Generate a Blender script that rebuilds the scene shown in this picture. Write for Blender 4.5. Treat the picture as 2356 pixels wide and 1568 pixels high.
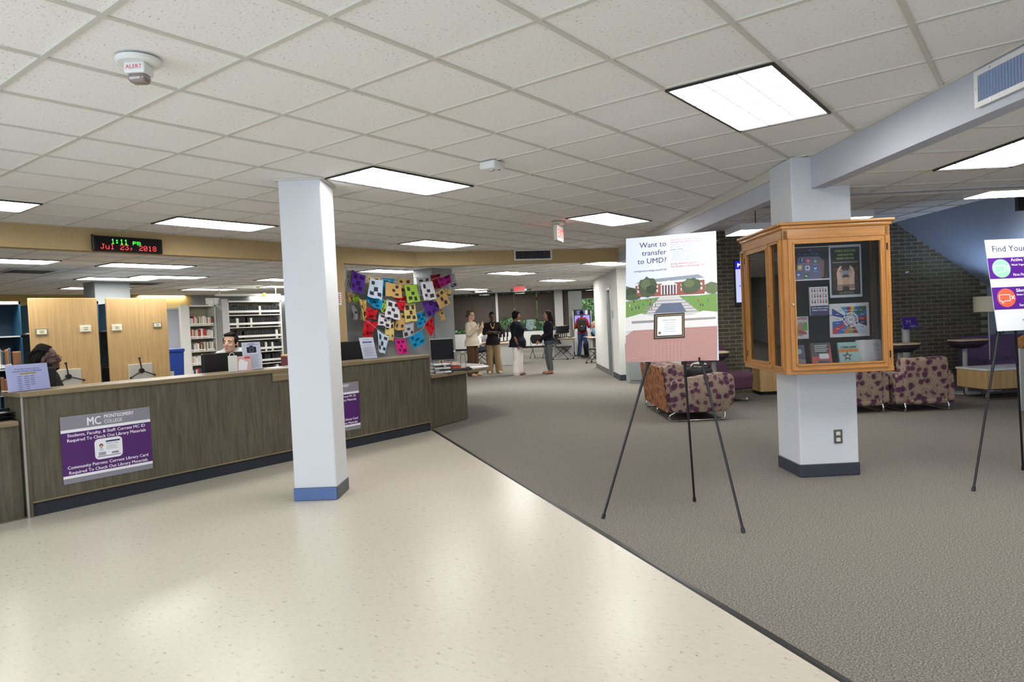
import bpy, bmesh, math, random
from mathutils import Vector, Matrix
R = math.radians
random.seed(7)
for o in list(bpy.data.objects): bpy.data.objects.remove(o)
scene = bpy.context.scene
COL = scene.collection

# ------------------------------------------------------------------ camera
CAM = Vector((-2.4452, -1.6639, 1.4254))
yaw, pitch, roll = 0.655388, -0.027886, -0.045424
fv = Vector((math.cos(yaw), math.sin(yaw), 0)); rv = Vector((math.sin(yaw), -math.cos(yaw), 0)); uv = Vector((0, 0, 1))
f2 = fv*math.cos(pitch) + uv*math.sin(pitch); u2 = -fv*math.sin(pitch) + uv*math.cos(pitch)
r3 = rv*math.cos(roll) + u2*math.sin(roll); u3 = -rv*math.sin(roll) + u2*math.cos(roll)
cd = bpy.data.cameras.new('camera'); cam = bpy.data.objects.new('camera', cd); COL.objects.link(cam)
m = Matrix.Identity(4)
for i, v in enumerate((r3, u3, -f2)):
    for k in range(3): m[k][i] = v[k]
m.translation = CAM
cam.matrix_world = m
cd.sensor_width = 36; cd.lens = 1589.88/2356*36; cd.clip_end = 200
scene.camera = cam
# ------------------------------------------------------------------ world and exposure
w = bpy.data.worlds.new('sky'); scene.world = w; w.use_nodes = True
bg = w.node_tree.nodes['Background']; bg.inputs[0].default_value = (0.72, 0.85, 1.0, 1); bg.inputs[1].default_value = 3.3
scene.view_settings.view_transform = 'Standard'; scene.view_settings.look = 'None'
scene.view_settings.gamma = 1; scene.view_settings.use_curve_mapping = False
scene.view_settings.exposure = 0.25
LENS_E = 13.0      # emission of the fluorescent lenses

# ------------------------------------------------------------------ materials
def lin(c):
    out = []
    for v in c[:3]:
        v = v/255
        out.append(v/12.92 if v <= .04045 else ((v+.055)/1.055)**2.4)
    return (*out, 1)
MATS = {}
def M(name, col=(200, 200, 200), rough=.5, metal=0, spec=.5, emis=0, trans=0, coat=0):
    if name in MATS: return MATS[name]
    mt = bpy.data.materials.new(name); mt.use_nodes = True
    b = mt.node_tree.nodes['Principled BSDF']
    c = lin(col)
    b.inputs['Base Color'].default_value = c; b.inputs['Roughness'].default_value = rough
    b.inputs['Metallic'].default_value = metal; b.inputs['Specular IOR Level'].default_value = spec
    if emis: b.inputs['Emission Color'].default_value = c; b.inputs['Emission Strength'].default_value = emis
    if trans: b.inputs['Transmission Weight'].default_value = trans
    if coat: b.inputs['Coat Weight'].default_value = coat; b.inputs['Coat Roughness'].default_value = .1
    mt.diffuse_color = c
    MATS[name] = mt
    return mt
def NM(name, stops, scale=10, detail=4, rough=.6, bump=0, stretch=(1, 1, 1), spec=.4, kind='noise', distort=0, nrough=.6, bscale=None, rot=(0, 0, 0), metal=0, coat=0):
    """procedural noise material; stops = [(pos, rgb255), ...]"""
    mt = M(name, stops[0][1], rough, metal, spec, coat=coat)
    nt = mt.node_tree; N = nt.nodes; L = nt.links; b = N['Principled BSDF']
    tc = N.new('ShaderNodeTexCoord'); mp = N.new('ShaderNodeMapping'); mp.inputs['Scale'].default_value = stretch; mp.inputs['Rotation'].default_value = rot
    L.new(tc.outputs['Object'], mp.inputs[0])
    if kind == 'noise':
        t = N.new('ShaderNodeTexNoise'); t.inputs['Scale'].default_value = scale; t.inputs['Detail'].default_value = detail
        t.inputs['Roughness'].default_value = nrough; t.inputs['Distortion'].default_value = distort; out = t.outputs[0]
    else:
        t = N.new('ShaderNodeTexVoronoi'); t.inputs['Scale'].default_value = scale; out = t.outputs['Distance']
        if kind == 'voronoi_warp':
            nz = N.new('ShaderNodeTexNoise'); nz.inputs['Scale'].default_value = scale*1.2; nz.inputs['Detail'].default_value = 2
            L.new(mp.outputs[0], nz.inputs['Vector'])
            mx = N.new('ShaderNodeMixRGB'); mx.inputs[0].default_value = distort
            L.new(mp.outputs[0], mx.inputs[1]); L.new(nz.outputs['Color'], mx.inputs[2]); L.new(mx.outputs[0], t.inputs['Vector'])
    if kind != 'voronoi_warp': L.new(mp.outputs[0], t.inputs['Vector'])
    cr = N.new('ShaderNodeValToRGB'); e = cr.color_ramp.elements
    while len(e) > 1: e.remove(e[-1])
    e[0].position = stops[0][0]; e[0].color = lin(stops[0][1])
    for p, c in stops[1:]:
        q = e.new(p); q.color = lin(c)
    L.new(out, cr.inputs[0]); L.new(cr.outputs[0], b.inputs['Base Color'])
    if bump:
        bp = N.new('ShaderNodeBump'); bp.inputs['Strength'].default_value = bump; bp.inputs['Distance'].default_value = .004
        src = out
        if bscale:
            t2 = N.new('ShaderNodeTexNoise'); t2.inputs['Scale'].default_value = bscale; t2.inputs['Detail'].default_value = 3
            L.new(mp.outputs[0], t2.inputs['Vector']); src = t2.outputs[0]
        L.new(src, bp.inputs['Height']); L.new(bp.outputs[0], b.inputs['Normal'])
    return mt
def glassM(name, tint=(1, 1, 1), ior=1.5, rough=.02):
    mt = bpy.data.materials.new(name); mt.use_nodes = True; nt = mt.node_tree; N = nt.nodes; L = nt.links
    N.remove(N['Principled BSDF'])
    tr = N.new('ShaderNodeBsdfTransparent'); tr.inputs[0].default_value = (*tint, 1)
    gl = N.new('ShaderNodeBsdfGlossy'); gl.inputs['Roughness'].default_value = rough
    fr = N.new('ShaderNodeFresnel'); fr.inputs[0].default_value = ior
    mx = N.new('ShaderNodeMixShader'); L.new(fr.outputs[0], mx.inputs[0]); L.new(tr.outputs[0], mx.inputs[1]); L.new(gl.outputs[0], mx.inputs[2])
    L.new(mx.outputs[0], N['Material Output'].inputs[0])
    MATS[name] = mt
    return mt

# ------------------------------------------------------------------ mesh builder
_cube = {}
def bevel_cube(sx, sy, sz, r, seg):
    key = (round(sx, 4), round(sy, 4), round(sz, 4), round(r, 4), seg)
    if key not in _cube:
        bm = bmesh.new(); bmesh.ops.create_cube(bm, size=1)
        for v in bm.verts: v.co = Vector((v.co.x*sx, v.co.y*sy, v.co.z*sz))
        bmesh.ops.bevel(bm, geom=bm.edges[:], offset=min(r, .499*min(sx, sy, sz)), segments=seg, affect='EDGES', profile=.5)
        bm.verts.ensure_lookup_table(); bm.verts.index_update()
        _cube[key] = ([v.co.copy() for v in bm.verts], [[v.index for v in f.verts] for f in bm.faces]); bm.free()
    return _cube[key]
_txt = {}
def text_geo(s, size, align, bold=0):
    key = (s, size, align, bold)
    if key not in _txt:
        cu = bpy.data.curves.new('t', 'FONT'); cu.body = s; cu.size = size; cu.align_x = align; cu.resolution_u = 2; cu.fill_mode = 'FRONT'; cu.offset = bold*size
        ob = bpy.data.objects.new('t', cu)
        me = bpy.data.meshes.new_from_object(ob)
        _txt[key] = ([v.co.copy() for v in me.vertices], [list(p.vertices) for p in me.polygons])
        bpy.data.objects.remove(ob); bpy.data.curves.remove(cu); bpy.data.meshes.remove(me)
    return _txt[key]
class MB:
    def __init__(s): s.v = []; s.f = []; s.mi = []; s.mats = []
    def add(s, vs, fs, mat, T=None):
        n = len(s.v)
        s.v += [tuple(T @ Vector(v)) for v in vs] if T else [tuple(v) for v in vs]
        if mat not in s.mats: s.mats.append(mat)
        k = s.mats.index(mat)
        for f in fs: s.f.append([n+i for i in f]); s.mi.append(k)
        return s
    def box(s, x0, x1, y0, y1, z0, z1, mat, T=None):
        vs = [(x, y, z) for z in (z0, z1) for y in (y0, y1) for x in (x0, x1)]
        return s.add(vs, [(0, 2, 3, 1), (4, 5, 7, 6), (0, 1, 5, 4), (2, 6, 7, 3), (0, 4, 6, 2), (1, 3, 7, 5)], mat, T)
    def rb(s, c, size, r, mat, seg=2, T=None):
        vs, fs = bevel_cube(*size, r, seg)
        return s.add([Vector(c)+v for v in vs], fs, mat, T)
    def quad(s, a, b, c, d, mat): return s.add([a, b, c, d], [(0, 1, 2, 3)], mat)
    def loft(s, rings, mat, caps=True, T=None):
        n = len(rings[0]); vs = [v for r in rings for v in r]; fs = []
        for i in range(len(rings)-1):
            for k in range(n): a = i*n+k; b = i*n+(k+1) % n; fs.append((a, b, b+n, a+n))
        if caps: fs.append(tuple(range(n-1, -1, -1))); fs.append(tuple(range(len(vs)-n, len(vs))))
        return s.add(vs, fs, mat, T)
    def tube(s, pts, r, mat, seg=8, T=None, closed=False, flat=1.0, up=None):
        pts = [Vector(p) for p in pts]; n = len(pts); rs = r if isinstance(r, (list, tuple)) else [r]*n
        rings = []; nrm = None
        for i, p in enumerate(pts):
            if closed: t = pts[(i+1) % n]-pts[i-1]
            else: t = pts[min(i+1, n-1)]-pts[max(i-1, 0)]
            t = t.normalized() if t.length > 1e-9 else Vector((0, 0, 1))
            if nrm is None:
                ref = Vector(up) if up else (Vector((0, 0, 1)) if abs(t.z) < .9 else Vector((0, 1, 0)))
                nrm = (ref - t*ref.dot(t)).normalized()
            else:
                nrm = nrm - t*nrm.dot(t)
                nrm = nrm.normalized() if nrm.length > 1e-6 else t.orthogonal().normalized()
            b = t.cross(nrm)
            rings.append([p + nrm*(math.cos(2*math.pi*k/seg)*rs[i]*flat) + b*(math.sin(2*math.pi*k/seg)*rs[i]) for k in range(seg)])
        if closed:
            rings.append(rings[0]); return s.loft(rings, mat, False, T)
        return s.loft(rings, mat, True, T)
    def lathe(s, prof, mat, seg=20, c=(0, 0, 0), T=None):
        rings = [[(c[0]+r*math.cos(2*math.pi*k/seg), c[1]+r*math.sin(2*math.pi*k/seg), c[2]+z) for k in range(seg)] for r, z in prof]
        return s.loft(rings, mat, True, T)
    def ell(s, c, r, mat, T=None, seg=14, rg=9):
        rings = []
        for i in range(rg+1):
            th = math.pi*(i+.0001)/(rg+.0002)
            rings.append([(c[0]+r[0]*math.sin(th)*math.cos(2*math.pi*k/seg), c[1]+r[1]*math.sin(th)*math.sin(2*math.pi*k/seg), c[2]-r[2]*math.cos(th)) for k in range(seg)])
        return s.loft(rings, mat, True, T)
    def prism(s, poly, z0, z1, mat, T=None):
        """poly in xy, extruded in z"""
        n = len(poly); vs = [(x, y, z0) for x, y in poly]+[(x, y, z1) for x, y in poly]
        fs = [tuple(range(n-1, -1, -1)), tuple(range(n, 2*n))]+[(i, (i+1) % n, (i+1) % n+n, i+n) for i in range(n)]
        return s.add(vs, fs, mat, T)
    def prof(s, poly, x0, x1, mat, T=None):
        """profile in (y,z), extruded along x"""
        n = len(poly); vs = [(x0, y, z) for y, z in poly]+[(x1, y, z) for y, z in poly]
        fs = [tuple(range(n-1, -1, -1)), tuple(range(n, 2*n))]+[(i, (i+1) % n, (i+1) % n+n, i+n) for i in range(n)]
        return s.add(vs, fs, mat, T)
    # flat print in the local xz plane, facing -y, k = print layer
    def pp(s, pts, mat, k=1):
        return s.add([(x, -.0004*k, z) for x, z in pts], [tuple(range(len(pts)))], mat)
    def pr(s, x0, z0, x1, z1, mat, k=1): return s.pp([(x0, z0), (x1, z0), (x1, z1), (x0, z1)], mat, k)
    def pc(s, x, z, r, mat, k=1, n=20, rz=None, a=0):
        rz = rz or r
        return s.pp([(x+r*math.cos(2*math.pi*i/n+a), z+rz*math.sin(2*math.pi*i/n+a)) for i in range(n)], mat, k)
    def prr(s, x0, z0, x1, z1, r, mat, k=1):
        pts = []
        for cx, cz, a0 in ((x1-r, z0+r, -90), (x1-r, z1-r, 0), (x0+r, z1-r, 90), (x0+r, z0+r, 180)):
            for i in range(6): a = R(a0+18*i); pts.append((cx+r*math.cos(a), cz+r*math.sin(a)))
        return s.pp(pts, mat, k)
    def text(s, t, x, z, size, mat, k=2, align='LEFT', sx=1, rot=0, bold=0):
        vs, fs = text_geo(t, size, align, 0)
        c, q = math.cos(rot), math.sin(rot)
        offs = [(0, 0)] if not bold else [(-bold*size, 0), (bold*size, 0), (0, bold*size*.6)]
        s.tx = getattr(s, 'tx', [])+[(len(s.v), len(s.v)+len(vs)*len(offs), len(s.f), len(s.f)+len(fs)*len(offs))]
        for j, (ox, oz) in enumerate(offs): s.add([(x+ox+(v.x*c-v.y*q)*sx, -.0004*(k+.05*j), z+oz+v.x*q*sx+v.y*c) for v in vs], fs, mat)
        return s
    def build_lines(s, name, parent):
        for v0, v1, f0, f1 in s.tx:
            g = MB(); g.add(s.v[v0:v1], [[i-v0 for i in f] for f in s.f[f0:f1]], s.mats[s.mi[f0]]); g.build(name, parent)
    def mesh(s, name):
        me = bpy.data.meshes.new(name); me.from_pydata(s.v, [], s.f)
        for mt in s.mats: me.materials.append(mt)
        me.polygons.foreach_set('material_index', s.mi); me.update()
        return me
    def build(s, name, parent=None, loc=(0, 0, 0), rz=0, smooth=None, fix=False):
        me = s.mesh(name)
        if fix:
            bm = bmesh.new(); bm.from_mesh(me); bmesh.ops.recalc_face_normals(bm, faces=bm.faces); bm.to_mesh(me); bm.free()
        if smooth is not None:
            me.polygons.foreach_set('use_smooth', [True]*len(me.polygons)); me.set_sharp_from_angle(angle=R(smooth))
        return link(name, me, parent, loc, rz)
def link(name, me, parent=None, loc=(0, 0, 0), rz=0):
    o = bpy.data.objects.new(name, me); COL.objects.link(o); o.location = loc
    o.rotation_euler = rz if isinstance(rz, (tuple, list)) else (0, 0, rz)
    if parent: o.parent = parent
    return o
def tag(o, label=None, cat=None, group=None, kind=None):
    if label: o['label'] = label
    if cat: o['category'] = cat
    if group: o['group'] = group
    if kind: o['kind'] = kind
    return o
def thing(name, label, cat, loc=(0, 0, 0), rz=0, group=None):
    return tag(link(name, None, None, loc, rz), label, cat, group)
def struct(o, label=None): return tag(o, label, kind='structure')
def dup(root, loc=None, rz=None, label=None, group=None):
    r = root.copy(); COL.objects.link(r)
    if loc is not None: r.location = loc
    if rz is not None: r.rotation_euler = (0, 0, rz)
    if label: r['label'] = label
    if group: r['group'] = group
    for ch in list(root.children):
        c = ch.copy(); COL.objects.link(c); c.parent = r
        for g in list(ch.children):
            d = g.copy(); COL.objects.link(d); d.parent = c
    return r
# the second building axis: everything in the hall is square to it
HA = R(-52.55); HX = Vector((math.cos(HA), math.sin(HA), 0)); HY = Vector((-HX.y, HX.x, 0)); HO = Vector((-2.445, -1.664, 0))
def H(l, d, z=0): return HO+HX*l+HY*d+Vector((0, 0, z))
def H2(l, d): p = H(l, d); return (p.x, p.y)
# ------------------------------------------------------------------ materials of the shell
m_tile = NM('ceiling_tile', [(0, (150, 144, 138)), (.31, (176, 170, 164)), (.36, (237, 235, 232)), (1, (243, 241, 239))], scale=90, detail=3, rough=.9, bump=.35, stretch=(1, .55, 1), spec=.1, nrough=.55)
m_bar = M('grid_white', (205, 202, 192), .5)
m_gap = M('grid_shadow_gap', (60, 58, 54), .9)
m_tan = NM('tan_paint', [(0, (176, 152, 112)), (1, (188, 164, 122))], scale=3, rough=.75, spec=.2)
m_col = NM('pale_blue_paint', [(0, (206, 208, 213)), (1, (213, 215, 219))], scale=3, rough=.55, spec=.35)
m_wall = NM('white_paint', [(0, (205, 206, 204)), (1, (214, 215, 212))], scale=3, rough=.7, spec=.25)
m_grey = NM('grey_paint', [(0, (138, 142, 143)), (1, (148, 152, 152))], scale=3, rough=.7, spec=.25)
m_grey2 = NM('bulkhead_paint', [(0, (186, 188, 198)), (1, (192, 194, 204))], scale=3, rough=.65, spec=.25)
m_blue = NM('blue_grey_paint', [(0, (148, 160, 178)), (1, (156, 168, 186))], scale=3, rough=.45, spec=.4)
m_base = M('dark_rubber', (52, 56, 68), .45)
m_carpet = NM('carpet', [(.32, (64, 62, 58)), (.5, (120, 116, 110)), (.68, (176, 171, 163))], scale=120, detail=5, rough=.98, bump=.3, spec=.05, nrough=.75)
m_vinyl = NM('vinyl', [(.0, (132, 119, 100)), (.34, (152, 140, 122)), (.385, (194, 187, 172)), (.60, (199, 192, 178)), (1, (206, 200, 188))], scale=48, detail=6, rough=.27, spec=.34, stretch=(1, .45, 1), nrough=.7)
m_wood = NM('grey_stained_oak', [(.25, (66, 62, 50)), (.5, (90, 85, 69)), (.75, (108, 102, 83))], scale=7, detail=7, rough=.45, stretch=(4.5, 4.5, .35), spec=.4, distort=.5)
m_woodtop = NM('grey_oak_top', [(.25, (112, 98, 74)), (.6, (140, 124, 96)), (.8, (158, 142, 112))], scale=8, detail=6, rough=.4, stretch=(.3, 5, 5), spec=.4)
m_kick = NM('carpet_kick', [(.3, (40, 42, 48)), (.7, (66, 68, 74))], scale=160, detail=3, rough=.95, spec=.05)
m_blond = NM('blond_wood', [(.25, (180, 146, 98)), (.6, (200, 166, 116)), (.8, (210, 178, 128))], scale=5, detail=6, rough=.5, stretch=(7, 7, .3), spec=.35)
m_oak = NM('honey_oak', [(.2, (150, 98, 44)), (.5, (178, 122, 60)), (.8, (196, 142, 76))], scale=9, detail=7, rough=.32, stretch=(5, 5, .4), spec=.5, distort=.4, coat=.3)
m_oakh = NM('honey_oak_h', [(.2, (150, 98, 44)), (.5, (178, 122, 60)), (.8, (196, 142, 76))], scale=9, detail=7, rough=.32, stretch=(.4, .4, 5), spec=.5, distort=.4, coat=.3)
m_black = M('black_plastic', (22, 23, 26), .4)
m_blackm = M('black_matte', (30, 30, 32), .8)
m_white = M('white_plastic', (226, 226, 224), .45)
m_metal = M('brushed_steel', (190, 190, 190), .35, 1)
m_chrome = M('chrome', (225, 225, 228), .08, 1)
m_lens = M('lit_lens', (255, 253, 248), .5, emis=LENS_E)
m_lens2 = M('lit_lens_rear', (255, 253, 248), .5, emis=LENS_E*1.35)
m_lensb = M('lit_lens_rib', (255, 253, 248), .5, emis=LENS_E*.046)
m_lensb.node_tree.nodes['Principled BSDF'].inputs['Base Color'].default_value = (.02, .02, .02, 1)
m_lensb.node_tree.nodes['Principled BSDF'].inputs['Specular IOR Level'].default_value = 0
m_dark = M('dark_gap', (18, 18, 20), .7)
m_paper = M('paper', (236, 236, 240), .6)
m_glass = glassM('clear_glass')
m_glass2 = glassM('dark_reflective_glass', (.9, .9, .9), 2.3)
m_acr = glassM('clear_acrylic', (.95, .96, 1), 1.12)

# ------------------------------------------------------------------ floors
ZC, ZB, ZL, ZH = 2.69, 2.5, 2.43, 2.83
car = MB()
A, B_ = (4.30, 4.95), (-3.58, -7.0)
outer = [(-5.2, 16.2), (-5.2, 4.95), A, B_, (11.2, -7.2), (13.6, -2.6), H2(9.5, 40), H2(-7, 40)]
car.add([(x, y, 0) for x, y in outer], [tuple(range(len(outer)))], m_carpet)
struct(car.build('floor', fix=False), 'grey speckled loop-pile carpet floor')
vin = MB(); vp = [(-5.2, 4.95), (-5.2, -7.2), (-3.58, -7.2), B_, A]
vin.add([(x, y, 0) for x, y in vp], [tuple(range(len(vp)))], m_vinyl)
struct(vin.build('floor_vinyl'), 'glossy cream speckled vinyl floor')
tr = MB(); d = (Vector((*A, 0))-Vector((*B_, 0))); n = Vector((d.y, -d.x, 0)).normalized()
a = Vector((*A, 0)); b = Vector((*B_, 0)); hw = .02
tr.add([b-n*hw, b-n*.008+Vector((0, 0, .006)), b+n*.012+Vector((0, 0, .009)), b+n*.022, a-n*hw, a-n*.008+Vector((0, 0, .006)), a+n*.012+Vector((0, 0, .009)), a+n*.022], [(0, 4, 5, 1), (1, 5, 6, 2), (2, 6, 7, 3)], M('black_reducer', (28, 30, 30), .35))
struct(tr.build('trim_1', fix=True), 'dark rubber strip between vinyl and carpet')

# ------------------------------------------------------------------ outer walls (behind the camera: unseen glazing added to let the daylight in)
def wall(name, pts, z0, z1, mat, label=None):
    mb = MB()
    for p, q in zip(pts[:-1], pts[1:]): mb.add([(*p, z0), (*q, z0), (*q, z1), (*p, z1)], [(0, 1, 2, 3)], mat)
    return struct(mb.build(name), label)
wall('wall_left', [(-5.2, 16.2), (-5.2, 4.9)], 0, 3.2, m_wall, 'white wall beyond the left side')
wall('wall_entrance', [(-5.2, -4.4), (-5.2, -.9)], 0, 3.2, m_wall, 'unseen white wall behind the viewer, added against sky reflections')  # solid stretch added so the case glass mirrors less sky
lint = MB()
lint.box(-5.3, -5.1, -7.2, 4.9, 2.6, 3.2, m_wall).box(-5.2, -2.2, -7.3, -7.1, 2.6, 3.2, m_wall)
for yy in (-7.1, -4.45, -.85, 1.1, 3.0, 4.85): lint.box(-5.26, -5.14, yy-.05, yy+.05, 0, 2.6, m_metal)
for xx in (-4.2, -3.2, -2.2): lint.box(xx-.05, xx+.05, -7.26, -7.14, 0, 2.6, m_metal)
struct(lint.build('window_1'), 'unseen entrance front added behind the viewer to let daylight in')  # open frames out of view, added as the daylight opening
wall('wall_back', [(-2.2, -7.2), (11.2, -7.2), (13.6, -2.6), H2(9.3, 12.0)], 0, 3.2, m_wall, 'white wall behind the viewer')

# ------------------------------------------------------------------ main ceiling: each tile a piece, T-bars
G = .6096
lights_main = [(2, 4, 4), (2, 4, -1), (2, 4, 9), (-2, 0, 9), (8, 10, 4), (8, 10, 9), (-4, -2, 4), (-4, -2, -1), (-4, -2, -6), (2, 4, -6), (8, 10, -6)]
lit_cells = {(i, j) for a0, a1, j in lights_main for i in range(a0, a1)}
S0, S1, S2 = Vector((6.06, 6.80)), Vector((8.94, 4.52)), Vector((3.70, -.16))   # soffit corner, far corner, bulkhead at the column
def side(p, q, x, y): return (q[0]-p[0])*(y-p[1])-(q[1]-p[1])*(x-p[0])
def in_main(x, y, e=.45):
    if y > 6.85+.3: return False
    if x > 6.0 and side((8.94, 4.52), (6.06, 6.80), x, y) < -e*3.67: return False     # beyond angled soffit
    if x > 3.7 and side((3.70, -.16), (8.94, 4.52), x, y) < -e*7.02: return False
    if x <= 3.75 and side((-.65, -3.64), (3.70, -.16), x, y) < -e*5.57: return False
    return True
ceil = MB(); ceil.add([(-5.2, 7.2, ZC+.03), (7.2, 7.2, ZC+.03), (9.4, 4.6, ZC+.03), (3.9, -.3, ZC+.03), (-.4, -3.9, ZC+.03), (-4.5, -7.2, ZC+.03), (-5.2, -7.2, ZC+.03)], [(0, 1, 2, 3, 4, 5, 6)], m_gap)
ceil_o = struct(ceil.build('ceiling'), 'suspended white tile ceiling over the lobby')
tl = MB(); h = G/2-.006
tl.add([(-h, -h, 0), (h, -h, 0), (h, h, 0), (-h, h, 0), (-h-.004, -h-.004, .016), (h+.004, -h-.004, .016), (h+.004, h+.004, .016), (-h-.004, h+.004, .016)], [(3, 2, 1, 0), (0, 1, 5, 4), (1, 2, 6, 5), (2, 3, 7, 6), (3, 0, 4, 7)], m_tile)
tile_me = tl.mesh('ceiling_tile')
rest = MB()
def seen(x, y, z):
    p = Vector((x, y, z))-CAM; dz = p.dot(f2)
    return dz > .15 and abs(p.dot(r3)/dz) < .80 and abs(p.dot(u3)/dz) < .56
cnt = 0
for i in range(-8, 16):
    for j in range(-12, 12):
        x, y = (i+.5)*G, (j+.5)*G
        if (i, j) in lit_cells or not in_main(x, y): continue
        dz = random.uniform(-.0015, .0015)
        if seen(x, y, ZC) and cnt < 300:
            link('ceiling_tile', tile_me, ceil_o, (x, y, ZC+.004+dz)); cnt += 1
        else: rest.add(tl.v, tl.f, m_tile, Matrix.Translation((x, y, ZC+.004)))
tag(rest.build('ceiling_tile_field', ceil_o), kind='stuff')
def clip_line(axis, c):
    lo = hi = None
    t = -5.2
    while t < 9.3:
        x, y = (t, c) if axis == 'x' else (c, t)
        if in_main(x, y, .12) and y < 6.85 and y > -7:
            lo = t if lo is None else lo; hi = t
        t += .05
    return lo, hi
for k in range(-12, 16):
    for axis in 'xy':
        c = k*G; lo, hi = clip_line(axis, c)
        if lo is None or hi-lo < .2: continue
        bm_ = MB(); w2 = .0125
        if axis == 'x': bm_.box(lo, hi, c-w2, c+w2, ZC-.004, ZC+.02, m_bar)
        else: bm_.box(c-w2, c+w2, lo, hi, ZC-.0035, ZC+.02, m_bar)
        bm_.build('grid_bar', ceil_o)

# ------------------------------------------------------------------ troffer lights
def light_proto(lx=1.2192, ly=.6096, nx=6, ny=3, dark=True, lens=None):
    """parts in local coords, lens faces down at z=0"""
    fr = MB(); t = .016; fm = m_black if dark else m_white
    fr.box(-lx/2+.006, lx/2-.006, -ly/2+.006, -ly/2+.006+t, -.005, .03, fm).box(-lx/2+.006, lx/2-.006, ly/2-.006-t, ly/2-.006, -.005, .03, fm)
    fr.box(-lx/2+.006, -lx/2+.006+t, -ly/2+.022, ly/2-.022, -.005, .03, fm).box(lx/2-.006-t, lx/2-.006, -ly/2+.022, ly/2-.022, -.005, .03, fm)
    ln = MB(); x0, x1, y0, y1 = -lx/2+.022, lx/2-.022, -ly/2+.022, ly/2-.022
    ln.add([(x0, y0, .004), (x1, y0, .004), (x1, y1, .004), (x0, y1, .004)], [(3, 2, 1, 0)], lens or m_lens)
    rb = MB()
    for a in range(1, nx): xx = x0+(x1-x0)*a/nx; rb.box(xx-.003, xx+.003, y0, y1, .0, .0035, m_lensb)
    for a in range(1, ny): yy = y0+(y1-y0)*a/ny; rb.box(x0, x1, yy-.003, yy+.003, .0, .0035, m_lensb)
    return fr.mesh('frame'), ln.mesh('lens'), rb.mesh('lens_rib')
LP = light_proto(); LPR = light_proto(lens=m_lens2); LPF = light_proto(lens=M('lit_lens_far', (255, 253, 248), .5, emis=LENS_E*2.1))
def ceiling_light(label, loc, rz=0, group=None, proto=LP, ribs=True):
    t = thing('ceiling_light', label, 'ceiling light', loc, rz, group)
    link('frame', proto[0], t); L_ = link('lens', proto[1], t)
    if ribs: link('lens_rib', proto[2], L_)
    return t
lab_main = {(2, 4): 'fluorescent ceiling panel with prismatic lens just beside the near white column', (2, -1): 'large bright fluorescent ceiling panel at upper right with gridded lens',
            (2, 9): 'fluorescent ceiling panel in front of the tan soffit right of the red-and-green clock', (-2, 9): 'fluorescent ceiling panel cut by the left picture edge above the tan soffit',
            (8, 4): 'fluorescent ceiling panel above the hanging exit sign near the transfer poster', (8, 9): 'fluorescent ceiling panel above the corner of the tan soffit'}
for a0, a1, j in lights_main:
    ceiling_light(lab_main.get((a0, j), 'fluorescent ceiling panel added outside the picture to light the lobby'), ((a0+a1)/2*G, (j+.5)*G, ZC-.010), group='fluorescent panels of the lobby ceiling')  # panels missing from lab_main are unseen, added for lighting

# ------------------------------------------------------------------ soffits and bulkheads
so = MB()
so.box(-5.2, 6.06, 6.85, 7.0, 2.44, ZC+.1, m_tan)
struct(so.build('trim_2'), 'tan painted soffit above the service counter')
so = MB(); v = Vector((8.94-6.06, 4.52-6.80, 0)); n = Vector((v.y, -v.x, 0)).normalized(); p0 = Vector((6.05, 6.85, 0)); p1 = Vector((8.94, 4.52, 0))
bk = Vector((.55, .76, 0))*.15
so.prism([(p0.x, p0.y), (p1.x, p1.y), (p1.x+bk.x, p1.y+bk.y), (p0.x+bk.x, p0.y+bk.y)], 2.45, ZC+.1, m_tan)
struct(so.build('trim_3', fix=True), 'lighter tan soffit running off at an angle with a white grille')
so = MB(); q0 = Vector((8.94, 4.52, 0)); q1 = Vector((3.85, .10, 0)); dv = (q1-q0).normalized(); nn = Vector((-dv.y, dv.x, 0))*.12
if nn.x < 0: nn = -nn
so.prism([(q0.x, q0.y), (q1.x, q1.y), (q1.x+nn.x, q1.y+nn.y), (q0.x+nn.x, q0.y+nn.y)], ZL, ZC+.1, m_grey2)
o_ = so.build('trim_4', fix=True); struct(o_, 'grey bulkhead left of the square column')
so = MB(); s2 = nn*.12
so.prism([(q0.x-s2.x, q0.y-s2.y), (q1.x-s2.x, q1.y-s2.y), (q1.x, q1.y), (q0.x, q0.y)], ZC-.09, ZC, m_bar)
so.build('top_strip', o_, fix=True)
so = MB(); q0 = Vector((3.74, -.13, 0)); q1 = Vector((-.65, -3.64, 0)); dv = (q1-q0).normalized(); nb = Vector((-dv.y, dv.x, 0))*.12
if nb.y > 0: nb = -nb
so.prism([(q0.x, q0.y), (q1.x, q1.y), (q1.x+nb.x, q1.y+nb.y), (q0.x+nb.x, q0.y+nb.y)], ZL-.01, ZC+.1, m_grey2)
struct(so.build('trim_5', fix=True), 'pale grey bulkhead running from the column to the upper right corner')
so = MB(); e_ = nb.normalized()*-.012
so.prism([(q0.x, q0.y), (q1.x, q1.y), (q1.x+e_.x, q1.y+e_.y), (q0.x+e_.x, q0.y+e_.y)], ZC-.012, ZC+.005, m_bar)
so.build('edge_angle', bpy.data.objects['trim_5'], fix=True)

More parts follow.
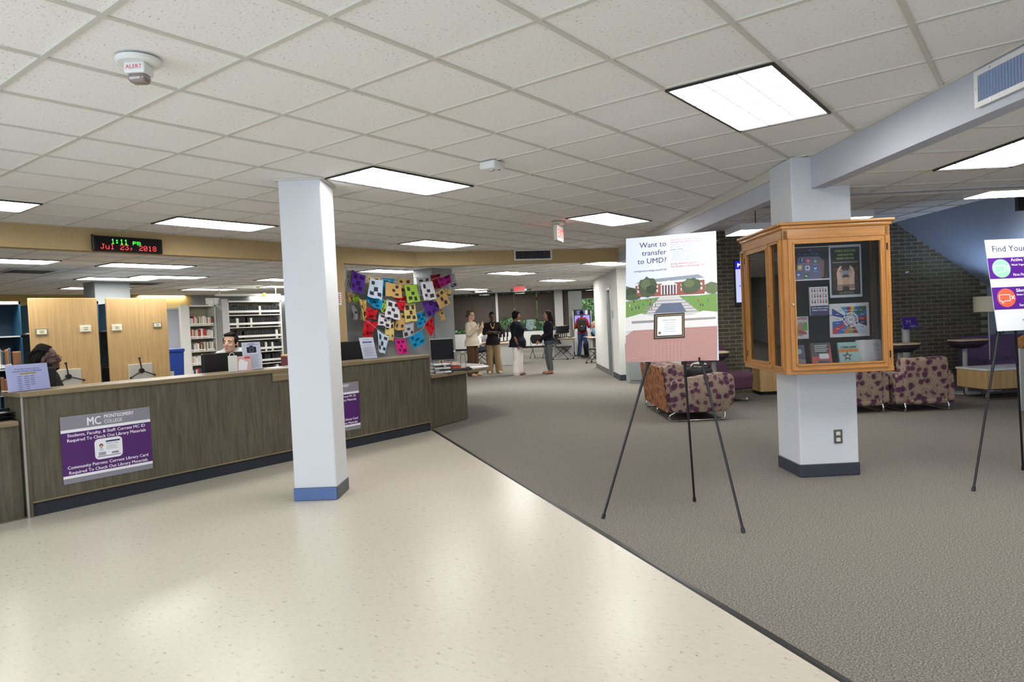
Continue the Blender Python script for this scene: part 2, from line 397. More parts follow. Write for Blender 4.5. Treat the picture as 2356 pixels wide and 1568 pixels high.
# ------------------------------------------------------------------ rear ceiling (staff area and computer hall), grid-square to the lobby
rc = MB(); poly = [(-5.2, 6.95), (6.1, 6.95), (8.95, 4.6), H2(2.3, 11.0), H2(9, 11.0), H2(9, 35.2), H2(-7, 35.2), (8, 16.2), (-5.2, 16.2)]
poly = [(-5.2, 6.95), (6.1, 6.95), (8.95, 4.6), H2(3.0, 12.2), H2(9.4, 12.2), H2(9.4, 22.5), H2(-7.8, 22.5), (-5.2, 19.5)]
rc.add([(x, y, ZB+.021) for x, y in poly], [tuple(range(len(poly)))], m_tile)
rc_o = struct(rc.build('ceiling_rear'), 'lower tile ceiling over the staff area and computer hall')
back_lights = [(2.74, 8.85), (2.84, 11.58), (3.85, 10.65), (.75, 8.99), (3.22, 17.0), (3.95, 13.75), (6.28, 16.0), (6.19, 13.54), (5.84, 10.61), (7.08, 12.47), (9.42, 15.9), (6.43, 8.52), (9.91, 7.85), (13.42, 8.93), (10.0, 5.32), (13.86, 12.36), (16.5, 9.03)]
bl = [(round(x/G)*G, (round(y/G-.5)+.5)*G) for x, y in back_lights]
cells = {(round(x/G)+k, round(y/G-.5)) for x, y in bl for k in (-1, 0)}
rest = MB(); cnt = 0
tm2 = MB().add(tl.v, tl.f, m_tile)
def in_poly(x, y, P):
    c = False; j = len(P)-1
    for i in range(len(P)):
        if (P[i][1] > y) != (P[j][1] > y) and x < (P[j][0]-P[i][0])*(y-P[i][1])/(P[j][1]-P[i][1])+P[i][0]: c = not c
        j = i
    return c
cand = []
for i in range(-8, 60):
    for j in range(-16, 62):
        x, y = (i+.5)*G, (j+.5)*G
        if (i, j) in cells or not all(in_poly(x+a*.3, y+b*.3, poly) for a in (-1, 1) for b in (-1, 1)): continue
        cand.append(((Vector((x, y, ZB))-CAM).length if seen(x, y, ZB) else 999, x, y))
cand.sort()
for q, (dist, x, y) in enumerate(cand):
    dz = random.uniform(-.003, .003)
    if q < 160 and dist < 900: link('ceiling_tile', tile_me, rc_o, (x, y, ZB+.004+dz))
    else: rest.add(tl.v, tl.f, m_tile, Matrix.Translation((x, y, ZB+.004+dz)))
tag(rest.build('ceiling_tile_field', rc_o), kind='stuff')
gb = MB()
for k in range(-16, 62):
    c = k*G
    for axis in 'xy':
        t = -5.2; run = None
        while t < 36:
            x, y = (t, c) if axis == 'x' else (c, t)
            ins = in_poly(x, y, poly) and in_poly(x-.1, y-.1, poly)
            if ins and run is None: run = t
            if not ins and run is not None:
                if axis == 'x': gb.box(run, t-.2, c-.011, c+.011, ZB-.003, ZB+.02, m_bar)
                else: gb.box(c-.011, c+.011, run, t-.2, ZB-.0025, ZB+.02, m_bar)
                run = None
            t += .2
tag(gb.build('grid_bars', rc_o), kind='stuff')
blab = ['light panel behind the soffit just under the red-and-green clock', 'long thin light panel above the left blond shelf end panel', 'light panel right of the clock, second row back over the staff area',
        'light panel behind the soffit at the left picture edge', 'distant light strip low at the left picture edge', 'light panel half hidden by the grey pier over the stacks', 'thin light strip just above the right blond end panel',
        'glowing light panel above the white book racks', 'light panel tip left of the near column, topmost', 'light panel tip left of the near column, middle one', 'light panel tip left of the near column, lowest',
        'light panel seen above the strings of cloth flags', 'wide light panel in front of the red wall-side exit sign', 'light panel right of the far exit sign', 'light panel just left of the transfer poster', 'light panel above the woman in the cream cardigan', 'distant light panel over the far pier']
for (x, y), lb in zip(bl, blab): ceiling_light('fluorescent '+lb, (x, y, ZB-.009), group='fluorescent panels of the rear ceiling', ribs=False, proto=LPF if x > 8.5 else LPR)
# raised ceiling of the far hall in front of the windows
ZF = 3.0; Th = Matrix.Translation(HO) @ Matrix.Rotation(HA, 4, 'Z')
fc = MB(); fc.box(-8, 9.4, 22.5, 37.2, ZF+.02, ZF+.06, m_gap, Th).box(-8, 9.4, 22.45, 22.52, ZB-.005, ZF+.06, m_wall, Th)
sl_o = struct(fc.build('ceiling_far'), 'raised white panel ceiling in front of the far windows')
far_lights = [(-1.05, 34.6, 'bright light panel in the raised ceiling above the far windows, left one'), (.98, 34.4, 'bright light panel in the raised ceiling right of the far exit sign'), (4.1, 34.6, 'bright light panel in the raised ceiling behind the far pier'), (-2.2, 25, ''), (.6, 25.4, ''), (3.6, 25, ''), (-2.2, 29.5, ''), (.6, 29.8, ''), (3.8, 29.5, '')]  # entries without text are out of sight, added to light the hall
fcell = {(round(l/1.0-.5), round(d_/1.2)) for l, d_, _ in far_lights}
for i in range(-7, 9):
    for j in range(19, 31):
        if (i, j) in fcell or i*1.0 < -6.5: continue
        MB().box(-.485, .485, -.59, .59, 0, .015, m_white).build('ceiling_panel', sl_o, H((i+.5)*1.0, j*1.2, ZF+.004), HA) if False else link('ceiling_panel', (globals().setdefault('_fp', MB().box(-.485, .485, -.59, .59, 0, .015, m_tile).mesh('ceiling_panel'))), sl_o, H((i+.5)*1.0, j*1.2, ZF+.004), HA)
for l, d_, lb in far_lights:
    t = ceiling_light('fluorescent '+(lb or 'panel added out of view above the lower ceiling edge to light the far hall'), H((round(l-.5)+.5), round(d_/1.2)*1.2, ZF), HA+math.pi/2, 'fluorescent panels of the raised far ceiling', ribs=False, proto=LPF)

# ------------------------------------------------------------------ right hand low ceiling, square to the hall
low = [(3.62, -.30), (-.65, -3.75), (1.2, -7.2), H2(9.0, 2.5), H2(9.0, 6.2), H2(2.35, 6.2)]
low = [(3.74, -.22), (-.75, -3.80), (-2.0, -7.2), (11.0, -7.2), H2(9.3, 6.2), H2(2.62, 6.2)]
lc = MB(); lc.add([(x, y, ZL+.03) for x, y in low], [tuple(range(len(low)))], m_gap)
lc_o = struct(lc.build('ceiling_low'), 'lower tile ceiling on the right side')
def hall_tiles(parent, P, Z, l0, l1, d0, d1, skip=(), off=(0, 0), cap=110):
    rest = MB(); c = []
    nl0, nl1 = math.floor((l0-off[0])/G), math.ceil((l1-off[0])/G)
    for i in range(nl0, nl1):
        for j in range(math.floor((d0-off[1])/G), math.ceil((d1-off[1])/G)):
            l, d_ = off[0]+(i+.5)*G, off[1]+(j+.5)*G; p = H(l, d_)
            if (i, j) in skip or not in_poly(p.x, p.y, P): continue
            c.append(((p-CAM).length if seen(p.x, p.y, Z) else 999, p))
    c.sort(key=lambda a: a[0])
    for q, (ds, p) in enumerate(c):
        if q < cap and ds < 900: link('ceiling_tile', tile_me, parent, (p.x, p.y, Z+.004), HA)
        else: rest.add(tl.v, tl.f, m_tile, Matrix.Translation((p.x, p.y, Z+.004)) @ Matrix.Rotation(HA, 4, 'Z'))
    if rest.v: tag(rest.build('ceiling_tile_field', parent), kind='stuff')
    g = MB()
    for ax in 'ld':
        a0, a1 = (math.floor((d0-off[1])/G), math.ceil((d1-off[1])/G)) if ax == 'l' else (nl0, nl1)
        for k in range(a0, a1+1):
            c0 = (off[1] if ax == 'l' else off[0])+k*G; t = l0 if ax == 'l' else d0; e = l1 if ax == 'l' else d1; run = None
            while t <= e+.1:
                p = H(t, c0) if ax == 'l' else H(c0, t); ins = in_poly(p.x, p.y, P) and t < e
                if ins and run is None: run = t
                if not ins and run is not None:
                    if t-run > .25:
                        T = Matrix.Translation(HO) @ Matrix.Rotation(HA, 4, 'Z')
                        bb = MB()
                        if ax == 'l': bb.box(run, t-.05, c0-.0125, c0+.0125, Z-.004, Z+.02, m_bar, T)
                        else: bb.box(c0-.0125, c0+.0125, run, t-.05, Z-.0035, Z+.02, m_bar, T)
                        bb.build('grid_bar', parent)
                    run = None
                t += .05
offL = (2.61-4*G, 5.27-8*G)
skipL = {(5, j) for j in (6, 7)} | {(5, j) for j in (2, 3)}
hall_tiles(lc_o, low, ZL, 0, 9.3, -1, 6.2, skip=skipL, off=offL)
for (i, j), lb in (((5, 6), 'fluorescent panel with gridded lens in the low ceiling at the right edge'), ((5, 2), 'fluorescent panel in the low ceiling outside the picture')):
    ceiling_light(lb, H(offL[0]+(i+.5)*G, offL[1]+(j+1)*G, ZL-.010), HA+math.pi/2, 'fluorescent panels of the low ceiling')
ed = MB(); T_ = Matrix.Translation(HO) @ Matrix.Rotation(HA, 4, 'Z')
ed.box(2.62, 9.4, 6.2, 6.3, ZL-.005, ZH+.05, m_grey2, T_)
struct(ed.build('trim_6'), 'edge of the low ceiling')
# high ceiling in front of the brick wall
high = [H2(2.2, 6.25), H2(9.4, 6.25), H2(9.4, 12.15), H2(2.8, 12.15), H2(2.6, 11.0)]
high = [(4.0, .0), H2(9.4, 6.2), H2(9.4, 12.2), H2(2.8, 12.2), (8.97, 4.6)]
hc = MB(); hc.add([(x, y, ZH+.03) for x, y in high], [tuple(range(len(high)))], m_gap)
hc_o = struct(hc.build('ceiling_high'), 'raised tile ceiling in front of the brick wall')
hall_tiles(hc_o, high, ZH, 1.2, 9.3, 6.0, 12.2, off=(offL[0], offL[1]), cap=80)
for (l, d_), lb in (((3.35, 9.4), 'box-shaped surface light hanging in front of the brick wall left of the display case'), ((5.05, 6.9), 'box-shaped surface light hanging at the right, above the stair slope'), ((4.05, 8.6), 'box-shaped surface light just right of the column top')):
    t = thing('surface_light', lb, 'ceiling light', H(l, d_, 2.48), HA, 'box lights by the brick wall')
    bx = MB(); bx.box(-.32, .32, -.32, .32, .005, .09, m_col); bx.build('housing', t)
    MB().add([(-.31, -.31, 0), (.31, -.31, 0), (.31, .31, 0), (-.31, .31, 0)], [(3, 2, 1, 0)], m_lens).build('lens', t)
    st = MB()
    st.tube([(0, 0, .09), (0, 0, ZH-2.48+.005)], .006, m_gap, 6)
    st.build('stem', t)
# ------------------------------------------------------------------ columns
def column(name, near, w1, w2, z0, z1, rz, mat, label, base=True):
    """near = the corner towards the viewer, faces run along local +x (right) and +y (away)"""
    mb = MB(); mb.rb((w1/2, w2/2, (z0+z1)/2), (w1, w2, z1-z0), .012, mat, 2)
    o = struct(mb.build(name, None, (near[0], near[1], 0), rz), label)
    if base:
        b = MB(); t = .006
        b.rb((w1/2, w2/2, .055), (w1+2*t, w2+2*t, .11), .006, m_base, 1); b.build('cove_base', o)
    return o
lcol = column('wall_column', (1.20, 3.065), .36, .36, 0, ZC, R(-54), m_col, 'square pale blue-white column in front of the counter')
# local frame: x runs right-down, so the near corner is (0,0); left face is x=0 plane
lcol.location = Vector((1.20, 3.065, 0))-Vector((math.cos(R(-54)), math.sin(R(-54)), 0))*.36
MB().rb((.18, -.009, .056), (.366, .006, .108), .003, M('blue_tape', (66, 96, 150), .18, coat=.5), 1).build('base_tape', lcol)
tr = MB(); tr.box(-.02, .38, -.02, .38, ZC-.012, ZC+.002, m_bar); tr.build('ceiling_angle', lcol)
rcol = column('wall_column', (3.605, -.022), .50, .46, 0, ZC, R(-51.5), m_col, 'square pale column carrying the oak display case')
# outlet on the right column
t = thing('wall_outlet', 'steel wall outlet with two white sockets low on the column', 'wall outlet', rcol.location+Vector((math.cos(R(-51.5)), math.sin(R(-51.5)), 0))*.325+Vector((0, 0, .335)), R(-51.5))
MB().rb((0, -.004, 0), (.072, .008, .117), .003, M('outlet_steel', (120, 118, 112), .4, .8)).build('cover_plate', t)
for zz in (-.026, .026):
    s_ = MB(); s_.rb((0, -.009, zz), (.034, .006, .030), .010, M('socket_white', (236, 234, 226), .4), 3); so_ = s_.build('socket', t)
    k_ = MB()
    for dx in (-.007, .007): k_.box(dx-.0015, dx+.0015, -.0132, -.0118, zz-.001, zz+.008, m_dark)
    k_.ell((0, -.012, zz-.008), (.003, .0012, .003), m_dark, seg=8, rg=4); k_.build('slot', so_)
column('wall_column', H2(2.29, 27.4), .5, .5, 0, ZB+.02, HA, m_grey, 'grey square pier beside the far touchscreen kiosk')
column('wall_column', (2.95, 12.0), .62, .5, 0, ZB+.02, 0, m_grey, 'grey square pier behind the mobile stacks')
column('wall_column', (6.98, 7.40), .562, .5, 0, ZB+.02, 0, m_grey, 'grey pier at the right end of the flag wall')

# ------------------------------------------------------------------ tan pilaster, grey flag wall
mb = MB(); mb.box(4.30, 4.47, 6.85, 7.0, 0, 2.44, m_tan)
struct(mb.build('trim_7'), 'narrow tan pilaster beside the near column')
mb = MB(); mb.box(4.47, 7.54, 7.42, 7.54, 0, 2.19, m_grey)
struct(mb.build('wall_grey'), 'grey partition wall behind the strings of cloth flags')

# ------------------------------------------------------------------ staff area rear wall and doorway
m_ywall = NM('ochre_paint', [(0, (172, 146, 92)), (1, (182, 156, 100))], scale=3, rough=.75, spec=.2)
mb = MB()
mb.box(-5.2, 6.05, 16.0, 16.15, 0, ZB+.1, m_ywall); mb.box(6.05, 6.85, 16.0, 16.15, 2.13, ZB+.1, m_ywall); mb.box(6.85, 13.0, 16.0, 16.15, 0, ZB+.1, m_grey)
struct(mb.build('wall_rear'), 'ochre wall behind the book stacks')
wall('wall_hall_left', [(13.0, 16.05), H2(-7.0, 37.2)], 0, 3.2, m_grey, 'grey wall along the computer hall')
dr = MB(); dr.box(6.02, 6.07, 15.96, 16.18, 0, 2.15, m_metal).box(6.83, 6.88, 15.96, 16.18, 0, 2.15, m_metal).box(6.02, 6.88, 15.96, 16.18, 2.13, 2.18, m_metal)
d1 = struct(dr.build('door_1'), 'open doorway into a bright room behind the stacks')
mb = MB(); mb.box(5.2, 8.2, 19.0, 19.1, 0, 2.7, M('bright_room_wall', (206, 212, 228), .7)).box(5.2, 5.3, 16.2, 19, 0, 2.7, m_wall).box(8.1, 8.2, 16.2, 19, 0, 2.7, m_wall).box(5.2, 8.2, 16.2, 19.1, 2.7, 2.75, m_wall)
mb.build('room_wall', d1)
ceiling_light('light panel in the bright room behind the doorway', (6.4, 17.4, ZB-.012), group='fluorescent panels of the rear ceiling', ribs=False)

# ------------------------------------------------------------------ white block with door on the right side of the hall
mb = MB(); T_ = Matrix.Translation(HO) @ Matrix.Rotation(HA, 4, 'Z')
mb.box(2.36, 6.0, 17.0, 19.8, 0, ZB+.05, m_wall, T_).box(2.36, 6.0, 15.4, 16.45, 0, ZB+.05, m_wall, T_).box(2.36, 6.0, 16.45, 17.0, 2.10, ZB+.05, m_wall, T_).box(2.52, 6, 16.45, 17, 0, 2.1, m_wall, T_)
struct(mb.build('wall_right'), 'white painted block with a grey door on the right of the hall')
mb = MB(); mb.box(2.349, 2.36, 17.0, 19.82, 0, .13, M('grey_base', (96, 96, 92), .6), T_).box(2.349, 2.36, 15.39, 16.4, 0, .13, m_base, T_).box(2.349, 2.8, 15.388, 15.4, 0, .13, m_base, T_)
struct(mb.build('baseboard_right'), 'dark rubber baseboard')
mb = MB(); mb.box(2.335, 2.55, 16.40, 16.47, 0, 2.14, m_metal, T_).box(2.335, 2.55, 16.98, 17.05, 0, 2.14, m_metal, T_).box(2.335, 2.55, 16.4, 17.05, 2.08, 2.14, m_metal, T_)
d2 = struct(mb.build('door_2'), 'blue-grey door in a steel frame on the white block')
mb = MB(); mb.box(2.43, 2.48, 16.47, 16.98, 0, 2.08, M('door_bluegrey', (104, 118, 136), .45), T_); leaf = mb.build('door_leaf', d2)
mb = MB(); mb.tube([H(2.42, 16.55, 1.0), H(2.385, 16.55, 1.0), H(2.385, 16.66, 1.0)], .009, m_metal, 6); mb.build('handle', leaf)
t = thing('door_plate', 'small pale green room plate beside the grey door', 'sign', H(2.352, 16.2, 1.5), HA+math.pi/2)
MB().rb((0, -.006, 0), (.2, .012, .2), .004, M('plate_green', (150, 178, 168), .4)).build('plate', t)
t = thing('light_switch', 'small white switch low on the white block wall', 'switch', H(2.352, 18.6, .5), HA+math.pi/2)
MB().rb((0, -.005, 0), (.09, .01, .15), .004, m_white).build('cover', t)
# wall between the block and the brick wall
mb = MB(); pts = [H2(2.75, 15.4), H2(2.90, 12.0)]
mb.prism([pts[0], pts[1], H2(3.05, 12.0), H2(2.95, 15.4)], 0, ZH+.05, m_wall); struct(mb.build('wall_return', fix=True), 'white wall between the block and the brick wall')
mb = MB(); mb.prism([H2(2.738, 15.4), H2(2.888, 11.99), H2(2.90, 11.99), H2(2.75, 15.4)], 0, .13, m_base); struct(mb.build('baseboard_return', fix=True), 'dark baseboard of the white return wall')
t = thing('low_cabinet', 'low blue-grey cabinet standing against the white wall behind the poster', 'cabinet', H(2.42, 14.6), HA)
MB().rb((.16, .2, .42), (.32, .4, .84), .006, m_grey).build('body', t); MB().rb((.16, -.006, .44), (.29, .012, .74), .004, m_grey).build('door', t)

# ------------------------------------------------------------------ brick wall
m_mort = NM('mortar', [(0, (140, 137, 122)), (1, (156, 152, 136))], scale=40, rough=.95, spec=.1)
m_brk = [NM('brick_%d' % k, [(.3, a), (.7, b)], scale=30, detail=5, rough=.9, bump=.3, spec=.15) for k, (a, b) in enumerate((((86, 81, 70), (104, 99, 84)), ((78, 74, 66), (95, 90, 79)), ((92, 83, 74), (108, 98, 87))))]
mb = MB(); mb.box(2.9, 8.24, 11.996, 12.2, 0, ZH+.05, m_mort, T_)
brick_o = struct(mb.build('wall_brick'), 'dark brown brick wall of the lounge')
BL, BH, BW, BC = .2032, .0572, .2132, .0672
bmesh_ = []
for k in range(3):
    q = MB(); vs, fs = bevel_cube(BL, .03, BH, .004, 1); q.add(vs, fs, m_brk[k]); bmesh_.append(q.mesh('brick'))
bv, bf = bevel_cube(BL, .03, BH, .004, 1)
rest = MB(); nb_ = 0
def slope_z(l): return 2.83-(l-6.66)*.731
for c in range(42):
    z = .034+c*BC
    for i in range(27):
        l = 2.9+BW*(i+.5+(.5 if c % 2 else 0))
        if l+BL/2 > 8.24 or z > ZH: continue
        if l > 6.6 and z-.05 > slope_z(l): continue
        vis = (3.5 < l < 3.98 and z > .75) or (6.72 < l < 8.24 and z > .45)
        k = random.choice((0, 0, 1, 1, 2)); p = H(l, 12.006+random.uniform(-.0015, .0015), z)
        if vis and nb_ < 298: link('brick', bmesh_[k], brick_o, p, HA); nb_ += 1
        else: rest.add(bv, bf, m_brk[k], Matrix.Translation(p) @ Matrix.Rotation(HA, 4, 'Z'))
for c in range(42):
    z = .034+c*BC
    for a, b in (((2.9, 2.9+BW*.5-.01),) if c % 2 else ())+(((8.24-BW*.5+.0, 8.235),) if c % 2 == 0 else ((8.24-.02, 8.235),)):
        if b-a > .03 and z < (slope_z(a)+.05 if a > 6 else ZH): rest.add([(x*(b-a)/BL, y, zz) for x, y, zz in bv], bf, m_brk[c % 3], Matrix.Translation(H((a+b)/2, 12.006, z)) @ Matrix.Rotation(HA, 4, 'Z'))
tag(rest.build('brick_field', brick_o), kind='stuff')
# painted wall right of the bricks and the sloping stair underside
mb = MB(); mb.box(8.24, 9.45, 11.98, 12.2, 0, ZH+.05, m_blue, T_); struct(mb.build('wall_blue'), 'blue-grey painted wall right of the bricks')
mb = MB()
pr_ = [(6.66, 2.835), (9.4, 2.835-.731*2.74), (9.4, 2.835-.731*2.74+.2), (6.95, 2.84)]
n = len(pr_); vs = [H(l, 6.9, z) for l, z in pr_]+[H(l, 11.99, z) for l, z in pr_]
mb.add(vs, [tuple(range(n-1, -1, -1)), tuple(range(n, 2*n))]+[(i, (i+1) % n, (i+1) % n+n, i+n) for i in range(n)], m_blue)
struct(mb.build('ceiling_stair', fix=True), 'blue-grey sloping underside of the staircase')
t = thing('stair_flight', 'dark stepped stair edge with grey rails in the upper right corner', 'staircase', H(5.66, 7.7), HA)
q = MB(); q.prof([(0, 2.40), (.05, 2.40), (.05, 2.64), (0, 2.64)], 0, 1.2, m_black)
q.prof([(0, 2.26), (.05, 2.26), (.05, 2.41), (0, 2.41)], .30, 1.2, m_black); q.build('stringer', t)
q = MB(); q.tube([(.1, -.02, 2.62), (.75, -.02, 2.42)], .014, m_metal, 6); q.build('rail', t)
for xx in (.10, .24): MB().tube([(xx, -.02, 2.42), (xx, -.02, 2.83)], .012, m_metal, 6).build('post', t)

# ------------------------------------------------------------------ far window wall
mb = MB(); D = 37.0
mb.box(-8, 9.4, D, D+.2, 0, .88, m_wall, T_).box(-7, 9.4, D, D+.2, 2.98, 3.3, m_wall, T_).box(-7, -3.9, D, D+.2, .8, 3.1, m_wall, T_).box(2.30, 2.72, D-.15, D+.2, .8, 3.1, m_wall, T_).box(-.85, -.73, D-.08, D+.2, 0, 3.1, m_wall, T_).box(5.2, 9.4, D, D+.2, .8, 3.1, m_wall, T_)
struct(mb.build('wall_windows'), 'far wall with the row of windows')
wall('wall_hall_right', [H2(9.4, 37.2), H2(9.4, 12.0)], 0, 3.3, m_grey, 'grey wall at the right of the computer hall')
t = thing('radiator_cover', 'long white heater cover under the far windows', 'radiator', H(-.7, 36.75), HA)
MB().rb((0, 0, .46), (5.8, .36, .74), .01, m_white).build('casing', t); MB().box(-2.88, 2.88, -.14, .15, 0, .09, m_dark).build('plinth', t)
m_shade = NM('brown_shade', [(0, (82, 75, 70)), (1, (90, 83, 77))], scale=300, rough=.85, spec=.1)
m_frame = M('window_bronze', (38, 36, 36), .45)
wins = [(-3.9, -2.12, 1.11), (-2.10, -1.02, 1.05), (-1.0, -.86, 1.05), (-.72, .13, 1.65), (.17, 1.33, 1.52), (1.37, 2.29, 1.40), (2.73, 3.05, .92), (3.07, 5.2, 2.5)]
wl = ['far left window with its brown shade nearly down', 'window behind the woman in the cream cardigan', 'narrow window by the white mullion', 'window with green leaves showing below its raised shade', 'window above the white heater cover, shade half down', 'window behind the woman with long dark hair', 'narrow window right of the white pilaster', 'window behind the seated grey-haired man, shade raised']
for i, (a, b, zs) in enumerate(wins):
    w_ = MB(); w_.box(a, a+.05, D+.02, D+.1, .88, 2.98, m_frame, T_).box(b-.05, b, D+.02, D+.1, .88, 2.98, m_frame, T_).box(a, b, D+.02, D+.1, .88, .94, m_frame, T_).box(a, b, D+.02, D+.1, 2.93, 2.98, m_frame, T_)
    wo = struct(w_.build('window_%d' % (i+2)), wl[i])
    MB().box(a+.05, b-.05, D+.05, D+.06, .94, 2.93, m_glass, T_).build('pane', wo)
    s_ = thing('roller_shade', 'brown roller shade of the '+wl[i].split(' with')[0].split(',')[0], 'window shade', H((a+b)/2, D-.03), HA, 'brown roller shades of the far windows')
    hw = (b-a)/2-.004
    MB().box(-hw, hw, -.004, .004, zs, 2.86, m_shade).build('fabric', s_); MB().rb((0, 0, zs), (2*hw, .03, .03), .006, m_frame, 1).build('hem_bar', s_)
    MB().tube([(-hw, 0, 2.88), (hw, 0, 2.88)], .03, m_frame, 8).build('roller', s_)
# outdoors beyond the windows
tag(MB().add([H(-12, 37.3, -.05), H(14, 37.3, -.05), H(14, 60, -.05), H(-12, 60, -.05)], [(0, 1, 2, 3)], NM('lawn', [(.3, (60, 84, 38)), (.7, (110, 130, 70))], scale=8, rough=.95)).build('lawn'), 'green lawn outside the far windows', 'lawn', kind='structure')
m_leaf = NM('leaf_green', [(.3, (52, 82, 40)), (.7, (120, 150, 84))], scale=9, rough=.6)
hd = MB(); rnd = random.Random(4)
for k in range(5000):
    l_, z_, d_ = rnd.uniform(-9, 10), rnd.uniform(0, 4.5), rnd.uniform(44, 45.2)
    T = Matrix.Translation(H(l_, d_, z_)) @ Matrix.Rotation(rnd.uniform(0, 6.28), 4, 'Z') @ Matrix.Rotation(rnd.uniform(0, 3), 4, 'X'); s_ = rnd.uniform(.12, .26)
    hd.add([(-s_*.5, 0, 0), (0, -s_, .03), (s_*.5, 0, 0), (0, s_, .03)], [(0, 1, 2, 3)], m_leaf, T)
t = thing('hedge', 'dense green hedge added outside the far windows to block the sky', 'hedge', (0, 0, 0)); tag(hd.build('foliage', t), kind='stuff')  # hedge belt added to block the bright sky
q = MB()
for k in range(-9, 10): q.tube([H(k, 44.6, 0), H(k+.2, 44.6, 2.2), H(k, 44.7, 4.2)], .12, M('bark', (80, 66, 52), .9), 6)
q.box(-9.5, 10.5, 45.3, 45.5, 0, 4.6, M('hedge_shade_board', (40, 50, 30), .95), T_); tag(q.build('trunks_and_board', t), kind='stuff')  # dark board added behind the leaves against the sky, shade in its colour
def bush(l, d_, r, hgt, label):
    t = thing('shrub', label, 'shrub', H(l, d_, -.05), 0, 'shrubs outside the far windows')
    q = MB(); rnd = random.Random(int(l*10)+50)
    for k in range(900):
        a = rnd.uniform(0, 6.28); ph = math.acos(rnd.uniform(-.6, 1)); rr = r*rnd.uniform(.7, 1.05)
        p = Vector((rr*math.sin(ph)*math.cos(a), rr*math.sin(ph)*math.sin(a), hgt*.55+hgt*.45*math.cos(ph)*rnd.uniform(.8, 1.05)))
        T = Matrix.Translation(p) @ Matrix.Rotation(rnd.uniform(0, 6.28), 4, 'Z') @ Matrix.Rotation(rnd.uniform(0, 3), 4, 'X')
        s_ = rnd.uniform(.06, .13); q.add([(-s_*.5, 0, 0), (0, -s_, .02), (s_*.5, 0, 0), (0, s_, .02)], [(0, 1, 2, 3)], m_leaf, T)
    tag(q.build('foliage', t), kind='stuff')
    q = MB()
    for k in range(4): q.tube([(0, 0, 0), (rnd.uniform(-.3, .3)*r, rnd.uniform(-.3, .3)*r, hgt*.6)], .03, M('bark', (80, 66, 52), .9), 5)
    q.build('stem', t)
for l, d_, r, h_, lb in ((-.3, 40, .9, 2.2, 'leafy shrub right behind the window with the raised shade'), (1.0, 40.6, 1.0, 2.4, 'leafy shrub behind the window above the heater'), (-3.4, 40, 1.0, 1.9, 'leafy shrub outside the far left window'), (3.9, 40.5, 1.0, 2.6, 'leafy shrub outside the window of the seated man'), (5.1, 42, 1.2, 3.0, 'tall shrub furthest right outside the windows'), (2.1, 43, 1.2, 2.8, 'shrub furthest back outside the windows')): bush(l, d_, r, h_, lb)
# ------------------------------------------------------------------ service counter
CY = 4.95
t = thing('service_counter', 'long grey-brown oak service counter with a raised ledge and dark carpeted kick', 'counter', (0, 0, 0))
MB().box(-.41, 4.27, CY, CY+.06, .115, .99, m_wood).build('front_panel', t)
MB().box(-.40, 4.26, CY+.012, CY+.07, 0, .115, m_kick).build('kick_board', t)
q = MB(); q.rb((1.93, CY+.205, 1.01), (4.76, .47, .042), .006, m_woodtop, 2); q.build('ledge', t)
MB().box(-.43, -.40, CY-.005, CY+.43, 0, .99, m_wood).build('end_panel', t)
MB().box(4.26, 4.30, CY-.005, CY+.43, 0, .99, m_wood).build('end_panel', t)
MB().box(-.447, -.43, CY-.012, CY+.005, .0, .99, m_metal).build('corner_strip', t)
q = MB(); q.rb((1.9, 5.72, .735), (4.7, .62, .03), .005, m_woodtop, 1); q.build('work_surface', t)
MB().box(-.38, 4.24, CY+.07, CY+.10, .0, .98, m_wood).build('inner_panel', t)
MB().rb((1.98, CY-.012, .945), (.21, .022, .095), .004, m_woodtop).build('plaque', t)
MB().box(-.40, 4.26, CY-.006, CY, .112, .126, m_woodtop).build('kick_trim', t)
t = thing('low_counter', 'lower section of grey oak counter at the left picture edge', 'counter', (0, 0, 0))
MB().box(-2.4, -.45, CY+.05, CY+.10, .0, .76, m_wood).build('front_panel', t)
MB().rb((-1.43, CY+.38, .78), (1.95, .72, .04), .006, m_woodtop).build('worktop', t)
MB().box(-2.4, -2.36, CY+.1, CY+.7, 0, .76, m_wood).build('end_panel', t)

